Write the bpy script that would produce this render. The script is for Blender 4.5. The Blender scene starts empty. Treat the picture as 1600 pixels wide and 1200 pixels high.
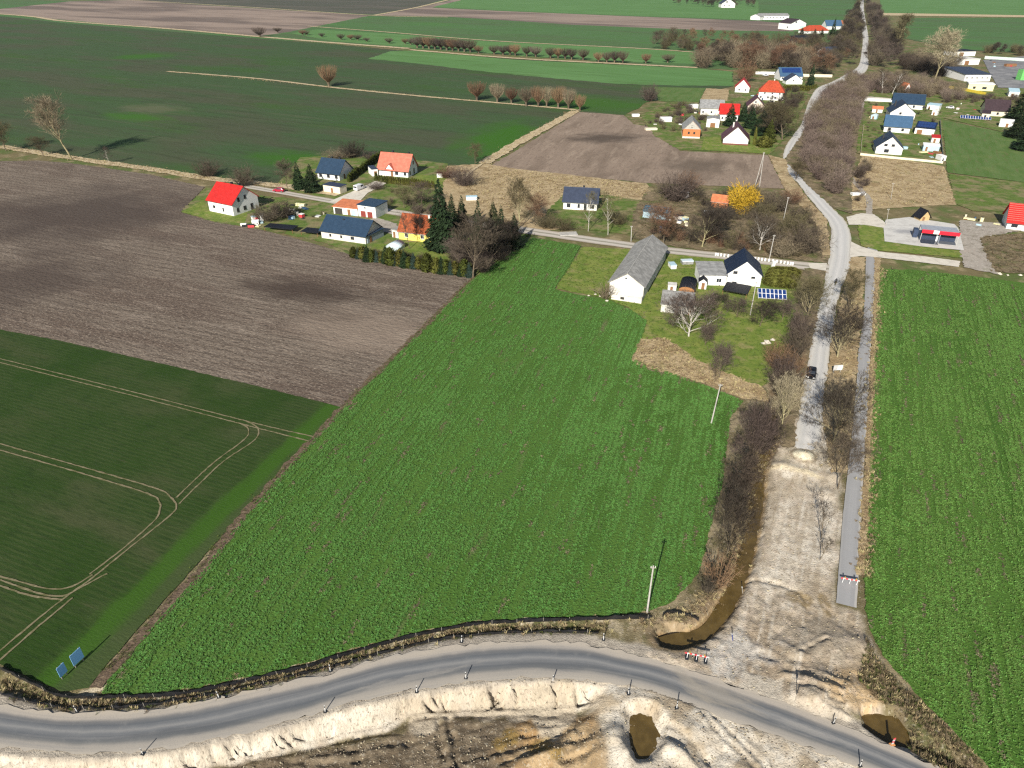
import bpy, math, random
import numpy as np
from mathutils import Vector, Matrix

# ------------------------------------------------------------------ camera, sky, sun, exposure
SC = bpy.context.scene
COL = SC.collection
CAM_H = 75.0
FPX = 1100.0                                   # focal length in pixels of the 1600 px wide photograph
TH = math.atan(0.6)                            # pitch below the horizon
ST, CT = math.sin(TH), math.cos(TH)
SUN_EL = math.radians(30.0)
SUN_DIR = Vector((0.34, 0.94, 0)).normalized()  # way the shadows fall on the ground

cam_data = bpy.data.cameras.new("camera")
cam_data.sensor_width = 36.0
cam_data.lens = 36.0 * FPX / 1600.0
cam_data.clip_start = 0.5
cam_data.clip_end = 12000.0
cam = bpy.data.objects.new("camera", cam_data)
COL.objects.link(cam)
cam.location = (0, 0, CAM_H)
cam.rotation_euler = (math.pi / 2 - TH, 0, 0)
SC.camera = cam

world = bpy.data.worlds.new("World")
SC.world = world
world.use_nodes = True
wn = world.node_tree
wn.nodes.clear()
w_out = wn.nodes.new("ShaderNodeOutputWorld")
w_bg = wn.nodes.new("ShaderNodeBackground")
w_sky = wn.nodes.new("ShaderNodeTexSky")
w_sky.sky_type = 'NISHITA'
w_sky.sun_disc = False
w_sky.sun_elevation = SUN_EL
w_sky.sun_rotation = math.atan2(-SUN_DIR.x, -SUN_DIR.y)
w_bg.inputs[1].default_value = 0.06
wn.links.new(w_sky.outputs[0], w_bg.inputs[0])
wn.links.new(w_bg.outputs[0], w_out.inputs[0])

sun_data = bpy.data.lights.new("sun", 'SUN')
sun_data.energy = 4.6
sun_data.angle = math.radians(0.5)
sun_data.color = (1.0, 0.95, 0.86)
sun = bpy.data.objects.new("sun", sun_data)
COL.objects.link(sun)
sun.rotation_euler = Vector((SUN_DIR.x, SUN_DIR.y, -math.tan(SUN_EL))).to_track_quat('-Z', 'Y').to_euler()
sun.location = (-200, -300, 300)

SC.view_settings.view_transform = 'Standard'
SC.view_settings.look = 'None'
SC.view_settings.exposure = 0.58
SC.view_settings.gamma = 1.0
SC.view_settings.use_curve_mapping = False
SC.cycles.use_denoising = False
SC.cycles.pixel_filter_type = 'BLACKMAN_HARRIS'
SC.cycles.filter_width = 1.3
SC.cycles.max_bounces = 4
SC.cycles.diffuse_bounces = 2
SC.cycles.transparent_max_bounces = 4

# ------------------------------------------------------------------ helpers
def P(px, py, z=0.0):
    """The point at height z that the photograph shows at pixel (px, py)."""
    u, v = (px - 800.0) / FPX, (py - 600.0) / FPX
    s = ST + v * CT
    d = (CAM_H - z) / s
    return Vector((u * d, d * (CT - v * ST), z))

def top_z(base, py):
    """Height of a thing standing at ground point base whose top shows in row py."""
    v = (py - 600.0) / FPX
    return CAM_H - base.y * (ST + v * CT) / (CT - v * ST)

def scale_at(px, py):
    """Pixels per metre across the view at a ground pixel."""
    v = (py - 600.0) / FPX
    return FPX * (ST + v * CT) / CAM_H

def tag(o, label=None, cat=None, group=None, kind=None):
    if label: o["label"] = label
    if cat: o["category"] = cat
    if group: o["group"] = group
    if kind: o["kind"] = kind
    return o

def link(o, parent=None):
    COL.objects.link(o)
    if parent is not None:
        o.parent = parent
    return o

def empty(name, loc, rz=0.0, label=None, cat=None, group=None):
    o = bpy.data.objects.new(name, None)
    o.empty_display_size = 0.5
    o.location = loc
    o.rotation_euler = (0, 0, rz)
    link(o)
    return tag(o, label, cat, group)

_ORD = "first second third fourth fifth sixth seventh eighth ninth tenth eleventh twelfth thirteenth fourteenth fifteenth sixteenth seventeenth eighteenth nineteenth twentieth".split()
def ordinal(n):
    """1 -> first ..."""
    if n <= 20: return _ORD[n - 1]
    t = {2: "twenty", 3: "thirty", 4: "forty"}
    te = {2: "twentieth", 3: "thirtieth", 4: "fortieth"}
    return te[n // 10] if n % 10 == 0 else t[n // 10] + "-" + _ORD[n % 10 - 1]

class MB:
    """Collects faces, then builds one mesh object."""
    def __init__(self):
        self.v = []; self.f = []
    def add(self, vs, fs):
        n = len(self.v)
        self.v.extend([tuple(p) for p in vs])
        self.f.extend([tuple(i + n for i in f) for f in fs])
        return self
    def box(self, x0, x1, y0, y1, z0, z1):
        return self.add([(x0,y0,z0),(x1,y0,z0),(x1,y1,z0),(x0,y1,z0),(x0,y0,z1),(x1,y0,z1),(x1,y1,z1),(x0,y1,z1)],
                        [(0,3,2,1),(4,5,6,7),(0,1,5,4),(1,2,6,5),(2,3,7,6),(3,0,4,7)])
    def prism(self, poly, ax, t0, t1):
        """poly: 2D outline; ax 'x': outline in (y,z) swept along x; 'y': outline in (x,z) swept along y; 'z': outline in (x,y)."""
        def p3(a, b, t):
            return (t,a,b) if ax == 'x' else ((a,t,b) if ax == 'y' else (a,b,t))
        n = len(poly)
        vs = [p3(a,b,t0) for a,b in poly] + [p3(a,b,t1) for a,b in poly]
        fs = [tuple(range(n)), tuple(range(2*n-1, n-1, -1))] + [(i, i+n, (i+1)%n+n, (i+1)%n) for i in range(n)]
        return self.add(vs, fs)
    def tube(self, p0, p1, r0, r1, n=6, cap=True):
        p0, p1 = Vector(p0), Vector(p1)
        d = p1 - p0
        if d.length < 1e-6: return self
        d.normalize()
        a = d.orthogonal().normalized(); b = d.cross(a)
        vs = []
        for p, r in ((p0, r0), (p1, r1)):
            for k in range(n):
                t = 2*math.pi*k/n
                vs.append(p + a*(r*math.cos(t)) + b*(r*math.sin(t)))
        fs = [(k, (k+1)%n, (k+1)%n+n, k+n) for k in range(n)]
        if cap: fs += [tuple(range(n-1,-1,-1)), tuple(range(n, 2*n))]
        return self.add(vs, fs)
    def mesh(self, name, mat=None):
        me = bpy.data.meshes.new(name)
        me.from_pydata(self.v, [], self.f)
        me.update()
        if mat: me.materials.append(mat)
        return me
    def build(self, name, mat, parent=None, smooth=False):
        me = self.mesh(name, mat)
        if smooth:
            me.polygons.foreach_set("use_smooth", [True]*len(me.polygons))
        o = bpy.data.objects.new(name, me)
        return link(o, parent)

def fast_mesh(name, verts, faces, mat=None):
    """verts (N,3), faces (M,k) numpy."""
    me = bpy.data.meshes.new(name)
    n, (m, k) = len(verts), faces.shape
    me.vertices.add(n); me.vertices.foreach_set("co", np.asarray(verts, np.float32).ravel())
    me.loops.add(m*k); me.loops.foreach_set("vertex_index", faces.astype(np.int32).ravel())
    me.polygons.add(m)
    me.polygons.foreach_set("loop_start", np.arange(0, m*k, k, dtype=np.int32))
    me.polygons.foreach_set("loop_total", np.full(m, k, np.int32))
    me.update(calc_edges=True); me.validate()
    if mat: me.materials.append(mat)
    return me

# numpy value noise
def vnoise(x, y, scale, seed, octaves=1):
    out = np.zeros_like(x, dtype=float); amp = 1.0; tot = 0.0
    for o in range(octaves):
        rng = np.random.RandomState(seed*17 + o)
        tab = rng.rand(256, 256)
        gx, gy = x/scale + 1000.3, y/scale + 1000.7
        ix, iy = np.floor(gx).astype(int), np.floor(gy).astype(int)
        fx, fy = gx-ix, gy-iy
        fx, fy = fx*fx*(3-2*fx), fy*fy*(3-2*fy)
        t = lambda a, b: tab[a % 256, b % 256]
        v = (t(ix,iy)*(1-fx)+t(ix+1,iy)*fx)*(1-fy) + (t(ix,iy+1)*(1-fx)+t(ix+1,iy+1)*fx)*fy
        out += amp*v; tot += amp; amp *= 0.5; scale *= 0.5
    return out/tot

def smooth01(t):
    t = np.clip(t, 0, 1)
    return t*t*(3-2*t)

def inside(x, y, poly):
    poly = np.asarray(poly)[:, :2]
    r = np.zeros(x.shape, bool)
    j = len(poly)-1
    for i in range(len(poly)):
        xi, yi = poly[i]; xj, yj = poly[j]
        c = ((yi > y) != (yj > y)) & (x < (xj-xi)*(y-yi)/(yj-yi+1e-12)+xi)
        r ^= c; j = i
    return r

def pdist(x, y, line, closed=False):
    """distance and arc length parameter to a polyline"""
    line = np.asarray(line)[:, :2]
    if closed: line = np.vstack([line, line[:1]])
    best = np.full(x.shape, 1e9); arc = np.zeros(x.shape); acc = 0.0
    for a, b in zip(line[:-1], line[1:]):
        d = b-a; L = math.hypot(*d)
        if L < 1e-9: continue
        t = np.clip(((x-a[0])*d[0]+(y-a[1])*d[1])/(L*L), 0, 1)
        q = np.hypot(x-a[0]-t*d[0], y-a[1]-t*d[1])
        m = q < best
        best = np.where(m, q, best); arc = np.where(m, acc+t*L, arc)
        acc += L
    return best, arc

def sdist(x, y, poly):
    d, _ = pdist(x, y, poly, True)
    return np.where(inside(x, y, poly), d, -d)

def catmull(pts, step):
    """resample a polyline of Vectors as a smooth curve about every step metres"""
    pts = [Vector(p) for p in pts]
    out = []
    for i in range(len(pts)-1):
        p0, p1, p2, p3 = pts[max(i-1,0)], pts[i], pts[i+1], pts[min(i+2,len(pts)-1)]
        n = max(1, int((p2-p1).length/step))
        for k in range(n):
            t = k/n
            out.append(0.5*((2*p1)+(p2-p0)*t+(2*p0-5*p1+4*p2-p3)*t*t+(3*p1-p0-3*p2+p3)*t**3))
    out.append(pts[-1])
    return out

def WP(pxs, z=0.0):
    return [P(a, b, z) for a, b in pxs]

# ------------------------------------------------------------------ materials
def new_mat(name):
    m = bpy.data.materials.new(name)
    m.use_nodes = True
    nt = m.node_tree
    return m, nt, nt.nodes["Principled BSDF"]

def N(nt, t, **kw):
    n = nt.nodes.new(t)
    for k, v in kw.items():
        setattr(n, k, v)
    return n

def mixcol(nt, fac, a, b, blend='MIX'):
    n = N(nt, "ShaderNodeMix", data_type='RGBA', blend_type=blend)
    for s, val in ((n.inputs[0], fac), (n.inputs[6], a), (n.inputs[7], b)):
        if hasattr(val, "is_linked") or hasattr(val, "links"):
            nt.links.new(val, s)
        elif isinstance(val, (int, float)):
            s.default_value = val
        else:
            s.default_value = (*val, 1.0) if len(val) == 3 else val
    return n.outputs[2]

def maprange(nt, src, lo, hi, a=0.0, b=1.0, smooth=True):
    n = N(nt, "ShaderNodeMapRange", interpolation_type='SMOOTHSTEP' if smooth else 'LINEAR')
    nt.links.new(src, n.inputs[0])
    n.inputs[1].default_value = lo; n.inputs[2].default_value = hi
    n.inputs[3].default_value = a; n.inputs[4].default_value = b
    return n.outputs[0]

_seed = [0]
def noise(nt, vec, scale, detail=3.0, rough=0.55, dist=0.0):
    n = N(nt, "ShaderNodeTexNoise")
    n.inputs["Scale"].default_value = scale
    n.inputs["Detail"].default_value = detail
    n.inputs["Roughness"].default_value = rough
    n.inputs["Distortion"].default_value = dist
    nt.links.new(vec, n.inputs["Vector"])
    return n.outputs[0]

def mapping(nt, vec, ang=0.0, sx=1.0, sy=1.0, loc=(0,0)):
    n = N(nt, "ShaderNodeMapping", vector_type='TEXTURE')
    n.inputs["Location"].default_value = (loc[0], loc[1], 0)
    n.inputs["Rotation"].default_value = (0, 0, math.radians(ang))
    n.inputs["Scale"].default_value = (sx, sy, 1)
    nt.links.new(vec, n.inputs["Vector"])
    return n.outputs[0]

def math_node(nt, op, a, b=None):
    n = N(nt, "ShaderNodeMath", operation=op)
    for s, val in ((n.inputs[0], a), (n.inputs[1], b)):
        if val is None: continue
        if isinstance(val, (int, float)): s.default_value = val
        else: nt.links.new(val, s)
    return n.outputs[0]

def gmat(name, base, layers, rough=0.95, bump=None, spec=0.1, attr=None):
    """Ground material: base colour, then layers of noise, rows or patches mixed over it, in metres of the place.
    layer: (kind, colour, factor, args)"""
    m, nt, bs = new_mat(name)
    tc = N(nt, "ShaderNodeTexCoord").outputs["Object"]
    col = base
    if attr:
        a = N(nt, "ShaderNodeAttribute", attribute_name=attr)
        col = a.outputs["Color"]
    for i, (kind, c, f, a) in enumerate(layers):
        _seed[0] += 1
        off = (_seed[0]*37.7 % 500, _seed[0]*91.3 % 500)
        if kind == 'n':          # noise: size, lo, hi, detail, angle, stretch
            size, lo, hi, det, ang, stc = (list(a) + [3, 0, 1])[:6] if len(a) == 3 else (list(a)+[0, 1])[:6] if len(a) == 4 else a
            v = mapping(nt, tc, ang, size*stc, size, off)
            fac = maprange(nt, noise(nt, v, 1.0, det), lo, hi)
        elif kind == 'r':        # rows: period, angle, lo, hi
            per, ang, lo, hi = a
            v = mapping(nt, tc, ang, 1, 1, off)
            w = N(nt, "ShaderNodeTexWave", wave_type='BANDS', bands_direction='Y')
            w.inputs["Scale"].default_value = 0.314159/per
            w.inputs["Distortion"].default_value = 2.5
            w.inputs["Detail"].default_value = 2.0
            w.inputs["Detail Scale"].default_value = 0.4
            nt.links.new(v, w.inputs["Vector"])
            fac = maprange(nt, w.outputs["Fac"], lo, hi)
        elif kind == 'b':        # patch: centre x, y, radii, angle
            cx, cy, rx, ry, ang = a
            v = mapping(nt, tc, ang, rx, ry, (cx, cy))
            nz = N(nt, "ShaderNodeTexNoise"); nz.inputs["Scale"].default_value = 2.2; nz.inputs["Detail"].default_value = 5
            nt.links.new(v, nz.inputs["Vector"])
            mx = N(nt, "ShaderNodeVectorMath", operation='LENGTH'); nt.links.new(v, mx.inputs[0])
            d = math_node(nt, 'ADD', mx.outputs["Value"], math_node(nt, 'MULTIPLY', math_node(nt, 'SUBTRACT', nz.outputs[0], 0.5), 1.3))
            fac = maprange(nt, d, 1.1, 0.25)
        elif kind == 'l':        # band along a line: start x, y, angle, half width
            cx, cy, ang, hw = a
            v = mapping(nt, tc, ang, hw, hw, (cx, cy))
            sx_ = N(nt, "ShaderNodeSeparateXYZ"); nt.links.new(v, sx_.inputs[0])
            nz = noise(nt, mapping(nt, tc, ang, 6, 2), 1.0, 5.0)
            d = math_node(nt, 'ADD', math_node(nt, 'ABSOLUTE', sx_.outputs[1]), math_node(nt, 'MULTIPLY', math_node(nt, 'SUBTRACT', nz, 0.5), 1.6))
            fac = maprange(nt, d, 1.25, 0.35)
        fac = math_node(nt, 'MULTIPLY', fac, f)
        col = mixcol(nt, fac, col, c)
    if isinstance(col, tuple):
        bs.inputs["Base Color"].default_value = (*col, 1)
    else:
        nt.links.new(col, bs.inputs["Base Color"])
    bs.inputs["Roughness"].default_value = rough
    bs.inputs["Specular IOR Level"].default_value = spec
    if bump:
        bsz, bstr, bdist = bump[:3]
        v = mapping(nt, tc, bump[3] if len(bump) > 3 else 0, bsz*(bump[4] if len(bump) > 4 else 1), bsz)
        b = N(nt, "ShaderNodeBump")
        b.inputs["Strength"].default_value = bstr; b.inputs["Distance"].default_value = bdist
        nt.links.new(noise(nt, v, 1.0, 5.0, 0.65), b.inputs["Height"])
        nt.links.new(b.outputs[0], bs.inputs["Normal"])
    return m

def pmat(name, c, rough=0.7, var=0.12, spec=0.3, metal=0.0, nscale=1.5, rand=0.0, c2=None):
    """Paint, render, bark, leaf: a colour with a little mottling, and per-thing variation if rand."""
    m, nt, bs = new_mat(name)
    tc = N(nt, "ShaderNodeTexCoord").outputs["Object"]
    nz = noise(nt, tc, nscale, 4.0, 0.6)
    dark = tuple(x*(1-var*2) for x in c) if c2 is None else c2
    col = mixcol(nt, maprange(nt, nz, 0.3, 0.72), dark, c)
    if rand:
        oi = N(nt, "ShaderNodeObjectInfo")
        hsv = N(nt, "ShaderNodeHueSaturation")
        nt.links.new(col, hsv.inputs["Color"])
        nt.links.new(maprange(nt, oi.outputs["Random"], 0, 1, 1-rand, 1+rand, False), hsv.inputs["Value"])
        nt.links.new(maprange(nt, oi.outputs["Random"], 0, 1, 0.5-rand*0.05, 0.5+rand*0.05, False), hsv.inputs["Hue"])
        col = hsv.outputs[0]
    nt.links.new(col, bs.inputs["Base Color"])
    bs.inputs["Roughness"].default_value = rough
    bs.inputs["Specular IOR Level"].default_value = spec
    bs.inputs["Metallic"].default_value = metal
    return m

def roof_mat(name, c, period=0.35, rough=0.55, ax='X', var=0.15):
    """Sheet or tile roofing: ribs as relief, weathering as colour."""
    m, nt, bs = new_mat(name)
    tc = N(nt, "ShaderNodeTexCoord").outputs["Object"]
    nz = noise(nt, mapping(nt, tc, 0, 1, 1), 0.8, 5.0, 0.65)
    col = mixcol(nt, maprange(nt, nz, 0.35, 0.7), tuple(x*(1-2*var) for x in c), c)
    nt.links.new(col, bs.inputs["Base Color"])
    w = N(nt, "ShaderNodeTexWave", wave_type='BANDS', bands_direction=ax)
    w.inputs["Scale"].default_value = 0.314159/period
    nt.links.new(tc, w.inputs["Vector"])
    b = N(nt, "ShaderNodeBump"); b.inputs["Strength"].default_value = 0.4; b.inputs["Distance"].default_value = 0.04
    nt.links.new(w.outputs["Fac"], b.inputs["Height"])
    nt.links.new(b.outputs[0], bs.inputs["Normal"])
    bs.inputs["Roughness"].default_value = rough
    bs.inputs["Specular IOR Level"].default_value = 0.3
    return m
# ------------------------------------------------------------------ ground sheets
def ang_of(p, q):
    a, b = P(*p), P(*q)
    return math.degrees(math.atan2(b.y-a.y, b.x-a.x))

def rough_outline(pts, amp, step, seed):
    rng = random.Random(seed)
    out = []
    n = len(pts)
    for i in range(n):
        a, b = pts[i], pts[(i+1) % n]
        d = b-a; L = d.length
        k = max(1, min(400, int(L/step)))
        nrm = Vector((-d.y, d.x, 0)).normalized() if L > 0 else Vector((0,0,0))
        for j in range(k):
            t = j/k
            out.append(a + d*t + nrm*(rng.uniform(-amp, amp) if j else 0))
    return out

_lay = [0]
def sheet(name, pxs, mat, label, amp=0.25, step=1.2, z=None, cat="field", kind="structure"):
    if z is None:
        _lay[0] += 1
        z = 0.005*_lay[0]
    pts = rough_outline(WP(pxs), amp, step, len(pxs)*7+int(pxs[0][0]))
    me = bpy.data.meshes.new(name)
    me.from_pydata([(p.x, p.y, z) for p in pts], [], [tuple(range(len(pts)))])
    me.update()
    if me.polygons[0].normal.z < 0: me.flip_normals()
    me.materials.append(mat)
    o = link(bpy.data.objects.new(name, me))
    return tag(o, label, cat, None, kind)

def ribbon(name, left, right, mat, label, z=0.05, step=1.0, cols=10, cat="road", world=False, jitter=0.0, kind="structure", zf=None):
    """A road surface between two pixel polylines with the same number of points."""
    L = catmull(left if world else WP(left), step); R = catmull(right if world else WP(right), step)
    n = max(len(L), len(R), 2)
    def res(c):
        c = np.array([tuple(p) for p in c]); s = np.r_[0, np.cumsum(np.hypot(*np.diff(c[:, :2], axis=0).T))]
        t = np.linspace(0, s[-1], n)
        return np.stack([np.interp(t, s, c[:, k]) for k in range(3)], 1), t
    # keep the stations of both sides in step: resample by the polyline index
    a, ta = res(L); b, tb = res(R)
    rng = np.random.RandomState(len(left)+int(abs(a[0, 0])*10))
    lat = np.linspace(0, 1, cols+1)
    V = np.zeros((n, cols+1, 3))
    for k, l in enumerate(lat):
        V[:, k] = a*(1-l)+b*l
    if jitter:
        V[:, 0, :2] += rng.uniform(-jitter, jitter, (n, 2)); V[:, -1, :2] += rng.uniform(-jitter, jitter, (n, 2))
    V[:, :, 2] = z if zf is None else zf(V[:, :, 0], V[:, :, 1])
    idx = np.arange(n*(cols+1)).reshape(n, cols+1)
    F = np.stack([idx[:-1, :-1], idx[:-1, 1:], idx[1:, 1:], idx[1:, :-1]], -1).reshape(-1, 4)
    me = fast_mesh(name, V.reshape(-1, 3), F, mat)
    if me.polygons[0].normal.z < 0: me.flip_normals()
    at = me.attributes.new("lat", 'FLOAT', 'POINT'); at.data.foreach_set("value", np.tile(lat, n).astype(np.float32))
    lo = me.attributes.new("lon", 'FLOAT', 'POINT'); lo.data.foreach_set("value", np.repeat(ta, cols+1).astype(np.float32))
    o = link(bpy.data.objects.new(name, me))
    return tag(o, label, cat, None, kind)

def strip(name, line, w, mat, label, z, cat, step=1.5, jitter=0.15, cols=2, kind="structure"):
    """A strip of width w metres along a pixel polyline."""
    c = catmull(WP(line), step)
    L, R = [], []
    for i, p in enumerate(c):
        d = (c[min(i+1, len(c)-1)]-c[max(i-1, 0)]).normalized()
        nrm = Vector((-d.y, d.x, 0))
        L.append(p+nrm*w/2); R.append(p-nrm*w/2)
    return ribbon(name, L, R, mat, label, z, step*50, cols, cat, True, jitter, kind)

def road_mat(name, stops, streak, rough=0.85, mott=(0.5, 0.5, 0.5), blobs=()):
    """Carriageway: colour across its width (dust, wheel paths), patches and streaks along it."""
    m, nt, bs = new_mat(name)
    tc = N(nt, "ShaderNodeTexCoord").outputs["Object"]
    la = N(nt, "ShaderNodeAttribute", attribute_name="lat").outputs["Fac"]
    lo = N(nt, "ShaderNodeAttribute", attribute_name="lon").outputs["Fac"]
    wob = noise(nt, tc, 0.25, 3.0)
    l2 = math_node(nt, 'ADD', la, math_node(nt, 'MULTIPLY', math_node(nt, 'SUBTRACT', wob, 0.5), 0.12))
    r = N(nt, "ShaderNodeValToRGB")
    nt.links.new(l2, r.inputs[0])
    e = r.color_ramp.elements
    e[0].position, e[0].color = stops[0][0], (*stops[0][1], 1)
    e[1].position, e[1].color = stops[-1][0], (*stops[-1][1], 1)
    for p, c in stops[1:-1]:
        k = e.new(p); k.color = (*c, 1)
    cx = N(nt, "ShaderNodeCombineXYZ")
    nt.links.new(math_node(nt, 'MULTIPLY', lo, 0.03), cx.inputs[0]); nt.links.new(math_node(nt, 'MULTIPLY', la, 9.0), cx.inputs[1])
    s1 = noise(nt, cx.outputs[0], 1.0, 4.0, 0.6)
    col = mixcol(nt, math_node(nt, 'MULTIPLY', maprange(nt, s1, 0.45, 0.75), 0.55), r.outputs[0], streak)
    s2 = noise(nt, tc, 0.6, 6.0, 0.7)
    col = mixcol(nt, math_node(nt, 'MULTIPLY', maprange(nt, s2, 0.5, 0.8), 0.4), col, mott)
    for bx, by, rx, ry, ang, c_, f_ in blobs:
        v = mapping(nt, tc, ang, rx, ry, (bx, by))
        nz = noise(nt, mapping(nt, tc, ang, 3.0, 0.5), 1.0, 5.0, 0.65)
        ln = N(nt, "ShaderNodeVectorMath", operation='LENGTH'); nt.links.new(v, ln.inputs[0])
        d_ = math_node(nt, 'ADD', ln.outputs["Value"], math_node(nt, 'MULTIPLY', math_node(nt, 'SUBTRACT', nz, 0.5), 2.2))
        col = mixcol(nt, math_node(nt, 'MULTIPLY', maprange(nt, d_, 1.1, 0.3), f_), col, c_)
    s3 = noise(nt, tc, 5.0, 3.0, 0.7)
    col = mixcol(nt, math_node(nt, 'MULTIPLY', maprange(nt, s3, 0.45, 0.8), 0.25), col, tuple(x*0.5 for x in streak))
    nt.links.new(col, bs.inputs["Base Color"])
    bs.inputs["Roughness"].default_value = rough
    bs.inputs["Specular IOR Level"].default_value = 0.25
    b = N(nt, "ShaderNodeBump"); b.inputs["Strength"].default_value = 0.3; b.inputs["Distance"].default_value = 0.03
    nt.links.new(s3, b.inputs["Height"]); nt.links.new(b.outputs[0], bs.inputs["Normal"])
    return m

AH = ang_of((495,657),(90,1050))
A1 = ang_of((380, 800), (535, 637)); A2 = ang_of((0, 561), (395, 662)); A3 = ang_of((0, 513), (535, 637))
A4 = ang_of((260, 112), (730, 157)); A6 = ang_of((780, 262), (900, 178)); A7 = ang_of((1352, 900), (1366, 520))
TAN = (0.46, 0.37, 0.24)
def blob(px, py, rx, ry, ang): 
    p = P(px, py); return (p.x, p.y, rx, ry, ang)

M_GROUND = gmat("meadow_ground", (0.17, 0.14, 0.07), [('n', (0.09, 0.13, 0.035), 0.9, (14, 0.42, 0.6, 5)), ('n', (0.34, 0.27, 0.16), 0.8, (5, 0.5, 0.72, 6)),
    ('n', (0.09, 0.065, 0.04), 0.6, (1.6, 0.52, 0.75, 5))], bump=(0.7, 0.6, 0.25))
M_RAPE = gmat("rapeseed_field", (0.078, 0.152, 0.028), [('n', (0.085, 0.19, 0.038), 0.8, (0.45, 0.46, 0.66, 5)), ('n', (0.05, 0.115, 0.018), 0.6, (9, 0.45, 0.7, 4, A1, 5)),
    ('n', (0.15, 0.12, 0.075), 0.75, (0.9, 0.6, 0.78, 5, A1, 4)), ('n', (0.17, 0.14, 0.085), 0.8, (3, 0.60, 0.78, 6, A1, 8))], bump=(0.35, 0.9, 0.25))
M_RAPE2 = gmat("rapeseed_field_by_path", (0.075, 0.148, 0.026), [('n', (0.10, 0.215, 0.038), 0.8, (0.45, 0.46, 0.66, 5)), ('n', (0.045, 0.11, 0.016), 0.6, (8, 0.45, 0.7, 4, A7, 7)),
    ('n', (0.13, 0.11, 0.055), 0.7, (1.0, 0.58, 0.76, 5, A7, 7))], bump=(0.35, 0.9, 0.25))
M_WHEAT = gmat("young_wheat", (0.031, 0.058, 0.014), [('r', (0.055, 0.075, 0.024), 0.5, (0.9, A2, 0.3, 0.9)), ('n', (0.07, 0.075, 0.035), 0.65, (9, 0.48, 0.72, 5, A2, 4)),
    ('n', (0.022, 0.052, 0.008), 0.7, (16, 0.45, 0.65, 4)), ('n', (0.018, 0.035, 0.010), 0.5, (0.7, 0.48, 0.7, 4, A2, 4)),
    ('n', (0.10, 0.09, 0.05), 0.4, (1.2, 0.62, 0.8, 5, A2, 6)), ('l', (0.060, 0.085, 0.030), 0.7, (P(470,720).x, P(470,720).y, AH, 6.5)), ('l', (0.040, 0.105, 0.010), 0.75, (P(495,657).x, P(495,657).y, AH, 2.3))], bump=(0.3, 0.7, 0.12, A2, 3))
M_PLOUGH = gmat("ploughed_soil", (0.185, 0.148, 0.115), [('r', (0.10, 0.078, 0.06), 0.55, (2.6, A3, 0.55, 0.95)), ('n', (0.12, 0.088, 0.068), 0.8, (12, 0.44, 0.64, 6, A3, 4)), ('n', (0.26, 0.21, 0.165), 0.7, (3.0, 0.5, 0.7, 6, A3, 5)),
    ('n', (0.085, 0.062, 0.048), 0.75, (0.55, 0.46, 0.68, 5, A3, 3)), ('n', (0.36, 0.30, 0.235), 0.75, (0.3, 0.54, 0.68, 3, A3, 2)), ('n', (0.05, 0.038, 0.03), 0.7, (0.45, 0.56, 0.70, 3, A3, 2.5)),
    ('b', (0.062, 0.045, 0.036), 0.85, blob(480, 455, 26, 9, A3)), ('b', (0.072, 0.055, 0.046), 0.85, blob(140, 335, 52, 42, A3)), ('b', (0.07, 0.052, 0.043), 0.75, blob(40, 440, 30, 26, A3)),
    ('b', (0.085, 0.062, 0.048), 0.6, blob(560, 505, 22, 8, A3)), ('b', (0.33, 0.26, 0.2), 0.5, blob(600, 520, 30, 14, A3))], bump=(0.8, 1.0, 0.35, A3, 2.5))
M_PLOUGH2 = gmat("harrowed_soil", (0.27, 0.205, 0.155), [('n', (0.18, 0.135, 0.10), 0.8, (14, 0.44, 0.66, 6, A6, 3)), ('n', (0.34, 0.265, 0.20), 0.7, (4, 0.5, 0.7, 6, A6, 5)),
    ('n', (0.15, 0.11, 0.085), 0.6, (1.0, 0.5, 0.7, 5, A6, 4)), ('b', (0.085, 0.065, 0.05), 0.9, blob(950, 216, 26, 14, 0)), ('b', (0.13, 0.1, 0.075), 0.8, blob(1090, 258, 20, 14, 0))], bump=(1.0, 0.9, 0.3, A6, 3))
M_FAR_PLOUGH = gmat("far_ploughed_soil", (0.30, 0.23, 0.185), [('n', (0.13, 0.10, 0.085), 0.85, (70, 0.44, 0.6, 5, A4, 4)), ('n', (0.2, 0.155, 0.125), 0.7, (18, 0.45, 0.68, 6, A4, 5))], bump=(2, 0.6, 0.3))
M_FAR_DARK = gmat("far_dark_soil", (0.085, 0.085, 0.065), [('n', (0.12, 0.105, 0.085), 0.8, (60, 0.42, 0.62, 5, A4, 5)), ('n', (0.06, 0.075, 0.04), 0.6, (18, 0.45, 0.68, 5, A4, 4))])
M_BIG = gmat("thin_winter_wheat", (0.052, 0.093, 0.036), [('n', (0.078, 0.074, 0.048), 0.65, (45, 0.44, 0.62, 5, A4, 3)), ('n', (0.045, 0.10, 0.022), 0.8, (35, 0.52, 0.7, 5, A4, 3)),
    ('n', (0.10, 0.10, 0.06), 0.55, (5, 0.54, 0.74, 4, A4, 14)), ('n', (0.042, 0.058, 0.028), 0.6, (4, 0.5, 0.7, 4, A4, 10)), ('n', (0.05, 0.055, 0.032), 0.5, (1.2, 0.48, 0.7, 4, A4, 4)),
    ('b', (0.04, 0.125, 0.012), 0.8, blob(225, 88, 30, 30, A4)), ('b', (0.13, 0.125, 0.075), 0.6, blob(240, 170, 30, 16, A4)), ('b', (0.045, 0.13, 0.015), 0.8, blob(215, 183, 32, 12, A4)),
    ('b', (0.04, 0.125, 0.012), 0.9, blob(790, 215, 55, 26, A6)), ('b', (0.04, 0.12, 0.012), 0.85, blob(470, 250, 36, 16, A4)), ('b', (0.042, 0.12, 0.013), 0.8, blob(940, 163, 60, 34, A4))], bump=(1.0, 0.5, 0.15))
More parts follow.
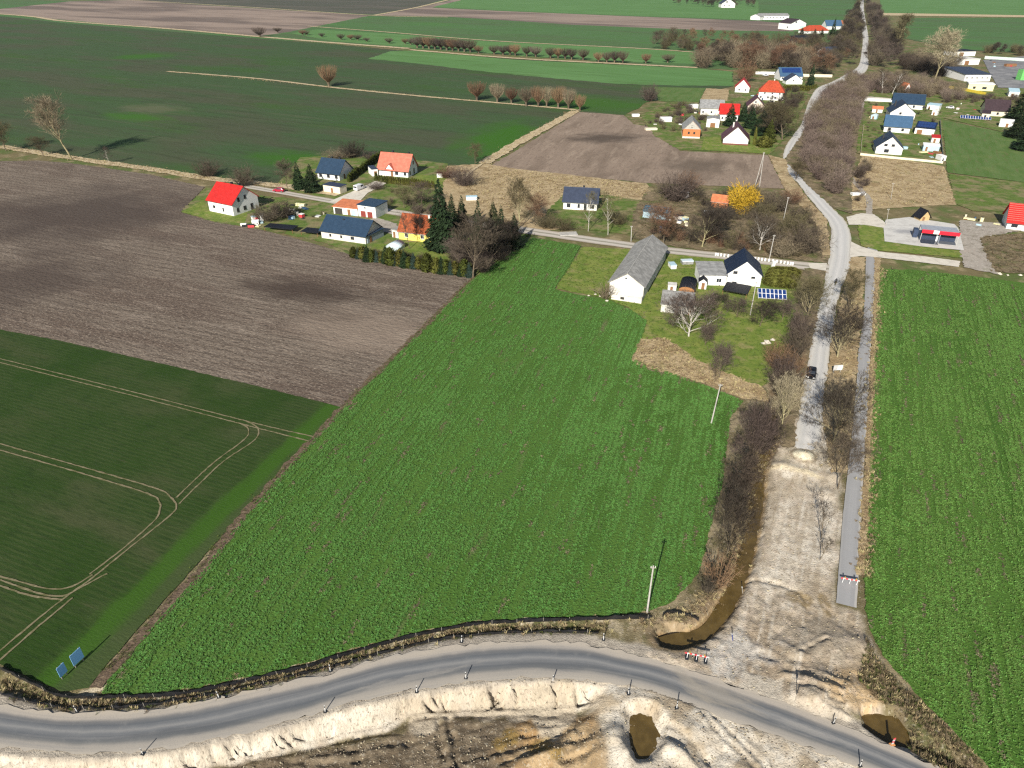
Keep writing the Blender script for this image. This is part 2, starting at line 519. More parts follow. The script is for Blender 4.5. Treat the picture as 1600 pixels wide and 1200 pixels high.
M_FAR_GREEN = gmat("far_green_crop", (0.08, 0.155, 0.055), [('n', (0.085, 0.125, 0.055), 0.8, (60, 0.45, 0.62, 5, A4, 5)), ('n', (0.07, 0.175, 0.04), 0.8, (25, 0.5, 0.7, 5, A4, 5)), ('n', (0.035, 0.09, 0.02), 0.4, (5, 0.48, 0.7, 4, A4, 6))])
M_BRIGHT = gmat("bright_green_crop", (0.10, 0.205, 0.065), [('n', (0.12, 0.235, 0.08), 0.8, (25, 0.45, 0.65, 5, A4, 5)), ('n', (0.08, 0.155, 0.045), 0.8, (6, 0.5, 0.7, 5, A4, 8)), ('n', (0.12, 0.13, 0.06), 0.5, (14, 0.62, 0.8, 4, A4, 3))])
M_LAWN = gmat("lawn", (0.14, 0.195, 0.036), [('n', (0.20, 0.23, 0.055), 0.9, (4, 0.42, 0.62, 6)), ('n', (0.27, 0.24, 0.10), 0.85, (3, 0.5, 0.7, 6)), ('n', (0.06, 0.11, 0.02), 0.6, (1.2, 0.48, 0.68, 5)),
    ('n', (0.16, 0.12, 0.06), 0.6, (6, 0.62, 0.78, 6))], bump=(0.4, 0.6, 0.15))
M_YARD = gmat("yard_grass", (0.115, 0.165, 0.038), [('n', (0.24, 0.195, 0.105), 0.85, (6, 0.43, 0.62, 6)), ('n', (0.05, 0.10, 0.016), 0.7, (2.2, 0.48, 0.68, 5)), ('n', (0.13, 0.09, 0.055), 0.6, (3, 0.56, 0.76, 5))], bump=(0.4, 0.6, 0.15))
M_PALE_GREEN = gmat("pasture", (0.105, 0.165, 0.05), [('n', (0.075, 0.14, 0.03), 0.8, (3.5, 0.42, 0.64, 5, A7, 5)), ('n', (0.15, 0.13, 0.065), 0.6, (1.6, 0.52, 0.74, 5, A7, 6)), ('n', (0.15, 0.19, 0.065), 0.5, (8, 0.5, 0.7, 4))], bump=(0.5, 0.6, 0.2))
M_DRY = gmat("dry_grass", (0.42, 0.32, 0.185), [('n', (0.27, 0.19, 0.10), 0.85, (4.5, 0.44, 0.64, 6)), ('n', (0.54, 0.43, 0.26), 0.8, (2.0, 0.5, 0.7, 6)), ('n', (0.15, 0.11, 0.06), 0.7, (1.2, 0.54, 0.74, 5)),
    ('n', (0.14, 0.15, 0.05), 0.5, (7, 0.56, 0.76, 5))], bump=(0.6, 0.9, 0.35))
M_SCRUB = gmat("scrub_ground", (0.20, 0.155, 0.095), [('n', (0.10, 0.085, 0.045), 0.85, (3.5, 0.44, 0.64, 6)), ('n', (0.36, 0.28, 0.17), 0.8, (2.0, 0.52, 0.72, 6)), ('n', (0.10, 0.13, 0.035), 0.7, (5, 0.52, 0.7, 5))], bump=(0.6, 0.9, 0.35))
M_MARGIN = gmat("dry_margin", (0.50, 0.40, 0.25), [('n', (0.30, 0.22, 0.12), 0.8, (2.5, 0.46, 0.68, 5)), ('n', (0.62, 0.52, 0.36), 0.8, (1.2, 0.5, 0.7, 5)), ('n', (0.12, 0.09, 0.05), 0.6, (1.0, 0.6, 0.78, 5))], bump=(0.6, 0.8, 0.3))
M_FURROW = gmat("bare_furrow", (0.14, 0.10, 0.068), [('n', (0.24, 0.18, 0.12), 0.8, (0.8, 0.48, 0.7, 5)), ('n', (0.06, 0.075, 0.025), 0.7, (1.5, 0.52, 0.7, 5))], bump=(0.4, 0.9, 0.25))
M_TRACK = gmat("wheel_track_soil", (0.20, 0.17, 0.10), [('n', (0.12, 0.115, 0.05), 0.9, (1.5, 0.46, 0.62, 5)), ('n', (0.33, 0.28, 0.18), 0.6, (0.5, 0.5, 0.7, 4))])
M_CONC = gmat("concrete", (0.56, 0.54, 0.50), [('n', (0.42, 0.40, 0.37), 0.7, (3.0, 0.46, 0.68, 6)), ('n', (0.66, 0.64, 0.60), 0.6, (0.8, 0.5, 0.72, 5)), ('b', (0.26, 0.26, 0.27), 0.75, blob(1418, 362, 6.5, 3.6, 10))], rough=0.8)
M_SLAB = gmat("pale_concrete_drive", (0.62, 0.57, 0.48), [('n', (0.46, 0.42, 0.35), 0.7, (2.0, 0.46, 0.68, 6)), ('n', (0.70, 0.66, 0.58), 0.6, (0.7, 0.5, 0.72, 5))], rough=0.85)
M_GRAVEL = gmat("gravel", (0.36, 0.32, 0.27), [('n', (0.22, 0.19, 0.15), 0.8, (2.5, 0.46, 0.68, 6)), ('n', (0.55, 0.50, 0.43), 0.7, (0.8, 0.52, 0.72, 6)), ('n', (0.14, 0.14, 0.06), 0.5, (3, 0.58, 0.78, 5))], bump=(0.4, 0.8, 0.2))
M_YARDPAVE = gmat("worn_asphalt_yard", (0.20, 0.20, 0.205), [('n', (0.30, 0.295, 0.29), 0.8, (9, 0.44, 0.66, 6)), ('n', (0.12, 0.12, 0.125), 0.7, (5, 0.5, 0.7, 6))])

# the land: one sheet out to the horizon, left open where the earthworks are cut into it
HX0, HX1, HY0, HY1 = -80.0, 80.0, 34.0, 139.0
BIG = 5000.0
gv = [(-BIG,-600,-0.06),(BIG,-600,-0.06),(BIG,9000,-0.06),(-BIG,9000,-0.06),(HX0,HY0,-0.06),(HX1,HY0,-0.06),(HX1,HY1,-0.06),(HX0,HY1,-0.06)]
gb = MB(); gb.add(gv, [(0,1,5,4),(1,2,6,5),(2,3,7,6),(3,0,4,7)])
tag(gb.build("ground", M_GROUND), "rough grassy ground between the fields and yards", "ground", None, "structure")

# far fields, back to front
FLD = "field"
sheet(FLD, [(-400,-8),(-150,-2),(130,1),(300,-6),(1300,-10),(1340,-10),(1340,60),(1150,110),(400,60),(-400,40)], M_FAR_GREEN, "distant green fields along the top of the picture", 1.5, 12)
sheet(FLD, [(-300,40),(-300,18),(0,14),(110,2),(200,0),(400,13),(580,24),(560,28),(450,50),(400,57),(200,40),(0,22)], M_FAR_PLOUGH, "greyish brown ploughed field beyond the big dark green field", 1.2, 8)
sheet(FLD, [(200,0),(300,-8),(700,-6),(690,0),(650,12),(582,23),(400,12)], M_FAR_DARK, "dark grey green field at the top beside the brown ploughed field", 1.2, 8)
sheet(FLD, [(582,24),(650,13),(715,-2),(722,1),(675,12),(800,18),(1000,26),(1190,33),(1240,38),(1240,49),(1100,47),(900,39),(700,26)], M_FAR_PLOUGH, "long strip of brown soil between two far green fields", 1.2, 8)
sheet(FLD, [(676,11),(722,0),(900,-3),(1185,2),(1185,31),(1000,25),(800,17)], M_BRIGHT, "bright green field above the long brown strip", 1.2, 8)
sheet(FLD, [(462,49),(580,26),(700,28),(900,42),(1100,50),(1240,52),(1240,68),(1080,80),(1000,75),(770,64),(600,51),(500,45)], M_FAR_GREEN, "green field below the long brown strip, above the pale boundary line", 1.2, 8)
sheet(FLD, [(455,52),(495,46),(600,52),(770,65),(1000,76),(1082,81),(1092,100),(1000,97),(800,86),(640,74),(520,64)], M_BRIGHT, "bright green field just behind the long row of pollard willows", 0.8, 6)
# big thin wheat field
sheet(FLD, [(-300,10),(0,25),(100,36),(250,48),(400,60),(520,69),(640,80),(800,92),(1090,106),(1145,112),(1145,135),(1010,160),(1000,168),(975,180),(880,174),(880,182),(768,248),(740,262),(560,262),(480,275),(440,287),(330,277),(230,263),(110,245),(0,228),(-300,180)], M_BIG, "huge dark green field of thin winter wheat behind the farmhouses", 0.8, 5)
sheet(FLD, [(575,92),(610,80),(645,79),(800,93),(1090,107),(1145,112),(1145,134),(1060,134),(950,130),(850,121),(740,110),(650,99)], M_BRIGHT, "bright green strip of crop in front of the pollard willows", 1.2, 5)
sheet(FLD, [(1022,136),(1102,138),(1092,160),(1030,158)], M_PALE_GREEN, "small yellow green plot beside the round purple bush", 0.5, 3)
sheet(FLD, [(1103,138),(1140,140),(1136,160),(1093,160)], M_DRY, "small plot of dry stubble behind the grey roofed barn", 0.5, 3)
sheet(FLD, [(905,175),(975,180),(990,194),(1040,203),(1062,236),(1200,243),(1226,295),(1010,286),(800,265),(768,258),(830,221)], M_PLOUGH2, "pale brown harrowed field between the two groups of houses", 0.4, 2)
sheet(FLD, [(-200,235),(0,252),(60,251),(110,255),(230,272),(320,292),(283,332),(335,347),(420,362),(480,378),(560,402),(640,418),(742,435),(536,637),(400,604),(250,569),(100,535),(0,516),(-200,480)], M_PLOUGH, "large dark brown ploughed field with wet patches", 0.2, 1.2)
sheet(FLD, [(-200,478),(0,515),(100,534),(250,568),(400,603),(536,637),(490,690),(380,800),(300,890),(165,1040),(140,1075),(95,1081),(50,1062),(0,1038),(-150,985)], M_WHEAT, "dark green young wheat field with curved tractor tracks", 0.15, 1.0)
sheet(FLD, [(832,372),(908,384),(893,412),(866,452),(900,460),(950,468),(985,484),(1011,502),(1003,530),(990,562),(1000,575),(1050,588),(1100,602),(1162,627),(1142,650),(1135,700),(1128,760),(1108,830),(1092,895),(1055,938),(1015,955),(960,963),(860,965),(780,968),(720,974),(660,986),(600,1001),(540,1018),(480,1036),(420,1051),(360,1064),(300,1076),(240,1083),(160,1085),(172,1058),(310,900),(385,802),(535,640),(742,434)], M_RAPE, "bright green rapeseed field in the middle, running up to the curved road", 0.25, 0.8)
sheet(FLD, [(1376,420),(1430,422),(1520,432),(1600,442),(1900,480),(2000,1300),(1620,1300),(1545,1200),(1500,1155),(1440,1092),(1395,1045),(1368,1005),(1354,960),(1350,900),(1358,760),(1364,600),(1369,480)], M_RAPE2, "green rapeseed field beside the cycle path", 0.25, 0.8)
strip("furrow", [(742,433),(640,534),(535,639),(385,801),(310,897),(165,1053),(150,1075)], 1.6, M_FURROW, "bare brown furrow dividing the young wheat from the rapeseed", 0.115, "furrow", 1.0, 0.4)
# pale margins and boundary strips
_mz = [0.24]
for ln, w, lb in [([(-300,5),(0,22),(100,33),(250,44),(400,57),(520,67),(640,76)], 9, "pale dry grass margin running to the first willows"),
                  ([(262,112),(400,123),(520,137),(650,150),(730,157),(800,163),(900,172)], 3.6, "pale dry grass line across the dark green field, past the lone willow"),
                  ([(0,229),(110,247),(230,264),(330,280),(440,291),(530,305)], 5.0, "tawny dry grass bank behind the ploughed field"),
                  ([(640,78),(800,91),(950,99),(1090,106)], 7, "pale ditch margin under the long row of willows"),
                  ([(480,41),(600,50),(770,64),(1000,76),(1085,82)], 5, "pale boundary line behind the willows"),
                  ([(200,0),(400,12),(580,24),(700,27)], 7, "pale track between two distant fields"),
                  ([(700,0),(650,12),(585,24)], 8, "pale cart track climbing to the top edge"),
                  ([(755,256),(830,212),(900,174)], 5.5, "dry grass balk between the big green field and the harrowed field"),
                  ([(720,282),(760,252),(838,207),(905,172)], 1.4, "narrow footpath of pale earth on the dry balk")]:
    _mz[0] += 0.006
    strip("field_margin", ln, w, M_MARGIN, lb, _mz[0], "margin", 2.5, w*0.12)
# rough and tended plots
PLOT = "grass_plot"
sheet(PLOT, [(650,262),(760,256),(800,263),(1010,287),(1020,310),(960,352),(830,362),(760,340),(700,330),(650,290)], M_DRY, "bleached dry grass rough around the blue roofed bungalow", 0.6, 1.5, cat="grass")
sheet(PLOT, [(430,292),(470,246),(560,240),(700,256),(690,300),(640,330),(500,312)], M_YARD, "patchy grass yard around the two farmhouses", 0.5, 1.5, cat="grass")
sheet(PLOT, [(283,330),(322,293),(400,305),(530,318),(640,338),(830,365),(742,434),(640,416),(560,398),(500,378),(420,360),(330,346)], M_YARD, "patchy grass yards along the ploughed field", 0.5, 1.0, cat="grass")
sheet(PLOT, [(284,331),(318,312),(330,332),(390,326),(382,350),(335,346)], M_LAWN, "green lawn around the bright red roofed house", 0.4, 1.0, cat="lawn")
sheet(PLOT, [(585,382),(690,376),(740,395),(735,425),(640,412),(570,396)], M_LAWN, "green lawn in front of the yellow house", 0.4, 1.0, cat="lawn")
sheet(PLOT, [(638,283),(655,273),(700,277),(690,288),(660,292)], M_LAWN, "small lawn beside the salmon roofed house", 0.4, 1.0, cat="lawn")
sheet(PLOT, [(855,330),(880,305),(950,305),(1040,320),(1060,350),(980,366),(850,352)], M_YARD, "grass garden around the blue roofed bungalow", 0.5, 1.0, cat="grass")
sheet(PLOT, [(1010,300),(1225,297),(1290,340),(1296,412),(1180,400),(1040,384),(985,372),(990,330)], M_SCRUB, "overgrown scrubby garden plots beside the bend in the road", 0.6, 1.2, cat="scrub")
sheet(PLOT, [(910,386),(1040,393),(1130,401),(1250,418),(1240,470),(1232,540),(1200,600),(1150,610),(1100,598),(1050,585),(1000,572),(990,560),(1003,530),(1012,502),(985,483),(950,467),(868,452),(894,412)], M_LAWN, "sunlit lawn and orchard around the grey barn", 0.4, 0.9, cat="lawn")
sheet(PLOT, [(1000,530),(1040,528),(1090,565),(1190,605),(1200,626),(1160,624),(1100,600),(1050,586),(992,570),(988,558)], M_DRY, "strip of dry weeds at the corner of the orchard", 0.5, 0.8, cat="grass")
sheet(PLOT, [(1000,180),(1050,160),(1140,158),(1200,130),(1255,115),(1262,150),(1240,200),(1205,240),(1060,234),(1022,212)], M_YARD, "patchy gardens among the red roofed houses", 0.6, 2, cat="grass")
sheet(PLOT, [(1100,215),(1205,210),(1203,241),(1095,234)], M_LAWN, "lawn below the white house with purple brown roof", 0.4, 1.5, cat="lawn")
sheet(PLOT, [(1330,140),(1600,138),(1640,180),(1640,215),(1590,212),(1475,185),(1470,260),(1340,240)], M_YARD, "gardens of the dark roofed houses beyond the lane", 0.5, 2, cat="grass")
sheet(PLOT, [(1347,240),(1475,260),(1495,320),(1400,325),(1330,330),(1330,290)], M_DRY, "square of bleached grass below the white gabled houses", 0.5, 1.5, cat="grass")
sheet(PLOT, [(1472,188),(1592,212),(1640,260),(1640,290),(1480,270)], M_PALE_GREEN, "pale green pasture with a blue streak beside the white gabled houses", 0.4, 1.5, cat="pasture")
sheet(PLOT, [(1482,272),(1640,290),(1640,330),(1520,330),(1492,318)], M_YARD, "rough weedy ground by the unfinished red roof", 0.5, 1.5, cat="grass")
sheet(PLOT, [(1530,370),(1640,362),(1640,430),(1545,425)], M_SCRUB, "brown weedy hollow at the edge of the frame", 0.5, 1.5, cat="scrub")
sheet(PLOT, [(1340,352),(1380,352),(1382,378),(1506,393),(1508,404),(1372,392),(1345,384)], M_LAWN, "green verge around the car wash forecourt", 0.3, 1.0, cat="lawn")
sheet(PLOT, [(1375,0),(1375,-8),(1900,-4),(1900,35),(1600,26),(1470,24),(1376,21)], M_BRIGHT, "far green field on the other side of the avenue", 1.0, 8, cat="field")
sheet(PLOT, [(1415,28),(1600,28),(1900,35),(1900,120),(1600,84),(1540,80),(1500,78),(1412,60)], M_FAR_GREEN, "dark green field behind the warehouses", 1.0, 6, cat="field")
sheet("yard", [(1536,94),(1600,88),(1640,92),(1640,140),(1560,137),(1548,118)], M_YARDPAVE, "grey worn asphalt yard beside the warehouses", 0.4, 2, cat="yard")
sheet("yard", [(1500,345),(1580,350),(1600,360),(1530,372),(1540,400),(1560,430),(1505,418),(1500,396),(1498,360)], M_GRAVEL, "trodden gravel between the car wash and the red roofed shell", 0.5, 1.0, cat="yard")
sheet("verge", [(1330,402),(1352,402),(1350,440),(1349,494),(1340,550),(1338,600),(1320,740),(1298,740),(1285,655),(1297,540),(1313,470),(1322,437)], M_DRY, "dry grass verge with trees between the road and the cycle path", 0.4, 0.8, cat="verge")
sheet("verge", [(1366,402),(1376,404),(1371,470),(1366,600),(1360,760),(1352,900),(1338,900),(1346,800),(1350,740),(1357,590),(1365,480)], M_DRY, "tawny verge between the cycle path and the rapeseed", 0.25, 0.8, cat="verge")
sheet("verge", [(1256,420),(1290,420),(1284,460),(1272,520),(1260,580),(1250,620),(1240,700),(1222,700),(1210,650),(1225,580),(1236,520)], M_SCRUB, "brown weedy verge between the orchard and the old road", 0.4, 0.8, cat="verge")
sheet("verge", [(1225,250),(1250,215),(1275,165),(1300,135),(1345,122),(1385,120),(1345,160),(1342,200),(1330,300),(1332,335),(1300,325),(1262,290)], M_SCRUB, "rough ground of the thicket beside the bend", 0.4, 1.5, cat="verge")
sheet("verge", [(1200,242),(1228,250),(1232,270),(1262,310),(1292,345),(1298,400),(1285,400),(1275,350),(1240,310),(1226,296)], M_DRY, "dry grass bank on the inside of the road bend", 0.4, 1.5, cat="verge")

# tractor tracks in the wheat
_mz[0] = 0.12
for ln, lb in [([(0,561),(200,611),(395,661),(490,683)], "upper wheel line of the top tractor track"), ([(0,567),(200,617),(381,664),(483,690)], "lower wheel line of the top tractor track"),
               ([(385,659),(402,668),(404,680),(392,693),(357,716),(332,737),(280,788)], "outer wheel line of the upper turning curve"), ([(372,661),(386,668),(388,680),(374,694),(345,715),(318,738),(276,778)], "inner wheel line of the upper turning curve"),
               ([(0,694),(120,728),(241,763),(266,777),(276,792),(264,808),(196,862),(147,902),(100,936),(45,980),(0,1018)], "outer wheel line of the middle turning curve"),
               ([(0,704),(120,738),(231,772),(249,785),(250,798),(241,815),(190,860),(140,898)], "inner wheel line of the middle turning curve"),
               ([(0,901),(40,912),(78,921),(111,918),(145,899)], "inner wheel line of the lowest turning curve"), ([(0,907),(40,921),(69,930),(100,932),(126,919),(168,897)], "outer wheel line of the lowest turning curve"),
               ([(114,935),(60,980),(0,1033)], "wheel line leading off toward the roadside ditch"), ([(0,916),(50,932),(100,938)], "third wheel line of the lowest turning curve")]:
    _mz[0] += 0.003
    strip("wheel_track", ln, 0.27, M_TRACK, lb, _mz[0], "track", 0.6, 0.06, 1)

# ------------------------------------------------------------------ roads
M_DETOUR = road_mat("dusty_asphalt", [(0.0, (0.46, 0.40, 0.32)), (0.16, (0.40, 0.355, 0.30)), (0.24, (0.170, 0.166, 0.162)), (0.33, (0.115, 0.123, 0.132)), (0.41, (0.170, 0.174, 0.178)), (0.47, (0.246, 0.242, 0.234)), (0.53, (0.170, 0.174, 0.178)),
    (0.64, (0.111, 0.119, 0.128)), (0.74, (0.162, 0.162, 0.157)), (0.82, (0.33, 0.30, 0.26)), (1.0, (0.44, 0.39, 0.32))], (0.25, 0.24, 0.23), mott=(0.27, 0.26, 0.24), blobs=[(*blob(1120,1085,6,1.8,-25), (0.38,0.33,0.26), 0.5), (*blob(1080,1070,4,1.2,-55), (0.34,0.30,0.24), 0.4), (*blob(300,1140,9,0.7,8), (0.10,0.105,0.11), 0.5), (*blob(640,1060,10,0.6,15), (0.36,0.33,0.29), 0.5), (*blob(860,1040,7,0.8,-3), (0.11,0.115,0.12), 0.5), (*blob(1260,1140,6,0.7,-24), (0.34,0.32,0.29), 0.5)])
UP = [(-120,1078),(-60,1090),(0,1100),(62,1110),(125,1114),(187,1112),(250,1106),(312,1096),(375,1083),(437,1069),(500,1056),(540,1045),(600,1027),(660,1017),(720,1008),(780,1003),(840,1001),(900,1004),(962,1016),(1025,1031),(1087,1050),(1150,1071),(1212,1093),(1275,1117),(1337,1142),(1400,1169),(1475,1201),(1560,1240)]
LO = [(-120,1146),(-60,1157),(0,1167),(62,1174),(125,1178),(187,1177),(250,1170),(312,1160),(375,1147),(437,1132),(500,1114),(540,1100),(600,1087),(660,1076),(720,1067),(780,1061),(840,1058),(900,1061),(962,1068),(1025,1082),(1087,1104),(1150,1129),(1212,1151),(1275,1173),(1337,1196),(1400,1222),(1475,1256),(1560,1300)]
ribbon("road", UP, LO, M_DETOUR, "dusty grey asphalt of the curved diversion road", 0.012, 0.8, 24, "road", jitter=0.28)
M_OLD = road_mat("worn_old_road", [(0.0, (0.480, 0.444, 0.384)), (0.15, (0.576, 0.552, 0.504)), (0.35, (0.480, 0.468, 0.444)), (0.5, (0.600, 0.576, 0.540)), (0.7, (0.492, 0.480, 0.456)), (0.88, (0.564, 0.540, 0.492)), (1.0, (0.456, 0.408, 0.336))], (0.408, 0.396, 0.372), mott=(0.660, 0.624, 0.564))
OLD_L = [(1344,-6),(1344,15),(1346,40),(1348,60),(1346,82),(1341,103),(1322,116),(1300,128),(1277,138),(1265,156),(1258,175),(1252,194),(1239,212),(1227,231),(1224,250),(1230,269),(1247,287),(1261,306),(1277,325),(1292,344),(1299,362),(1297,381),(1297,400),(1291,419),(1289,437),(1284,456),(1277,484),(1272,512),(1267,540),(1260,578),(1252,605),(1247,655),(1236,695),(1228,715)]
OLD_R = [(1350,-6),(1350,15),(1354,40),(1357,60),(1356,82),(1357,103),(1346,118),(1316,132),(1294,142),(1280,158),(1271,176),(1265,195),(1254,213),(1246,232),(1244,250),(1252,269),(1264,287),(1283,306),(1300,325),(1319,344),(1328,362),(1330,381),(1329,400),(1328,419),(1320,437),(1313,456),(1306,484),(1304,512),(1298,540),(1294,578),(1288,605),(1284,655),(1284,692),(1284,715)]
ribbon("road", OLD_L, OLD_R, M_OLD, "pale worn old village road winding up to the avenue", 0.15, 1.5, 12, "road", jitter=0.2, zf=lambda x, y: 0.15-0.34*smooth01((104.5+(vnoise(x, y, 1.6, 12, 3)-0.5)*15-y)/3.0))
M_PATH = road_mat("cycle_path_asphalt", [(0.0, (0.33, 0.32, 0.30)), (0.12, (0.30, 0.295, 0.29)), (0.5, (0.33, 0.325, 0.32)), (0.86, (0.30, 0.295, 0.29)), (0.9, (0.40, 0.385, 0.36)), (1.0, (0.45, 0.42, 0.38))], (0.36, 0.355, 0.35), mott=(0.40, 0.39, 0.375))
ribbon("cycle_path", [(1342,350),(1351,362),(1356,381),(1353,400),(1352,437),(1349,494),(1341,550),(1339,587),(1333,655),(1324,740),(1317,805),(1311,880),(1306,943)],
       [(1354,347),(1366,362),(1371,381),(1370,400),(1367,437),(1364,494),(1360,550),(1358,587),(1355,655),(1349,740),(1346,805),(1342,880),(1338,951)], M_PATH, "grey asphalt cycle path beside the rapeseed", 0.155, 1.5, 10, "path", jitter=0.03)
M_LANE = road_mat("farm_lane", [(0.0, (0.30, 0.25, 0.18)), (0.2, (0.52, 0.47, 0.41)), (0.36, (0.50, 0.46, 0.40)), (0.5, (0.20, 0.185, 0.13)), (0.64, (0.50, 0.46, 0.40)), (0.8, (0.52, 0.47, 0.41)), (1.0, (0.30, 0.25, 0.18))], (0.40, 0.37, 0.32), mott=(0.48, 0.44, 0.38))
ribbon("lane", [(376,287),(440,298),(500,308),(560,318),(620,328),(720,343),(825,356),(900,367),(985,379),(1045,387),(1130,396),(1240,408),(1296,414)],
       [(374,293),(438,304),(498,315),(558,326),(618,337),(720,352),(823,366),(898,377),(983,389),(1043,397),(1130,406),(1240,420),(1294,428)], M_LANE, "two rutted farm lane passing behind the grey barn", 0.165, 2, 10, "lane", jitter=0.15)
ribbon("lane", [(1345,150),(1341,175),(1332,205),(1322,240),(1322,268),(1335,290),(1352,310),(1352,345)], [(1352,150),(1348,175),(1340,205),(1330,240),(1327,265),(1341,288),(1362,312),(1362,345)], M_GRAVEL, "muddy lane along the far side of the thicket", 0.16, 2, 6, "lane", jitter=0.2)
sheet("driveway", [(1329,378),(1345,386),(1372,394),(1440,401),(1500,409),(1498,418),(1440,411),(1370,403),(1345,401),(1328,403)], M_SLAB, "pale concrete driveway leading off toward the car wash", 0.1, 1.0, 0.215, cat="driveway")
sheet("forecourt", [(1380,354),(1384,344),(1420,340),(1491,351),(1497,357),(1506,392),(1440,386),(1382,378)], M_CONC, "pale concrete forecourt under the car wash", 0.03, 1.0, 0.216, cat="forecourt")
sheet("driveway", [(1322,340),(1345,334),(1366,336),(1385,350),(1381,357),(1350,352),(1326,352)], M_SLAB, "gravelly entrance to the car wash forecourt", 0.15, 0.8, 0.217, cat="driveway")
sheet("driveway", [(514,316),(560,296),(590,282),(606,286),(575,302),(556,322)], M_SLAB, "pale concrete drive with the white van", 0.1, 1.0, 0.218, cat="driveway")
sheet("driveway", [(585,340),(620,350),(628,372),(590,360),(575,346)], M_GRAVEL, "gravel yard between the garage and the yellow house", 0.3, 1.0, 0.219, cat="driveway")
sheet("driveway", [(1262,412),(1292,412),(1290,424),(1266,420)], M_SLAB, "pale mouth of the farm lane at the road", 0.1, 1.0, 0.22, cat="driveway")
sheet("driveway", [(1345,150),(1400,155),(1400,160),(1350,158)], M_SLAB, "pale concrete apron by the long blue roof", 0.1, 2.0, 0.221, cat="driveway")
sheet("driveway", [(1356,20),(1600,24),(1900,32),(1900,34),(1600,27),(1356,24)], M_MARGIN, "pale field road leading off from the avenue", 0.3, 5.0, 0.222, cat="lane")
# ------------------------------------------------------------------ earthworks: a height field cut into the land
xs = np.arange(HX0, HX1+0.01, 0.25)
ys = np.r_[np.arange(HY0, 84, 0.2), np.arange(84, HY1, 0.5), [HY1]]
GX, GY = np.meshgrid(xs, ys)
def W2(pxs, z=0.0):
    return np.array([tuple(P(a, b, z))[:2] for a, b in pxs])
def CW(pxs, z=0.0, step=1.0):
    return np.array([tuple(p)[:2] for p in catmull(WP(pxs, z), step)])
LOW = CW(LO); UPW = CW(UP)
roadpoly = np.vstack([UPW, LOW[::-1]])
FENCE_UP = [(0,1045),(50,1068),(95,1087),(160,1089),(240,1087),(300,1080),(360,1068),(420,1055),(480,1040),(540,1022),(600,1005),(660,990),(720,978),(780,972),(860,969),(960,967),(1018,966)]
FENCE_LO = [(0,1084),(40,1095),(90,1104),(130,1106),(200,1104),(260,1097),(320,1086),(400,1069),(480,1049),(540,1034),(600,1018),(660,1003),(720,994),(800,987),(900,987),(935,989)]
MID = CW([((a+c)/2, (b+d)/2) for (a, b), (c, d) in zip(FENCE_UP[:16], FENCE_LO)])
DEPTH = 2.1
TOE = CW([(-80,1260),(200,1222),(312,1198),(344,1188),(437,1170),(500,1157),(540,1148),(600,1136),(645,1116),(720,1111),(780,1109),(840,1109),(900,1104),(935,1108),(952,1135),(965,1165),(975,1215),(985,1280)], -DEPTH)
PIT = np.vstack([TOE, [[60, 20], [-90, 20]]])
DITCH = CW([(1236,560),(1216,640),(1188,738),(1184,780),(1172,840),(1155,900),(1140,935),(1122,965),(1098,990),(1062,1003),(1040,1001)], -1.0)

d_low, s_low = pdist(GX, GY, LOW)
d_up, _ = pdist(GX, GY, UPW)
in_road = inside(GX, GY, roadpoly)
below = (~in_road) & (d_low < d_up) 
in_pit = inside(GX, GY, PIT)
d_toe, _ = pdist(GX, GY, TOE)
n3 = vnoise(GX, GY, 3.0, 3, 4); n1 = vnoise(GX, GY, 0.9, 5, 3); n8 = vnoise(GX, GY, 9.0, 8, 3)
H = np.full(GX.shape, -0.06)
# embankment from the shoulder of the road down to the floor of the pit, with runnels washed into it
t = np.clip((d_low-0.5)/(np.maximum(d_low-0.5, 0)+d_toe+1e-6), 0, 1)
t = np.where(in_pit, 1.0, np.where(below, t, 0.0))
fade = smooth01((40-GX)/14.0)*0 + smooth01((d_toe.max()-0)/1.0)
wx = 1-smooth01((GX-7.5)/4.5)                       # the pit ends toward the sandy ground by the junction
wob = (vnoise(GX, GY, 1.6, 31, 2)-0.5)*2.2+(vnoise(GX, GY, 7.0, 32, 2)-0.5)*9
gul = np.abs(vnoise(s_low*1.0+wob, d_low*0.18, 1.15, 21, 2)-0.5)*2
gul2 = np.abs(vnoise(s_low*1.0+wob, d_low*0.25, 3.7, 22, 2)-0.5)*2
cut = (np.clip(1.5-1.5*gul/0.16, 0, 1)*1.0*smooth01((vnoise(GX, GY, 3.5, 78, 2)-0.36)/0.2)+np.clip(1.6-1.6*gul2/0.11, 0, 1)*1.25)*np.sin(np.pi*np.clip(t, 0, 1)**0.7)**0.7*smooth01((vnoise(s_low, d_low*0, 9.0, 77)-0.22)/0.25)
slope = smooth01(t*1.05)*0.8+0.2*smooth01((t-0.05-(n1-0.5)*0.16)/0.10)
H = np.where(below, -slope*DEPTH*wx - cut*1.0*np.where(in_pit, 0, 1)*wx + H, H)
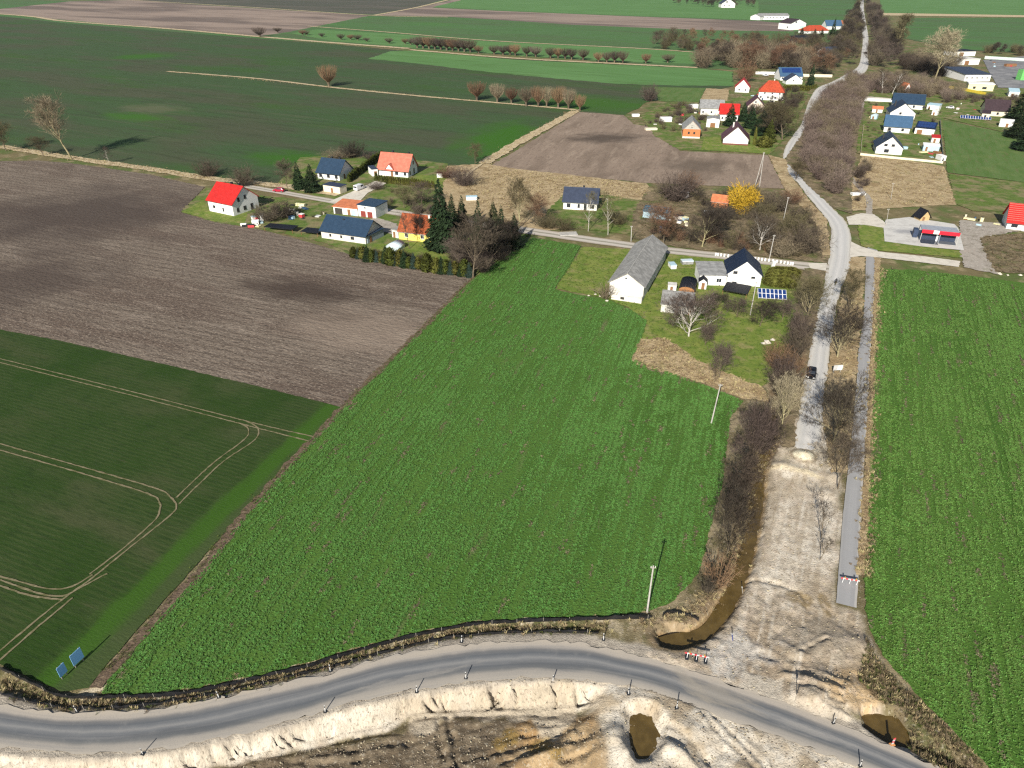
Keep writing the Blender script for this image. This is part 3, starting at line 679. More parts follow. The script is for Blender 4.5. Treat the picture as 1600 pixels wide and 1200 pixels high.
# floor of the pit: lumpy, with tyre ruts and low heaps
nd_ = vnoise(GX*0.35+GY*0.6, GY*1.0-GX*0.25, 0.6, 61, 3); floor_n = (n3-0.5)*0.45+(n1-0.5)*0.30+(n8-0.5)*0.5+(nd_-0.5)*0.35
H = np.where(in_pit, H+floor_n*wx, H)
toe_band = np.exp(-((d_toe-0.5)/0.6)**2)*np.where(in_pit, 1, 0.6)*wx
H -= toe_band*0.35*(0.5+n1)
for a, b, w, dp in [((684,1128),(696,1200),0.32,0.42),((700,1122),(714,1200),0.32,0.42),((700,1200),(880,1150),0.30,0.35),((720,1212),(910,1160),0.35,0.4),((810,1150),(890,1144),0.25,0.3),((880,1190),(925,1150),0.5,0.6),
                    ((940,1150),(930,1200),0.25,0.5),((560,1150),(540,1200),0.2,0.25),((720,1228),(960,1172),0.5,0.5),((480,1180),(640,1160),0.35,0.25),((400,1196),(560,1190),0.4,0.3)]:
    dd, _ = pdist(GX, GY, W2([a, b], -DEPTH))
    dd = dd+(n1-0.5)*0.9+(n3-0.5)*0.8; dp *= 0.55
    H += wx*np.where(in_pit, 1, 0)*(-dp*np.exp(-(dd/w)**2)+dp*0.55*np.exp(-((dd-2.2*w)/w)**2))
# sandy ground at the junction, right of the pit: heaps, a pond, wheel ruts
right = below*(1-wx)
H = np.where(below, H+(1-wx)*((n3-0.5)*0.7+(n1-0.5)*0.22-0.35*smooth01(d_low/5)), H)
def heap(px, py, r, h, ax=1.0, ang=0.0, z=0.0):
    global H
    p = P(px, py, z)
    ca, sa = math.cos(math.radians(ang)), math.sin(math.radians(ang))
    u = ((GX-p.x)*ca+(GY-p.y)*sa)/ax; v = -(GX-p.x)*sa+(GY-p.y)*ca
    d = np.hypot(u, v)+(n1-0.5)*r*0.35
    H += h*np.exp(-(d/r)**2)*np.where(in_road, 0, 1)
for hp in [(1085,1140,1.3,0.6,2.0,-30),(1050,1168,1.0,0.6,3.2,-38),(1072,1182,0.8,0.5,3.0,-38),(1100,1122,0.9,0.4,2.0,-30),(1010,1105,1.4,0.5,2.0,-20),(1110,1185,1.5,-0.5,1.6,0),(1140,1190,1.2,0.4,2,-30),
           (890,1170,1.2,0.9,2.2,20,-2),(850,1190,1.0,0.9,2.0,20,-2),(930,1185,1.3,1.0,1.8,40,-2),(905,1140,1.0,0.7,2.0,20,-2),(955,1160,1.0,0.8,1.5,60,-2),(820,1200,1.2,0.7,2.0,20,-2),(975,1190,1.2,1.0,1.6,60,-2),
           (1255,715,1.9,1.15),(1240,735,1.6,0.5,2.4,-20),(1215,727,1.2,0.35,2.4,10),(1290,770,1.2,0.4,1.5,0),(1305,745,1.0,0.5,1.2,0),
           (1300,1090,1.8,1.0,1.8,-25),(1330,1075,1.4,0.7,1.6,-30),(1270,1080,1.2,0.5,2.5,-25),(1265,1095,0.8,0.5,3.5,-25),(1285,1108,0.8,0.45,3.5,-25),(1250,1062,0.7,0.45,3.5,-22),(1270,1052,0.7,0.4,3.5,-22),
           (1300,1010,2.0,0.5,1.5,20),(1240,1020,1.2,0.35,2.5,-30),(1345,1010,1.4,0.5),(970,985,0.9,0.5,2.5,-15),(990,1000,0.9,0.45,3,-15),(960,1000,0.6,0.35,3,-10),(1060,1030,0.8,0.35,3,-20)]:
    heap(*hp)
# pond in the sand, and the pool at the culvert on the far side
POND = W2([(985,1120),(1000,1113),(1018,1120),(1029,1140),(1026,1165),(1012,1183),(995,1185),(984,1165)], -1.2)
sp = sdist(GX, GY, POND)+(n1-0.5)*0.5
H = np.where((sp > -1.2) & ~in_road, np.minimum(H, H*(1-smooth01((sp+1.2)/1.2))+(-1.3-0.7*smooth01(sp))*smooth01((sp+1.2)/1.2)), H)
POOL = W2([(1350,1120),(1372,1116),(1402,1122),(1415,1140),(1412,1156),(1392,1160),(1370,1148),(1354,1136)], -0.9)
sp = sdist(GX, GY, POOL)+(n1-0.5)*0.4
H = np.where((sp > -1.0) & ~in_road, H*(1-smooth01((sp+1.0)/1.0))+(-1.35)*smooth01((sp+1.0)/1.0), H)
TAIL = CW([(1400,1150),(1440,1170),(1490,1192),(1540,1222)], -0.7)
dt, _ = pdist(GX, GY, TAIL)
H -= 1.0*np.exp(-(dt/1.3)**2)*np.where(in_road, 0, 1)
# the stream in its ditch, ending in a pool
dd, sd = pdist(GX, GY, DITCH)
dd2 = dd+(n1-0.5)*0.5
wdt = 0.48+0.3*smooth01((sd-20)/30)
H = np.where(~in_road, H-1.25*smooth01((wdt+1.25-dd2)/1.5)*smooth01(sd/12), H)
ENDP = W2([(1030,992),(1050,986),(1075,992),(1080,1008),(1060,1016),(1036,1010)], -1.0)
sp = sdist(GX, GY, ENDP)+(n1-0.5)*0.4
H = np.where((sp > -0.9) & ~in_road, np.minimum(H, -1.45*smooth01((sp+0.9)/0.9)), H)
# roadside ditch between the two black fences
dm, _ = pdist(GX, GY, MID)
H -= 0.45*np.exp(-(dm/0.9)**2)*np.where(in_road, 0, 1)*(0.6+0.8*n3)
# the stripped carriageway: graded, rutted and trodden
DIRT = W2([(1186,735),(1222,690),(1244,650),(1286,650),(1312,745),(1314,800),(1308,880),(1304,945),(1342,955),(1352,990),(1372,1030),(1350,1080),(1420,1140),(1200,1085),(1100,1050),(1020,1025),(1080,1015),(1105,1003),(1135,975),(1150,940),(1168,895),(1180,845),(1192,785)])
sdirt = sdist(GX, GY, DIRT)
md = smooth01((sdirt+0.8+(n3-0.5)*2.5)/1.6)
ra = math.radians(A7)
AU = GX*math.cos(ra)+GY*math.sin(ra); AV = -GX*math.sin(ra)+GY*math.cos(ra)
ruts = vnoise(AU*0.10, AV, 0.7, 41, 2)
rough_end = smooth01((72-GY)/10)
H += md*np.where(in_road, 0, 1)*((n3-0.5)*(0.12+0.25*rough_end)+(n1-0.5)*(0.12+0.22*rough_end)+(ruts-0.5)*0.2+(vnoise(GX*1.0+GY*0.6, GY*0.25-GX*0.3, 0.8, 62, 3)-0.5)*0.3*rough_end)
cutl, _ = pdist(GX, GY, CW([(1168,905),(1200,908),(1235,918),(1258,935),(1262,955),(1250,978)]))
H -= md*0.22*np.exp(-((cutl+(n1-0.5)*0.4)/0.35)**2)
for cv in [[(1245,1048),(1275,1056),(1310,1075)],[(1235,1068),(1270,1080),(1312,1098)],[(1250,1090),(1285,1103),(1330,1118)],[(1190,1020),(1225,1040),(1245,1060)],[(1240,1020),(1262,1012),(1290,1000)]]:
    dc, _ = pdist(GX, GY, CW(cv)); dc = dc+(n1-0.5)*0.7
    dc = np.abs(dc+(n3-0.5)*2.2); H += np.where(in_road, 0, 1)*(0.4+0.9*n8)*(-0.24*np.exp(-(dc/0.3)**2)+0.16*np.exp(-((dc-0.7)/0.35)**2))
for ln in [[(1098,1115),(1130,1150),(1170,1185),(1195,1215)],[(1110,1112),(1145,1145),(1188,1185),(1210,1215)],[(1020,1130),(1060,1160),(1100,1200)],[(1030,1120),(1075,1150),(1120,1200)]]:
    dc, _ = pdist(GX, GY, CW(ln)); dc = dc+(n1-0.5)*0.4
    H += np.where(in_road, 0, 1)*(-0.14*np.exp(-(dc/0.25)**2)+0.08*np.exp(-((dc-0.5)/0.25)**2))
H += np.where(~in_road & (sdirt < 0) & (H < -0.2), 0, 0)
H = np.where(in_road, -0.05, H)
# keep the rim flush with the land, and the height field under the crop sheets
rim = np.minimum.reduce([GX-HX0, HX1-GX, GY-HY0+4, HY1-GY])
H = -0.06+(H+0.06)*smooth01(rim/2.0)
F1 = np.array([tuple(P(a, b))[:2] for a, b in [(832,372),(908,384),(866,452),(985,484),(1011,502),(990,562),(1100,602),(1162,627),(1142,650),(1135,700),(1128,760),(1108,830),(1092,895),(1055,938),(1015,955),(960,963),(860,965),(780,968),(720,974),(660,986),(600,1001),(540,1018),(480,1036),(420,1051),(360,1064),(300,1076),(240,1083),(160,1085),(172,1058),(310,900),(385,802),(535,640),(742,434)]])
F7 = np.array([tuple(P(a, b))[:2] for a, b in [(1376,420),(1520,432),(1900,480),(2000,1300),(1620,1300),(1545,1200),(1500,1155),(1440,1092),(1395,1045),(1368,1005),(1354,960),(1350,900),(1358,760),(1364,600),(1369,480)]])
F2P = np.array([tuple(P(a, b))[:2] for a, b in [(-200,478),(0,515),(536,637),(380,800),(165,1040),(140,1075),(95,1081),(50,1062),(0,1038),(-150,985)]])
PATHP = np.array([tuple(P(a, b))[:2] for a, b in [(1339,587),(1324,740),(1317,805),(1311,880),(1306,943),(1338,951),(1342,880),(1346,805),(1349,740),(1358,587)]])
for poly in (F1, F7, F2P, PATHP):
    m = inside(GX, GY, poly)
    H = np.where(m, np.minimum(H, -0.06), H)
flatm = ~(below | (md > 0.02) | in_road)
H = np.where(flatm, np.minimum(H, -0.03+(n1-0.5)*0.02), H)
oldroad = np.vstack([CW(OLD_L), CW(OLD_R)[::-1]])
H = np.where(inside(GX, GY, oldroad) & (GY > 104), np.minimum(H, 0.02+(n1-0.5)*0.06), H)

# what the ground is made of
C = np.zeros(GX.shape+(3,)); C[:] = (0.17, 0.14, 0.075)
def paint(mask, c):
    global C
    m = np.clip(mask, 0, 1)[..., None]
    C = C*(1-m)+np.array(c)*m
paint(smooth01((n3-0.45)/0.25)*0.8, (0.36, 0.29, 0.18))
paint(smooth01((n1-0.55)/0.2)*0.5, (0.08, 0.09, 0.03))
verge = smooth01((3.0-dm)/1.0)
paint(verge, (0.20, 0.165, 0.085)); paint(verge*smooth01((n3-0.5)/0.2), (0.10, 0.10, 0.04)); paint(verge*smooth01((n1-0.5)/0.15)*smooth01((n8-0.4)/0.2), (0.58, 0.49, 0.35))
sh = smooth01((2.2-np.minimum(d_up, d_low)+(n3-0.5)*1.5)/1.0)
paint(sh*np.where(dm < 1.0, 0.5, 1.0), (0.36, 0.315, 0.255)); paint(sh*smooth01((n1-0.5)/0.2)*0.7, (0.50, 0.44, 0.35))
face = np.where(below, smooth01((t-0.06)/0.10), 0)*np.where(in_pit, smooth01((0.9-d_toe+(n3-0.5)*2.2)/0.8), 1)
sandy = np.where(below, np.maximum(face, (1-wx)), 0)
paint(sandy, (0.52, 0.455, 0.36)); paint(sandy*smooth01((n1-0.42)/0.25)*0.75, (0.63, 0.575, 0.48)); paint(sandy*smooth01((n8-0.48)/0.2)*0.5, (0.42, 0.34, 0.24)); paint(sandy*smooth01((n3-0.55)/0.15)*0.45, (0.36, 0.29, 0.21))
paint(np.where(below, 1-wx, 0)*smooth01((n3-0.46)/0.16)*0.85, (0.37, 0.295, 0.20)); paint(np.where(below, 1-wx, 0)*smooth01((n8-0.55)/0.14)*0.6, (0.26, 0.20, 0.12))
pitm = np.where(in_pit, smooth01((d_toe-0.6+(n3-0.5)*2.4)/1.2), 0)*wx
paint(pitm, (0.165, 0.128, 0.085)); paint(pitm*smooth01((n3-0.5)/0.2)*0.8, (0.125, 0.095, 0.062)); paint(pitm*smooth01((n1-0.5)/0.2)*0.55, (0.27, 0.215, 0.145))
po = P(905, 1175, -2); orange = np.exp(-(((GX-po.x)/9)**2+((GY-po.y)/6)**2))
paint(pitm*smooth01((orange+n3*0.6-0.62)/0.3), (0.34, 0.215, 0.10)); paint(pitm*smooth01((orange+n1*0.7-0.85)/0.25), (0.40, 0.29, 0.165)); paint(pitm*smooth01((nd_-0.55)/0.15)*0.5, (0.09, 0.07, 0.045))
for px, py, rx, ry in [(663,1128,1.7,1.9),(700,1115,1.2,1.0),(758,1110,1.6,1.4),(776,1108,1.3,1.1),(810,1112,1.7,1.5),(855,1118,2.0,3.2),(880,1105,1.6,2.6)]:
    p = P(px, py, -DEPTH); q = np.hypot((GX-p.x)/rx, (GY-p.y)/ry)+(n3-0.5)*0.7      # fans of washed sand
    paint(smooth01((1.15-q)/0.35)*np.where(below, 1, 0), (0.46, 0.39, 0.29))
for px, py, r in [(845,1168,1.6),(800,1150,1.2),(780,1165,1.0),(870,1185,1.4)]:
    p = P(px, py, -DEPTH); q = np.hypot((GX-p.x)/r, (GY-p.y)/r)+(n3-0.5)*1.3
    paint(smooth01((1.0-q)/0.5)*pitm*0.8, (0.25, 0.165, 0.05))
# stripped carriageway: pale dry sand above, churned and darker by the junction
paint(md, (0.55, 0.48, 0.38)); paint(md*rough_end, (0.345, 0.275, 0.195)); paint(md*smooth01((n3-0.45)/0.2)*0.7*(1-0.5*rough_end), (0.68, 0.615, 0.51)); paint(md*smooth01((ruts-0.52)/0.14)*0.65, (0.38, 0.315, 0.23)); paint(md*smooth01((vnoise(AU*0.06, AV, 0.55, 43, 2)-0.58)/0.12)*0.6, (0.66, 0.60, 0.50)); paint(md*smooth01((n1-0.56)/0.16)*0.45, (0.27, 0.21, 0.145))
paint(md*smooth01((n8-0.56)/0.16)*0.45, (0.37, 0.29, 0.19))
wet = np.exp(-((pdist(GX, GY, CW([(1190,985),(1195,1020),(1200,1050)]))[0])/2.2)**2)
paint(md*wet*smooth01((n3-0.3)/0.3)*0.7, (0.24, 0.185, 0.125))
greyz = np.exp(-(((GX-P(1300,1000).x)/7)**2+((GY-P(1300,1000).y)/6)**2)); paint(md*smooth01((greyz+n3-0.95)/0.3)*0.7, (0.31, 0.26, 0.195))
greyz = np.exp(-(((GX-P(1150,1020).x)/6)**2+((GY-P(1150,1020).y)/4)**2)); paint(md*smooth01((greyz+n3-0.9)/0.3)*0.75, (0.50, 0.47, 0.42))
for px, py, rx, ry in [(1250,935,2.0,1.6),(1290,945,0.9,2.2)]:
    p = P(px, py); q = np.hypot((GX-p.x)/rx, (GY-p.y)/ry)+(n3-0.5)*0.8; paint(smooth01((1.1-q)/0.4)*md*0.75, (0.25, 0.18, 0.085))
p = P(1330, 1075); q = np.hypot((GX-p.x)/4.2, (GY-p.y)/2.8)+(n3-0.5)*0.8; paint(smooth01((1.1-q)/0.4)*0.9*np.where(in_road, 0, 1), (0.52, 0.37, 0.205))
p = P(1262, 716); q = np.hypot((GX-p.x)/7.5, (GY-p.y)/4.5)+(n3-0.5)*0.6; paint(smooth01((1.1-q)/0.4)*md*0.35, (0.60, 0.52, 0.36))
p = P(1255, 714); q = np.hypot(GX-p.x, GY-p.y)+(n1-0.5)*0.5; paint(smooth01((2.6-q)/0.5), (0.30, 0.24, 0.16)); paint(smooth01((1.9-q)/0.35), (0.85, 0.77, 0.56))
dc, _ = pdist(GX, GY, CW([(1206,730),(1240,735),(1278,745)])); paint(smooth01((0.9-dc+(n1-0.5))/0.5)*0.85, (0.74, 0.63, 0.43))
RAMP = W2([(1160,1046),(1226,1061),(1226,1102),(1154,1078)]); sr = smooth01((sdist(GX, GY, RAMP)+(n1-0.5)*0.7)/0.5)
paint(sr*0.9*np.where(in_road, 0, 1), (0.52, 0.46, 0.37)); H = H*(1-sr)+np.where(in_road, -0.05, 0.0+(n1-0.5)*0.08)*sr
# wasteland bank beyond the culvert pool
BANK = W2([(1352,1000),(1372,1030),(1400,1062),(1450,1110),(1510,1165),(1560,1215),(1480,1215),(1420,1165),(1415,1130),(1380,1100),(1340,1070)])
sb = smooth01((sdist(GX, GY, BANK)+(n3-0.5)*2)/0.8)
paint(sb, (0.19, 0.15, 0.09)); paint(sb*smooth01((n3-0.5)/0.15)*0.8, (0.10, 0.105, 0.04)); paint(sb*smooth01((n1-0.55)/0.15)*0.7, (0.34, 0.265, 0.16))
# banks of the stream
bk = smooth01((3.0-dd+(n3-0.5)*1.6)/0.8)*np.where(in_road, 0, 1)*np.where(md > 0.6, 0.3, 1)
paint(bk, (0.24, 0.175, 0.105)); paint(bk*smooth01((n3-0.5)/0.2)*0.8, (0.36, 0.275, 0.17)); paint(bk*smooth01((n1-0.55)/0.2)*0.6, (0.10, 0.085, 0.045))
wetl = smooth01((1.6-dd)/0.4)*np.where(in_road, 0, 1); paint(wetl, (0.40, 0.29, 0.16)); paint(smooth01((-0.75-H)/0.15)*wetl*0.7, (0.19, 0.12, 0.055))
fine = vnoise(GX, GY, 0.55, 93, 2); paint(np.where(md > 0.5, 1, 0)*smooth01((fine-0.6)/0.12)*0.3, (0.22, 0.17, 0.115)); paint(np.where(md > 0.5, 1, 0)*smooth01((vnoise(GX, GY, 0.7, 94, 2)-0.6)/0.12)*0.35, (0.62, 0.51, 0.40))
C *= (0.80+0.40*vnoise(GX, GY, 0.5, 91, 2))[..., None]

M_EARTH = gmat("earthworks_soil", None, [('n', (0.09, 0.07, 0.05), 0.5, (0.28, 0.54, 0.68, 4)), ('n', (0.66, 0.60, 0.48), 0.32, (0.4, 0.56, 0.70, 4))], rough=0.95, bump=(0.22, 1.0, 0.16), attr="soil")
ny, nx = GX.shape
idx = np.arange(ny*nx).reshape(ny, nx)
F = np.stack([idx[:-1, :-1], idx[:-1, 1:], idx[1:, 1:], idx[1:, :-1]], -1).reshape(-1, 4)
me = fast_mesh("earthworks", np.stack([GX, GY, H], -1).reshape(-1, 3), F, M_EARTH)
ca = me.attributes.new("soil", 'FLOAT_COLOR', 'POINT')
ca.data.foreach_set("color", np.c_[C.reshape(-1, 3), np.ones(ny*nx)].astype(np.float32).ravel())
me.polygons.foreach_set("use_smooth", np.ones(len(me.polygons), bool))
tag(link(bpy.data.objects.new("earthworks", me)), "dug up sandy earthworks around the diversion road, with embankment and pit", "earthworks", None, "structure")

def ground_z(x, y):
    """height of the earthworks at a place (0 outside)"""
    if not (HX0 < x < HX1 and HY0 < y < HY1): return 0.0
    i = int(np.clip(np.searchsorted(ys, y)-1, 0, ny-2)); j = int(np.clip((x-HX0)/0.25, 0, nx-2))
    return float(H[i, j])

# water
def water_mat(name, c, rough):
    m, nt, bs = new_mat(name)
    tc = N(nt, "ShaderNodeTexCoord").outputs["Object"]
    col = mixcol(nt, maprange(nt, noise(nt, tc, 0.7, 4.0), 0.35, 0.7), c, tuple(x*1.5 for x in c))
    nt.links.new(col, bs.inputs["Base Color"])
    bs.inputs["Roughness"].default_value = rough; bs.inputs["Specular IOR Level"].default_value = 0.35
    b = N(nt, "ShaderNodeBump"); b.inputs["Strength"].default_value = 0.08; b.inputs["Distance"].default_value = 0.02
    nt.links.new(noise(nt, tc, 4.0, 2.0), b.inputs["Height"]); nt.links.new(b.outputs[0], bs.inputs["Normal"])
    return m
M_MUD = water_mat("muddy_water", (0.085, 0.057, 0.019), 0.05)
def water(pxs, z, label):
    pts = WP(pxs, z)
    b = MB(); b.add(pts, [tuple(range(len(pts)))])
    o = b.build("water", M_MUD)
    if o.data.polygons[0].normal.z < 0: o.data.flip_normals()
    tag(o, label, "water", None, "structure")
water([(974,1105),(1000,1098),(1032,1106),(1046,1140),(1040,1178),(1016,1202),(986,1200),(972,1165)], -1.28, "round muddy brown pond below the diversion road")
water([(1340,1112),(1372,1104),(1412,1112),(1428,1140),(1420,1168),(1390,1172),(1360,1152),(1342,1138)], -1.08, "dark muddy pool at the culvert beside the field corner")
ribbon("water", [(1222,600),(1203,650),(1168,738),(1160,790),(1146,850),(1130,905),(1114,950),(1092,975),(1050,982),(1024,990)], [(1235,600),(1222,650),(1200,742),(1198,790),(1188,850),(1172,905),(1156,955),(1122,992),(1085,1022),(1030,1016)], M_MUD, "muddy brown stream along the stripped road, ending in a pool", -0.98, 1.5, 2, "water")
# ------------------------------------------------------------------ buildings
WHITE = pmat("white_render", (0.80, 0.79, 0.76), 0.85, 0.04, 0.2)
OFFW = pmat("weathered_white_render", (0.72, 0.69, 0.63), 0.9, 0.12, 0.2, nscale=0.9)
GREYW = pmat("blue_grey_cladding", (0.25, 0.30, 0.34), 0.8, 0.06)
CREAM = pmat("cream_render", (0.74, 0.66, 0.50), 0.85, 0.05)
YELLOW = pmat("yellow_render", (0.80, 0.66, 0.16), 0.85, 0.05)
PALEY = pmat("pale_yellow_render", (0.78, 0.72, 0.42), 0.85, 0.05)
PINKW = pmat("pinkish_render", (0.74, 0.62, 0.52), 0.85, 0.05)
BRICK = pmat("orange_brick", (0.58, 0.22, 0.09), 0.9, 0.15, 0.15, nscale=3)
PLINTH = pmat("maroon_plinth", (0.20, 0.07, 0.06), 0.8, 0.1)
MINT = pmat("mint_render", (0.55, 0.78, 0.70), 0.85, 0.05)
LBLUE = pmat("pale_blue_boards", (0.45, 0.62, 0.70), 0.7, 0.1)
WOODB = pmat("brown_boards", (0.30, 0.15, 0.07), 0.8, 0.2, nscale=3)
DARKM = pmat("dark_metal", (0.025, 0.028, 0.032), 0.5, 0.1, 0.4)
FRAMEM = pmat("window_frame", (0.75, 0.75, 0.74), 0.6, 0.03)
FRAMED = pmat("dark_window_frame", (0.05, 0.045, 0.04), 0.6, 0.03)
GLASS = pmat("window_glass", (0.03, 0.035, 0.045), 0.08, 0.1, 0.6)
CONCB = pmat("raw_concrete", (0.48, 0.46, 0.42), 0.9, 0.15)
R_RED = roof_mat("bright_red_roof_sheet", (0.52, 0.022, 0.018), 0.3, 0.55, var=0.12)
R_SALMON = roof_mat("salmon_tile_roof", (0.60, 0.175, 0.115), 0.3, 0.75, var=0.14)
R_NAVY = roof_mat("navy_metal_roof", (0.026, 0.052, 0.092), 0.35, 0.45, var=0.1)
R_DNAVY = roof_mat("dark_navy_roof", (0.014, 0.024, 0.052), 0.35, 0.45, var=0.1)
R_SLATE = roof_mat("slate_blue_roof", (0.042, 0.054, 0.088), 0.3, 0.55, var=0.1)
R_TILE = roof_mat("old_red_tile_roof", (0.40, 0.10, 0.035), 0.28, 0.85, var=0.3)
R_GREY = roof_mat("grey_fibre_cement_roof", (0.37, 0.36, 0.335), 0.18, 0.9, var=0.2)
R_LGREY = roof_mat("pale_grey_corrugated_roof", (0.34, 0.34, 0.33), 0.18, 0.8, var=0.2)
R_BLACK = roof_mat("black_roof_felt", (0.012, 0.013, 0.018), 0.5, 0.6, var=0.1)
R_BROWN = roof_mat("purple_brown_roof", (0.10, 0.035, 0.045), 0.3, 0.6, var=0.12)
R_DBROWN = roof_mat("dark_brown_roof", (0.055, 0.035, 0.04), 0.3, 0.6, var=0.12)
R_ORANGE = roof_mat("orange_red_tile_roof", (0.50, 0.075, 0.03), 0.3, 0.75, var=0.18)
R_SOFTOR = roof_mat("faded_orange_roof", (0.66, 0.22, 0.10), 0.3, 0.8, var=0.15)
R_BLUE = roof_mat("bright_blue_roof", (0.055, 0.115, 0.20), 0.35, 0.5, var=0.08)
R_GBLUE = roof_mat("greenish_blue_roof", (0.10, 0.20, 0.26), 0.2, 0.6, var=0.15)
SOLAR = pmat("solar_cell", (0.016, 0.045, 0.17), 0.2, 0.1, 0.6)

def frame_of(A, B):
    a, b = P(*A), P(*B)
    return a, math.atan2(b.y-a.y, b.x-a.x), (b-a).length

def window(parent, face, u, z, w, h, L, D, fr=FRAMEM, name="window"):
    """A frame standing 4 cm proud of the wall with its dark pane set back in it. face f front, r right gable, l left, b back"""
    def tr(a, d, zz):
        return {'f': (a, -d, zz), 'r': (L+d, a, zz), 'l': (-d, a, zz), 'b': (a, D+d, zz)}[face]
    def slab(mb, a0, a1, d0, d1, z0, z1):
        p, q = tr(a0, d0, z0), tr(a1, d1, z1)
        mb.box(min(p[0],q[0]), max(p[0],q[0]), min(p[1],q[1]), max(p[1],q[1]), z0, z1)
    m = MB(); e = 0.09
    slab(m, u, u+e, -0.02, 0.05, z, z+h); slab(m, u+w-e, u+w, -0.02, 0.05, z, z+h)
    slab(m, u+e, u+w-e, -0.02, 0.05, z, z+e); slab(m, u+e, u+w-e, -0.02, 0.05, z+h-e, z+h)
    slab(m, u-0.06, u+w+0.06, -0.02, 0.10, z-0.07, z-0.003)
    if w > 1.1: slab(m, u+w/2-0.04, u+w/2+0.04, -0.02, 0.04, z+e, z+h-e)
    o = m.build(name, fr, parent)
    g = MB(); slab(g, u+e, u+w-e, -0.02, 0.022, z+e, z+h-e)
    g.build("pane", GLASS, o)
    return o

def house(name, label, A, B, depth, wh, rh, wall, roof, ridge='x', over=0.45, chim=None, fw=(), rw=(), lw=(), door=None, cat="house", hip=0.0, plinth=None, group=None, base=0.0, trim=None, dark=False, gutter=True, th=0.16):
    """A, B: foot of the visible front wall in the photograph; depth runs away from it. ridge 'x' along the front, 'y' gable to the front, 'flat', 'lean' sloping to the front."""
    a, rz, L = frame_of(A, B); D = depth
    r = empty(name, (a.x, a.y, base), rz, label, cat, group)
    if ridge == 'x' and hip == 0:
        ol = [(0,0),(D,0),(D,wh),(D/2,wh+rh),(0,wh)]
        MB().prism(ol, 'x', 0, L).build("wall", wall, r)
    elif ridge == 'y' and hip == 0:
        MB().prism([(0,0),(L,0),(L,wh),(L/2,wh+rh),(0,wh)], 'y', 0, D).build("wall", wall, r)
    elif ridge == 'lean':
        MB().prism([(0,0),(D,0),(D,wh+rh),(0,wh)], 'x', 0, L).build("wall", wall, r)
    else:
        MB().box(0, L, 0, D, 0, wh).build("wall", wall, r)
    m = MB(); o = over; up = 0.03
    if hip:
        hx = hip; s = rh/(D/2 if ridge == 'x' else L/2); e = wh-o*s*0.5+up
        if ridge == 'x':
            vs = [(-o,-o,e),(L+o,-o,e),(L+o,D+o,e),(-o,D+o,e),(hx,D/2,wh+rh),(L-hx,D/2,wh+rh)]
        else:
            vs = [(L+o,-o,e),(L+o,D+o,e),(-o,D+o,e),(-o,-o,e),(L/2,hx,wh+rh),(L/2,D-hx,wh+rh)]
        m.add(vs, [(0,1,5,4),(1,2,5),(2,3,4,5),(3,0,4),(3,2,1,0)])
    elif ridge == 'x':
        s = rh/(D/2)
        for sg in (0, 1):
            y0, y1 = (-o, D/2) if sg == 0 else (D+o, D/2)
            z0, z1 = wh-o*s+up, wh+rh+up
            m.prism([(y0,z0),(y1,z1),(y1,z1+th),(y0,z0+th)] if sg == 0 else [(y0,z0),(y0,z0+th),(y1,z1+th),(y1,z1)], 'x', -o, L+o)
    elif ridge == 'y':
        s = rh/(L/2)
        for sg in (0, 1):
            x0, x1 = (-o, L/2) if sg == 0 else (L+o, L/2)
            z0, z1 = wh-o*s+up, wh+rh+up
            m.prism([(x0,z0),(x1,z1),(x1,z1+th),(x0,z0+th)] if sg == 0 else [(x0,z0),(x0,z0+th),(x1,z1+th),(x1,z1)], 'y', -o, D+o)
    elif ridge == 'lean':
        s = rh/D
        m.prism([(-o,wh-o*s+up),(D+o,wh+rh+o*s+up),(D+o,wh+rh+o*s+up+th),(-o,wh-o*s+up+th)], 'x', -o, L+o)
    else:
        m.box(-o, L+o, -o, D+o, wh+up, wh+up+max(0.18, rh))
    ro = m.build("roof", roof, r)
    if ridge == 'x' and not hip and gutter:
        g = MB(); s = rh/(D/2); z0 = wh-o*s+up
        g.tube((-o, -o-0.05, z0+0.02), (L+o, -o-0.05, z0+0.02), 0.07, 0.07, 5)
        g.build("gutter", DARKM if dark else CONCB, ro)
    if ridge in ('x', 'y') and not hip:
        g = MB()
        if ridge == 'x': g.tube((-o, D/2, wh+rh+th+up), (L+o, D/2, wh+rh+th+up), 0.11, 0.11, 5)
        else: g.tube((L/2, -o, wh+rh+th+up), (L/2, D+o, wh+rh+th+up), 0.11, 0.11, 5)
        g.build("ridge_cap", trim or roof, ro)
    for c in ([chim] if chim and not isinstance(chim[0], tuple) else (chim or [])):
        cx, cy, ch = c
        cm = MB().box(cx-0.3, cx+0.3, cy-0.35, cy+0.35, wh+0.2, wh+rh+ch)
        cm.box(cx-0.37, cx+0.37, cy-0.42, cy+0.42, wh+rh+ch, wh+rh+ch+0.1)
        cm.build("chimney", OFFW if not dark else DARKM, ro)
    fr = FRAMED if dark else FRAMEM
    for w in fw: window(r, 'f', *w, L, D, fr)
    for w in rw: window(r, 'r', *w, L, D, fr)
    for w in lw: window(r, 'l', *w, L, D, fr)
    if door:
        face, u, dw, dh = door
        dm_ = MB()
        if face == 'f': dm_.box(u, u+dw, -0.06, 0.02, 0.02, dh)
        elif face == 'r': dm_.box(L-0.02, L+0.06, u, u+dw, 0.02, dh)
        else: dm_.box(-0.06, 0.02, u, u+dw, 0.02, dh)
        do = dm_.build("door", WOODB, r)
        hm = MB()
        if face == 'f': hm.box(u+dw-0.2, u+dw-0.1, -0.11, -0.06, 1.0, 1.12)
        elif face == 'r': hm.box(L+0.06, L+0.11, u+dw-0.2, u+dw-0.1, 1.0, 1.12)
        else: hm.box(-0.11, -0.06, u+dw-0.2, u+dw-0.1, 1.0, 1.12)
        hm.build("handle", DARKM, do)
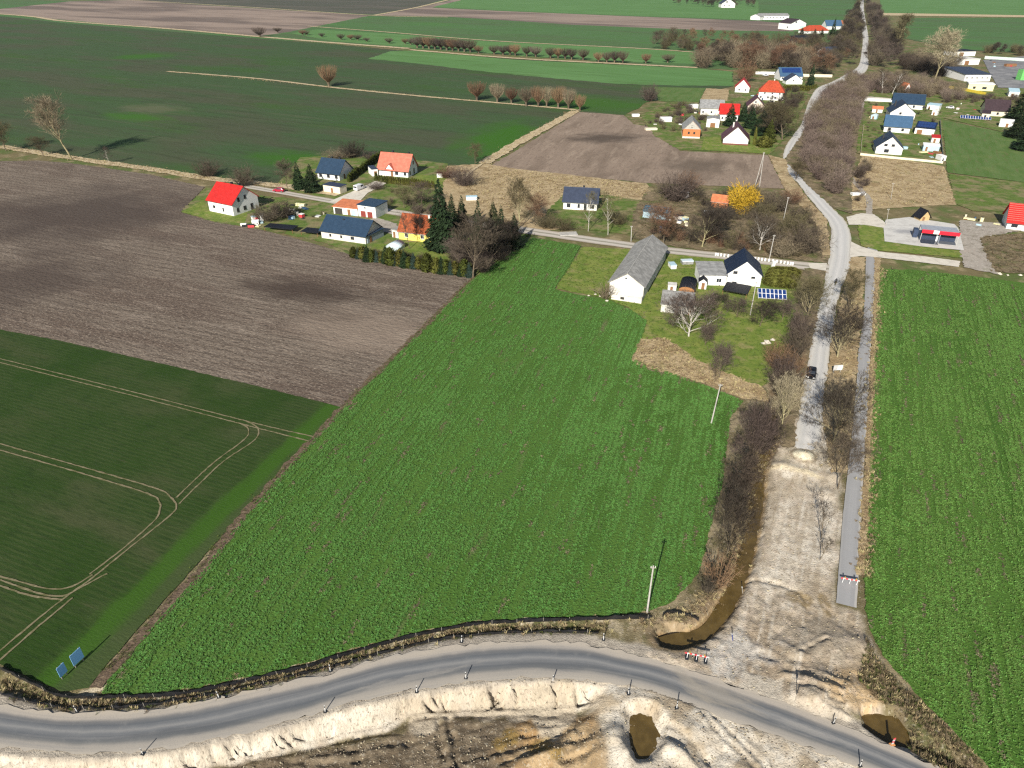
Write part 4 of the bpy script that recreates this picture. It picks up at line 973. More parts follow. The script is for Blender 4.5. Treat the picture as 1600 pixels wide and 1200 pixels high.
    if plinth:
        MB().box(-0.04, L+0.04, -0.04, D+0.04, -0.02, plinth[0]).build("plinth", plinth[1], r)
    r["L"] = L
    return r, L, D

def wins(n, L, z, w=1.1, h=1.2, m=0.8):
    if n == 1: return [(L/2-w/2, z, w, h)]
    return [(m+(L-2*m-w)*i/(n-1), z, w, h) for i in range(n)]

def lenpx(A, B): return (P(*B)-P(*A)).length

def solar_roof(parent, L, D, wh, rh, nx, ny, u0, u1, t0, t1, ridge='x'):
    """Panels lying 6 cm over the front slope of a roof whose ridge runs along the front."""
    s = rh/(D/2); n = Vector((0, -s, 1)).normalized()
    for i in range(nx):
        for j in range(ny):
            x0 = u0+(u1-u0)*i/nx+0.04; x1 = u0+(u1-u0)*(i+1)/nx-0.04
            ta = t0+(t1-t0)*j/ny; tb = t0+(t1-t0)*(j+1)/ny-0.012
            pts = []
            for t_, off in ((ta, 0.30), (tb, 0.30), (ta, 0.26), (tb, 0.26)):
                pts.append((t_*D/2, wh+t_*rh, off))
            q = [Vector((x, y, z))+n*o_ for (y, z, o_) in pts for x in (x0, x1)]
            MB().add(q, [(0,1,3,2),(4,6,7,5),(0,4,5,1),(2,3,7,6),(0,2,6,4),(1,5,7,3)]).build("solar_panel", SOLAR, parent)

# --- farmstead by the ploughed field
L = lenpx((328,330),(366,338))
house("house", "white house with steep bright red roof standing in the ploughed field", (328,330), (366,338), 11.5, 4.2, 4.6, WHITE, R_RED, 'x', 0.5,
      fw=[(2.2,1.6,1.1,0.9),(6.8,1.0,0.7,1.3)], rw=[(1.6,1.0,1.0,1.3),(4.6,1.0,1.2,1.3),(7.8,0.3,1.1,2.1),(2.6,4.3,1.0,1.4),(5.6,4.6,0.9,1.3)], chim=[(L*0.5,6.6,0.5),(L*0.8,6.8,0.5)], dark=True)
house("house", "long white house with navy roof beside the two dark spruces", (497,279), (531,283), 9.5, 2.9, 4.2, WHITE, R_NAVY, 'x', 0.6, fw=wins(3, lenpx((497,279),(531,283)), 0.9, 1.3, 1.3), chim=[(4,5.5,0.6),(7.5,5.8,0.6)], dark=True, door=('r', 3, 1.0, 2.0))
house("shed", "small cream shed with flat dark roof beside the white van", (506,300), (532,304), 4.0, 2.7, 0.12, CREAM, R_SLATE, 'flat', 0.15, cat="shed", fw=[(2.2,1.2,0.5,0.6)], door=('f', 3.6, 0.9, 2.0))
LS = lenpx((592,274),(638,278))
r, L, D = house("house", "white house with salmon tile roof and small front gable", (592,274), (638,278), 9.0, 3.0, 5.2, WHITE, R_SALMON, 'x', 0.6, rw=[(1.5,0.8,1.0,1.4),(5.2,0.5,1.2,2.0),(2.0,4.2,1.0,1.3),(5.0,4.2,1.0,1.3)], fw=[(L*0.62,0.9,1.4,1.3),(LS*0.86,0.9,1.0,1.3)], chim=[(LS*0.33,5.8,0.7),(LS*0.88,5.4,0.6)], door=('f', LS*0.42, 1.0, 2.1), dark=True)
g = MB(); gx = L*0.40; g.prism([(gx-1.5,3.0),(gx+1.5,3.0),(gx+1.5,3.2),(gx,4.9),(gx-1.5,3.2)], 'y', -0.6, 2.2); g.build("dormer_wall", WHITE, r)
g = MB(); 
for sg in (-1, 1): g.prism([(gx+sg*1.85,2.95),(gx,5.05),(gx,5.2),(gx+sg*1.85,3.1)], 'y', -0.95, 2.5)
g.build("dormer_roof", R_SALMON, r)
house("annex", "white flat roofed annex beside the salmon roofed house", (582,276), (591,275), 6.0, 2.8, 0.15, WHITE, R_SLATE, 'flat', 0.1, cat="annex", door=('f', 0.8, 1.2, 2.0))
L = lenpx((522,334),(560,338))
r, L, D = house("garage", "low white garage with orange roof and open bay drawn as a dark shade sheet", (522,334), (559.5,338), 7.0, 2.6, 0.5, WHITE, R_SOFTOR, 'lean', 0.35, cat="garage", door=('f', 5.4, 1.1, 2.1))
g = MB(); g.box(0.5, 3.4, -0.03, 0.02, 0.05, 2.2); g.build("bay_shade", FRAMED, r)  # flat dark sheet stands in for the shade inside the bay
g = MB(); g.box(6.8, 8.6, -0.05, 0.02, 0.05, 2.1); g.build("garage_door", LBLUE, r)
r, L, D = house("workshop", "taller white workshop with flat navy roof and two red garage doors", (560.5,338), (588,342), 7.5, 4.0, 0.25, WHITE, R_NAVY, 'flat', 0.25, cat="workshop", fw=[(2.6,2.9,0.7,0.8)])
for u in (1.0, 3.7):
    g = MB(); g.box(u, u+2.0, -0.05, 0.02, 0.05, 2.1); g.build("garage_door", pmat("red_boards", (0.26, 0.05, 0.04), 0.8), r)
L = lenpx((503,372),(572,382))
r, L, D = house("house", "long low white house with navy roof on the edge of the ploughed field", (503,372), (572,382), 9.5, 2.7, 3.4, OFFW, R_NAVY, 'x', 0.5, fw=[(3,1.0,0.7,0.8),(7,1.0,0.7,0.8),(10.8,1.0,1.2,0.9)], chim=[(L*0.86,3.6,-1.6),(L*0.4,4.0,-0.4)], dark=True)
house("annex", "low annex with flat navy roof joined to the long low house", (575,381), (600,369), 5.0, 2.4, 0.2, GREYW, R_NAVY, 'flat', 0.3, cat="annex", door=('f', 1.0, 1.0, 2.0))
L = lenpx((624,374),(684,381))
house("house", "yellow house with old red tile roof behind the bare trees", (624,374), (684,381), 8.0, 2.9, 4.2, YELLOW, R_TILE, 'x', 0.4, fw=[(2.0,1.0,1.2,1.3),(7.4,1.0,1.2,1.3),(10.5,1.0,1.1,1.3)], chim=[(L*0.70,3.6,0.4)])
house("annex", "small white porch building beside the yellow house", (613,371), (623,373), 4.0, 2.5, 0.2, OFFW, R_GREY, 'flat', 0.15, cat="annex", door=('f', 0.5, 0.8, 2.0))
L = lenpx((880,327),(932,330))
house("bungalow", "white bungalow with slate blue roof in the dry grass", (880,327), (932,330), 9.0, 3.0, 3.6, WHITE, R_SLATE, 'x', 0.5, fw=[(1.2,0.9,1.3,1.3),(5.0,0.9,0.8,1.3),(7.2,0.1,1.0,2.2),(9.4,0.9,1.5,1.3)], chim=[(L*0.55,5.3,0.5)], dark=True, rw=[(2.5,0.9,1.2,1.3)])

def barrel_shed(name, label, A, B, depth, wh, rise, wall, roof, ax='x', cat="shed", endm=None):
    a, rz, L = frame_of(A, B)
    r = empty(name, (a.x, a.y, 0), rz, label, cat)
    S = depth if ax == 'x' else L
    MB().box(0, L, 0, depth, 0, wh).build("wall", wall, r)
    n = 8; arc = [(S/2-S/2*1.04*math.cos(math.pi*k/n), wh+0.02+rise*math.sin(math.pi*k/n)) for k in range(n+1)]
    inner = [(p, max(wh+0.02, q-0.08)) for p, q in arc][::-1]
    m = MB()
    for k in range(n):
        (p0, q0), (p1, q1) = arc[k], arc[k+1]
        m.prism([(p0,q0),(p1,q1),(p1,q1-0.08),(p0,q0-0.08)], ax, -0.2, (L if ax == 'x' else depth)+0.2)
    m.build("roof", roof, r, True)
    e = MB(); 
    ins = [(S/2-S/2*0.98*math.cos(math.pi*k/n), wh+0.01+rise*0.93*math.sin(math.pi*k/n)) for k in range(n+1)]
    e.prism(ins, ax, 0.0, 0.12); e.build("end_wall", endm or wall, r)
    e = MB(); e.prism(ins, ax, (L if ax == 'x' else depth)-0.12, (L if ax == 'x' else depth)); e.build("end_wall", endm or wall, r)
    return r
barrel_shed("shed", "pale blue shed with rounded blue grey roof in the scrubby gardens", (1004,340), (1040,345), 6.0, 2.2, 1.2, LBLUE, R_GBLUE)
GREENH = pmat("polythene", (0.62, 0.72, 0.76), 0.3, 0.06, 0.5)
barrel_shed("greenhouse", "small rounded polythene greenhouse behind the row of young conifers", (604,391), (622,394), 4.0, 1.0, 1.2, GREENH, GREENH, 'y', "greenhouse")

# --- the barn and the white house with the orchard
a = P(951,463); b = P(1004,473)
r, L, D = house("barn", "long barn with grey fibre cement roof and white gable end", (951,462), (1004,470), 31.0, 4.0, 2.9, OFFW, R_GREY, 'y', 0.45, trim=CONCB, cat="barn", fw=[(L*0.0+3.9,5.2,0.6,0.6)], rw=[(4,1.6,1.4,0.9),(9,1.6,1.4,0.9),(14,1.6,1.4,0.9),(19,1.6,1.4,0.9)], th=0.12)
w = MB(); w.box(1.2, L+0.1, -2.2, -1.9, 0, 1.5); w.box(L-0.2, L+0.1, -1.9, -0.05, 0, 1.6); w.box(1.2, 1.5, -1.9, -0.05, 0, 1.2)
w.build("loading_pen", OFFW, r)
MB().box(3.6, 4.6, -2.24, -1.88, 0.5, 1.2).build("hatch", FRAMED, r)
house("shed", "small shed with grey roof and white wall beside the bare orchard tree", (1032,488), (1081,493), 6.5, 2.2, 0.9, OFFW, R_GREY, 'lean', 0.25, cat="shed", door=('f', 6.6, 0.8, 1.9))
barrel_shed("shed", "shed with rounded black roof and brown boarded end behind the grey roofed shed", (1059,464), (1083,467), 7.0, 2.2, 1.0, WOODB, R_BLACK, 'y', endm=pmat("tan_boards", (0.42, 0.20, 0.08), 0.8))
house("shed", "tiny white hut beside the black rounded shed", (1043,455), (1056,456), 2.0, 1.6, 0.1, WHITE, OFFW, 'flat', 0.1, cat="hut", door=('f', 0.6, 0.7, 1.4))
L = lenpx((1134,445),(1187,449))
r, L, D = house("house", "white gabled house with dark navy roof next to the solar panels", (1134,445), (1187,449), 9.5, 3.4, 3.7, WHITE, R_DNAVY, 'y', 0.45, dark=True, fw=[(1.4,3.4,1.1,0.7),(6.2,2.4,1.0,0.5),(1.5,0.5,1.2,0.6)], rw=[(2,1.0,1.2,1.3)])
house("house_wing", "white wing with pale grey corrugated roof joined to the navy roofed house", (1092,446), (1133,447), 7.5, 3.0, 0.8, WHITE, R_LGREY, 'lean', 0.3, cat="house wing", fw=[(1.2,1.2,1.0,0.9),(4.4,1.0,1.4,1.2)])
house("porch", "small white porch with dark gable roof in front of the white wing", (1091,452), (1103,453), 2.2, 2.2, 0.8, WHITE, R_BLACK, 'y', 0.2, cat="porch", door=('f', 0.7, 0.8, 1.9))
def carport(label, A, B, depth, h, roof, tilt=0.0):
    a, rz, L = frame_of(A, B)
    r = empty("carport", (a.x, a.y, 0), rz, label, "carport")
    MB().prism([(0,h),(depth,h+tilt),(depth,h+tilt+0.12),(0,h+0.12)], 'x', 0, L).build("roof", roof, r)
    for x in (0.15, L-0.25):
        for y, hh in ((0.15, h), (depth-0.25, h+tilt*0.9)):
            MB().box(x, x+0.1, y, y+0.1, 0, hh).build("post", WOODB, r)
    return r
carport("low carport with black roof in front of the navy roofed white house", (1127,462), (1166,469), 6.0, 1.6, R_BLACK)
carport("open shelter with black roof beside the ploughed field, next to the junk pile", (413,362), (458,366), 4.0, 1.5, R_BLACK)
carport("smaller black roofed shelter beside the long low house", (470,368), (497,371), 4.2, 1.3, R_BLACK)

def solar_array(label, A, B, nx, ny, pw, ph, tilt, h0):
    a, rz, L = frame_of(A, B)
    r = empty("solar_array", (a.x, a.y, 0), rz, label, "solar panels")
    pw = L/nx; c, s = math.cos(tilt), math.sin(tilt)
    for i in range(0, nx+1, 2):
        x = min(max(i*pw, 0.1), L-0.1)
        MB().box(x-0.04, x+0.04, 0.1*c, 0.2*c, 0, h0-0.04+0.1*s).build("post", CONCB, r)
        MB().box(x-0.04, x+0.04, ny*ph*c-0.2, ny*ph*c-0.1, 0, h0+ny*ph*s-0.2).build("post", CONCB, r)
    MB().prism([(0, h0-0.03), (ny*ph*c, h0+ny*ph*s-0.03), (ny*ph*c, h0+ny*ph*s-0.005), (0, h0-0.005)], 'x', 0, L).build("backing", FRAMEM, r)
    for i in range(nx):
        for j in range(ny):
            y0, y1 = j*ph+0.03, (j+1)*ph-0.03
            y0 += 0.06; y1 -= 0.06
            MB().prism([(y0*c, h0+y0*s), (y1*c, h0+y1*s), (y1*c-0.04*s, h0+y1*s+0.04*c), (y0*c-0.04*s, h0+y0*s+0.04*c)], 'x', i*pw+0.1, (i+1)*pw-0.1).build("solar_panel", SOLAR, r)
solar_array("ground mounted blue solar panels in two rows beside the orchard", (1184,468), (1229,471), 7, 2, 1.0, 1.65, 0.45, 0.5)
solar_array("long dark row of ground mounted solar panels above the pale green pasture", (1500,186), (1548,189), 12, 1, 1.2, 2.4, 0.5, 0.6)

# --- cluster of red roofed houses by the harrowed field
r, L, D = house("house", "orange brick house with grey roof and boarded gable", (1066,216), (1093,217), 14.0, 4.4, 4.0, BRICK, R_LGREY, 'y', 0.4, dark=True, fw=[(2.4,2.2,0.9,1.0),(5.0,2.2,0.9,1.0),(3.7,5.2,0.8,0.9)], plinth=(0.9, OFFW))
MB().prism([(0.3,4.45),(L-0.3,4.45),(L/2,8.2)], 'y', -0.05, 0.02).build("gable_boards", CONCB, r)
house("garage", "white garage with pale front in front of the big grey roof", (1103,199), (1123,200), 7.0, 4.2, 0.6, WHITE, R_LGREY, 'y', 0.2, cat="garage", door=('f', 2.0, 2.6, 2.4))
house("barn", "large barn with pale grey roof behind the brick house", (1094,180), (1130,181), 14.0, 4.0, 3.2, OFFW, R_LGREY, 'x', 0.5, cat="barn", fw=wins(3, 12, 1.2))
house("house", "red roofed house half hidden behind the dark green conifer", (1124,189), (1152,190), 9.0, 4.0, 4.2, WHITE, R_RED, 'x', 0.6, fw=wins(3, 10, 1.0))
r, L, D = house("house", "tall white house with purple brown roof and blank gable facing the field", (1129,226), (1168,228), 12.0, 3.2, 5.4, WHITE, R_BROWN, 'y', 0.9, plinth=(0.8, PLINTH), rw=[(3,1.2,1.2,1.3)], fw=[(2.6,2.6,0.5,0.4)], chim=[(4.0,6.0,0.6)])
house("house", "cream gabled house with purple brown roof behind the conifers", (1167,175), (1193,176), 11.0, 3.6, 4.4, PINKW, R_BROWN, 'y', 0.6, fw=[(3.6,5.0,1.0,1.2),(1.2,1.2,1.0,1.2),(7,1.2,1.0,1.2)])
r, L, D = house("house", "large white villa with hipped bright red roof", (1184,156), (1222,158), 13.0, 5.2, 5.6, WHITE, R_ORANGE, 'x', 0.7, hip=4.5, fw=wins(4, 16, 1.0, 1.3, 1.5)+wins(3, 16, 3.6, 1.1, 1.0, 3.0), chim=[(8,7.5,0.8)])
house("house", "small white house with red gable roof at the edge of the bright green field", (1148,144), (1170,145), 10.0, 3.4, 4.6, WHITE, R_RED, 'y', 0.6, fw=[(2,1.0,1.2,1.3),(6,1.0,1.2,1.3)])
L = lenpx((1219,126),(1253,126))
r, L, D = house("house", "white house with blue solar covered roof by the bend", (1219,126), (1253,126), 14.0, 3.0, 5.0, WHITE, R_BLUE, 'x', 0.5, fw=wins(4, 15, 1.0))
solar_roof(r, L, D, 3.0, 5.0, 7, 3, 1.5, L-0.6, 0.38, 0.92)
house("house", "white gabled annex below the blue solar roof", (1228,132), (1253,132), 8.0, 2.8, 3.6, WHITE, R_SLATE, 'y', 0.5, fw=[(4.5,2.0,1.0,1.1)], cat="house")
house("house", "small cottage with pink red roof among the brown thicket", (1212,98), (1228,98), 10.0, 3.2, 4.2, CREAM, R_SALMON, 'y', 0.6, fw=[(3,1.0,1.4,1.3)])
house("house", "white house with dark roof hidden by the avenue trees", (1289,90), (1311,89), 11.0, 4.5, 3.6, WHITE, R_SLATE, 'x', 0.5, fw=wins(3, 12, 1.2))
house("house", "bungalow with hipped orange red roof near the top of the picture", (1260,53), (1294,52), 16.0, 3.4, 5.2, WHITE, R_ORANGE, 'x', 0.8, hip=7.0, fw=wins(4, 20, 1.0, 1.6, 1.6))
r, L, D = house("barn", "tall white barn with mint coloured side at the far end of the village", (1234,47), (1258,46), 22.0, 7.5, 4.5, WHITE, R_DBROWN, 'y', 0.5, cat="barn", fw=[(7.0,7.8,2.6,2.0)], lw=[(4,2,2,2)])
MB().box(L*0.6, L*0.96, -0.06, 0.02, 0.3, 4.5).build("mint_panel", MINT, r)
house("barn", "long low white stable at the far left of the village", (1186,31), (1232,31), 18.0, 5.5, 2.4, WHITE, R_LGREY, 'x', 0.5, cat="stable", fw=wins(8, 38, 2.0, 2.0, 1.6))
house("house", "house with blue metal roof behind the far conifers", (1291,46), (1315,46), 18.0, 4.0, 6.0, WHITE, R_BLUE, 'x', 0.5, fw=wins(3, 16, 1.0))
house("house", "far cream house with faded orange roof beside the avenue", (1314,43), (1336,42), 14.0, 4.5, 3.0, CREAM, R_SOFTOR, 'x', 0.5, fw=wins(3, 16, 1.2))
house("shed", "dark flat shed on the green plot below the orange bungalow", (1243,67), (1267,66), 10.0, 4.0, 2.0, DARKM, R_BLACK, 'lean', 0.4, cat="shed", door=('f', 4, 3, 3))
house("house", "distant white house at the very top among bare trees", (1127,12), (1148,12), 22.0, 7.0, 8.0, WHITE, R_SLATE, 'y', 0.8, fw=[(8,8,3,3),(4,2,2.4,2.4),(13,2,2.4,2.4)])
house("house", "distant low white house beside the green far field", (1187,31.5), (1204,30), 16.0, 4.5, 3.0, WHITE, R_LGREY, 'x', 0.5, fw=wins(3, 14, 1.2))

# --- the dark roofed houses beyond the thicket
def gable(label, A, B, D, wh, rh, roof, fw, base=0.0):
    return house("house", label, A, B, D, wh, rh, WHITE, roof, 'y', 0.6, fw=fw, dark=True, chim=[(2.6, 7.0, 0.2)])
gable("white gabled house with dark navy roof and three windows, nearest of its row", (1367,240), (1408,243), 13.0, 3.2, 4.6, R_DNAVY, [(2.9,3.6,1.4,1.0),(5.9,3.6,1.4,1.0),(3.4,0.9,2.0,1.4)])
house("house", "white house with lighter blue roof, second in the row of gabled houses", (1380,206), (1420,209), 10.0, 3.2, 4.2, WHITE, R_BLUE, 'x', 0.6, fw=[(2,1,1.2,1.2),(8,1,1.2,1.2)], dark=True)
gable("white gabled house with dark navy roof, third in the row", (1389,185), (1428,187), 13.0, 3.4, 4.8, R_DNAVY, [(4.5,2.4,1.2,1.1)])
house("house", "long white house with slate blue roof at the back of the row", (1393,169), (1441,172), 11.0, 3.2, 4.4, WHITE, R_NAVY, 'x', 0.6, fw=wins(4, 18, 1.0), dark=True)
r, L, D = house("garage", "white garage with solar panels on its roof beside the gabled houses", (1428,209), (1458,212), 9.0, 3.0, 1.6, WHITE, R_DNAVY, 'lean', 0.3, cat="garage", door=('f', 1.0, 2.4, 2.2))
for i in range(6):
    for j in range(2):
        w_ = (L-0.8)/6; y0 = 1.0+j*3.8; y1 = y0+3.5; s = 1.6/9.0
        MB().prism([(y0,3.0+y0*s+0.30),(y1,3.0+y1*s+0.30),(y1,3.0+y1*s+0.34),(y0,3.0+y0*s+0.34)], 'x', 0.4+i*w_+0.05, 0.4+(i+1)*w_-0.05).build("solar_panel", SOLAR, r)
house("shed", "pale blue shed by the garden boundary of the nearest gabled house", (1441,236), (1466,238), 4.0, 2.6, 0.3, LBLUE, WHITE, 'lean', 0.2, cat="shed", door=('f', 1.0, 0.9, 2.0))
house("shed", "small red roofed shed behind the pale blue shed", (1454,223), (1467,224), 4.0, 2.4, 0.6, OFFW, R_RED, 'lean', 0.2, cat="shed", door=('f', 1.0, 0.9, 1.9))
house("shed", "pale blue flat roofed shed behind the third gabled house", (1447,171), (1466,173), 6.0, 2.6, 0.3, WHITE, LBLUE, 'lean', 0.2, cat="shed", door=('f', 1.0, 0.9, 1.9))
house("shed", "tiny white hut on the lawn beside the pale blue flat shed", (1455,180), (1463,181), 2.6, 2.4, 0.8, WHITE, OFFW, 'y', 0.2, cat="hut", door=('f', 0.7, 0.9, 1.7))
house("playhouse", "small orange roofed garden hut beside the muddy lane", (1362,176), (1378,177), 4.0, 2.2, 1.0, WHITE, R_SOFTOR, 'x', 0.3, cat="hut", door=('f', 2, 0.9, 1.8))
house("hut", "pale green glass hut in front of the light blue roofed house", (1360,186), (1369,187), 3.0, 2.0, 0.6, LBLUE, GREENH, 'y', 0.1, cat="hut", door=('f', 0.8, 0.9, 1.6))
house("house", "cream house with dark brown roof above the pale green pasture", (1537,181), (1574,183), 11.0, 3.4, 4.6, CREAM, R_DBROWN, 'x', 0.6, fw=wins(3, 13, 1.0), lw=[(3,1,1.2,1.2)], dark=True)
house("annex", "cream front wing of the dark brown roofed house", (1532,187), (1544,188), 4.5, 3.4, 0.9, CREAM, R_DBROWN, 'lean', 0.3, cat="annex", fw=[(1.2,1.0,1.0,1.6)], dark=True)
house("shed", "white shed at the corner of the pale green pasture", (1560,198), (1581,200), 6.0, 2.6, 0.5, WHITE, WHITE, 'lean', 0.2, cat="shed", door=('f', 3.0, 1.2, 2.0))
house("shed", "pale blue roofed white shed by the big dark conifers", (1575,151), (1591,152), 9.0, 3.0, 1.0, WHITE, LBLUE, 'lean', 0.2, cat="shed", door=('f', 1.5, 1.2, 2.0))
# --- warehouses
house("warehouse", "rearmost warehouse with black roof and white front", (1489,88), (1523,87.5), 16.0, 4.0, 0.4, WHITE, R_BLACK, 'flat', 0.4, cat="warehouse", door=('f', 6, 4, 3.2))
house("warehouse", "all white warehouse between the two dark roofed ones", (1490,102), (1529,101), 18.0, 4.0, 0.6, WHITE, OFFW, 'flat', 0.3, cat="warehouse", door=('f', 10, 4, 3.2))
house("warehouse", "large warehouse with dark slate roof beside the asphalt yard", (1506,127), (1546,127), 30.0, 4.5, 1.6, WHITE, R_SLATE, 'lean', 0.5, cat="warehouse", fw=wins(5, 18, 1.8, 1.6, 1.0))
house("office", "pale yellow office building in front of the dark roofed warehouse", (1511,141), (1551,143), 9.0, 4.2, 0.4, PALEY, WHITE, 'flat', 0.3, cat="office", fw=[(3,1.2,1.6,1.4),(8.5,1.2,2.6,1.4)], dark=True)
r, L, D = house("kiosk", "white hut with a red panel and dark windows in the bare trees", (1409,102), (1434,103), 7.0, 4.2, 0.3, WHITE, OFFW, 'flat', 0.2, cat="hut", fw=[(8,1.6,1.2,1.4),(9.8,1.6,1.2,1.4)], dark=True)
MB().box(2.4, 5.4, -0.06, 0.02, 0.8, 3.4).build("red_panel", pmat("red_paint", (0.55, 0.05, 0.05), 0.6), r)
house("house", "small white cottage with faded orange roof behind the long slate blue roof", (1411,147), (1421,147), 7.0, 3.0, 3.4, WHITE, R_SOFTOR, 'y', 0.5, fw=[(1.6,1.0,1.0,1.2)])
# --- by the car wash
house("hut", "little dark roofed wooden hut behind the car wash", (1437,346), (1451,345), 3.0, 1.5, 2.0, pmat("tan_planks", (0.55, 0.40, 0.20), 0.8), R_BLACK, 'y', 0.5, cat="hut", door=('f', 0.8, 0.8, 1.4))
r, L, D = house("house", "unfinished white house shell with new red tile roof at the picture edge", (1571,358), (1640,366), 9.5, 2.6, 4.6, WHITE, R_RED, 'x', 0.5, fw=[(1.2,1.0,1.8,1.0),(6,1.0,1.8,1.0)], dark=True)
for k in range(9):
    t_ = (k+0.5)/9; s = 4.6/(9.5/2)
    MB().box(-0.4, L+0.4, t_*4.75-0.05, t_*4.75+0.05, 2.6+t_*4.6+0.235, 2.6+t_*4.6+0.30).build("batten", pmat("pale_batten", (0.80, 0.32, 0.26), 0.8) if k == 0 else bpy.data.materials["pale_batten"], r)
def carwash():
    a, rz, L = frame_of((1436,378), (1494,384))
    D = 6.0
    r = empty("car_wash", (a.x, a.y, 0.22), rz, "two bay self service car wash canopy with red fascia on a concrete forecourt", "car wash")
    MB().box(0, L, 0, D, 3.35, 3.55).build("roof", pmat("grey_roof_sheet", (0.36, 0.38, 0.42), 0.5), r)
    red = pmat("red_fascia", (0.62, 0.02, 0.04), 0.4, 0.03)
    MB().box(-0.06, L*0.30, -0.12, -0.01, 2.75, 3.85).build("fascia", red, r)
    MB().box(L*0.46, L+0.06, -0.12, -0.01, 2.75, 3.85).build("fascia", red, r)
    MB().box(L*0.305, L*0.455, -0.10, -0.01, 2.75, 3.85).build("fascia_panel", WHITE, r)
    for x in (0, L*0.5, L-0.2):
        for y in (0.1, D-0.3):
            MB().box(x, x+0.16, y, y+0.16, 0, 3.35).build("post", CONCB, r)
    MB().box(0.2, L-0.2, 2.4, 2.5, 0, 3.3).build("shaded_rear_wall", pmat("shaded_blue_panel", (0.035, 0.05, 0.085), 0.5), r)  # shade under the canopy is put into this dark blue
    MB().box(0.2, L*0.49, -1.6, 2.38, 0.005, 0.03).build("shaded_wash_floor", pmat("wet_shaded_floor", (0.05, 0.06, 0.085), 0.3), r)  # dark sheet: canopy shade and puddle both put into its colour
    MB().box(L*0.52, L-0.2, -0.4, 2.38, 0.005, 0.03).build("shaded_wash_floor", pmat("grey_shaded_floor", (0.14, 0.15, 0.17), 0.4), r)  # canopy shade of the other bay painted as darker grey
    MB().box(L*0.5+0.02, L*0.5+0.12, 0.0, 2.38, 0.1, 2.6).build("divider", pmat("blue_divider", (0.25, 0.32, 0.42), 0.4), r)
    MB().box(L*0.5-0.5, L*0.5+0.0, 1.7, 2.36, 0.031, 2.0).build("machine_cabinet", FRAMEM, r)
    MB().box(-1.6, -0.3, D-2.6, D-0.4, 0, 2.6).build("control_room", pmat("navy_panel", (0.04, 0.06, 0.11), 0.5), r)
carwash()
# ------------------------------------------------------------------ vegetation
BARK = pmat("bark_grey_brown", (0.17, 0.135, 0.095), 0.9, 0.2, 0.1, rand=0.25)
BARK_PALE = pmat("bark_pale_olive", (0.40, 0.35, 0.20), 0.9, 0.2, 0.1, rand=0.15)
BIRCH = pmat("bark_birch", (0.62, 0.58, 0.52), 0.9, 0.2, 0.1)
TWIG = pmat("twigs_brown", (0.12, 0.095, 0.07), 0.9, 0.2, 0.1, rand=0.3)
TWIG_DARK = pmat("twigs_dark", (0.068, 0.055, 0.043), 0.9, 0.2, 0.1, rand=0.3)
TWIG_PURPLE = pmat("twigs_purple", (0.125, 0.095, 0.08), 0.9, 0.2, 0.1, rand=0.25)
TWIG_OLIVE = pmat("twigs_olive", (0.14, 0.12, 0.065), 0.9, 0.2, 0.1, rand=0.25)
TWIG_RED = pmat("twigs_red_brown", (0.20, 0.12, 0.075), 0.9, 0.2, 0.1, rand=0.2)
TWIG_TAN = pmat("twigs_tan", (0.25, 0.20, 0.135), 0.9, 0.2, 0.1, rand=0.2)
TWIG_HEDGE = pmat("twigs_thicket", (0.20, 0.15, 0.125), 0.9, 0.2, 0.1, rand=0.3)
TWIG_HEDGE2 = pmat("twigs_thicket_tawny", (0.20, 0.16, 0.105), 0.9, 0.2, 0.1, rand=0.3)
TWIG_PALE = pmat("twigs_pale", (0.44, 0.38, 0.25), 0.9, 0.2, 0.1, rand=0.15)
NEEDLE = pmat("spruce_needles", (0.030, 0.055, 0.022), 0.8, 0.25, 0.15, rand=0.3, nscale=0.8)
NEEDLE_BLUE = pmat("blue_spruce_needles", (0.05, 0.085, 0.065), 0.8, 0.25, 0.15, rand=0.2, nscale=0.8)
THUJA = pmat("thuja_foliage", (0.095, 0.115, 0.022), 0.8, 0.25, 0.15, rand=0.25, nscale=0.9)
HEDGE = pmat("hedge_foliage", (0.15, 0.15, 0.032), 0.8, 0.25, 0.15, rand=0.2, nscale=0.8)
BLOSSOM = pmat("yellow_catkins", (0.62, 0.40, 0.04), 0.8, 0.25, 0.1, nscale=0.8)
DRYLEAF = pmat("dry_brown_leaves", (0.25, 0.14, 0.07), 0.9, 0.25, 0.1, rand=0.3)

class LeafBuf:
    """numpy friendly collector of small faces"""
    def __init__(self): self.v = []; self.f = []
    def tri(self, a, b, c):
        n = len(self.v); self.v += [tuple(a), tuple(b), tuple(c)]; self.f.append((n, n+1, n+2))
    def quad(self, c, u, w):
        n = len(self.v); self.v += [tuple(c-u-w), tuple(c+u-w), tuple(c+u+w), tuple(c-u+w)]; self.f.append((n, n+1, n+2, n+3))
def rdir(rng): 
    z = rng.uniform(-1, 1); t = rng.uniform(0, 2*math.pi); s = math.sqrt(1-z*z)
    return Vector((s*math.cos(t), s*math.sin(t), z))

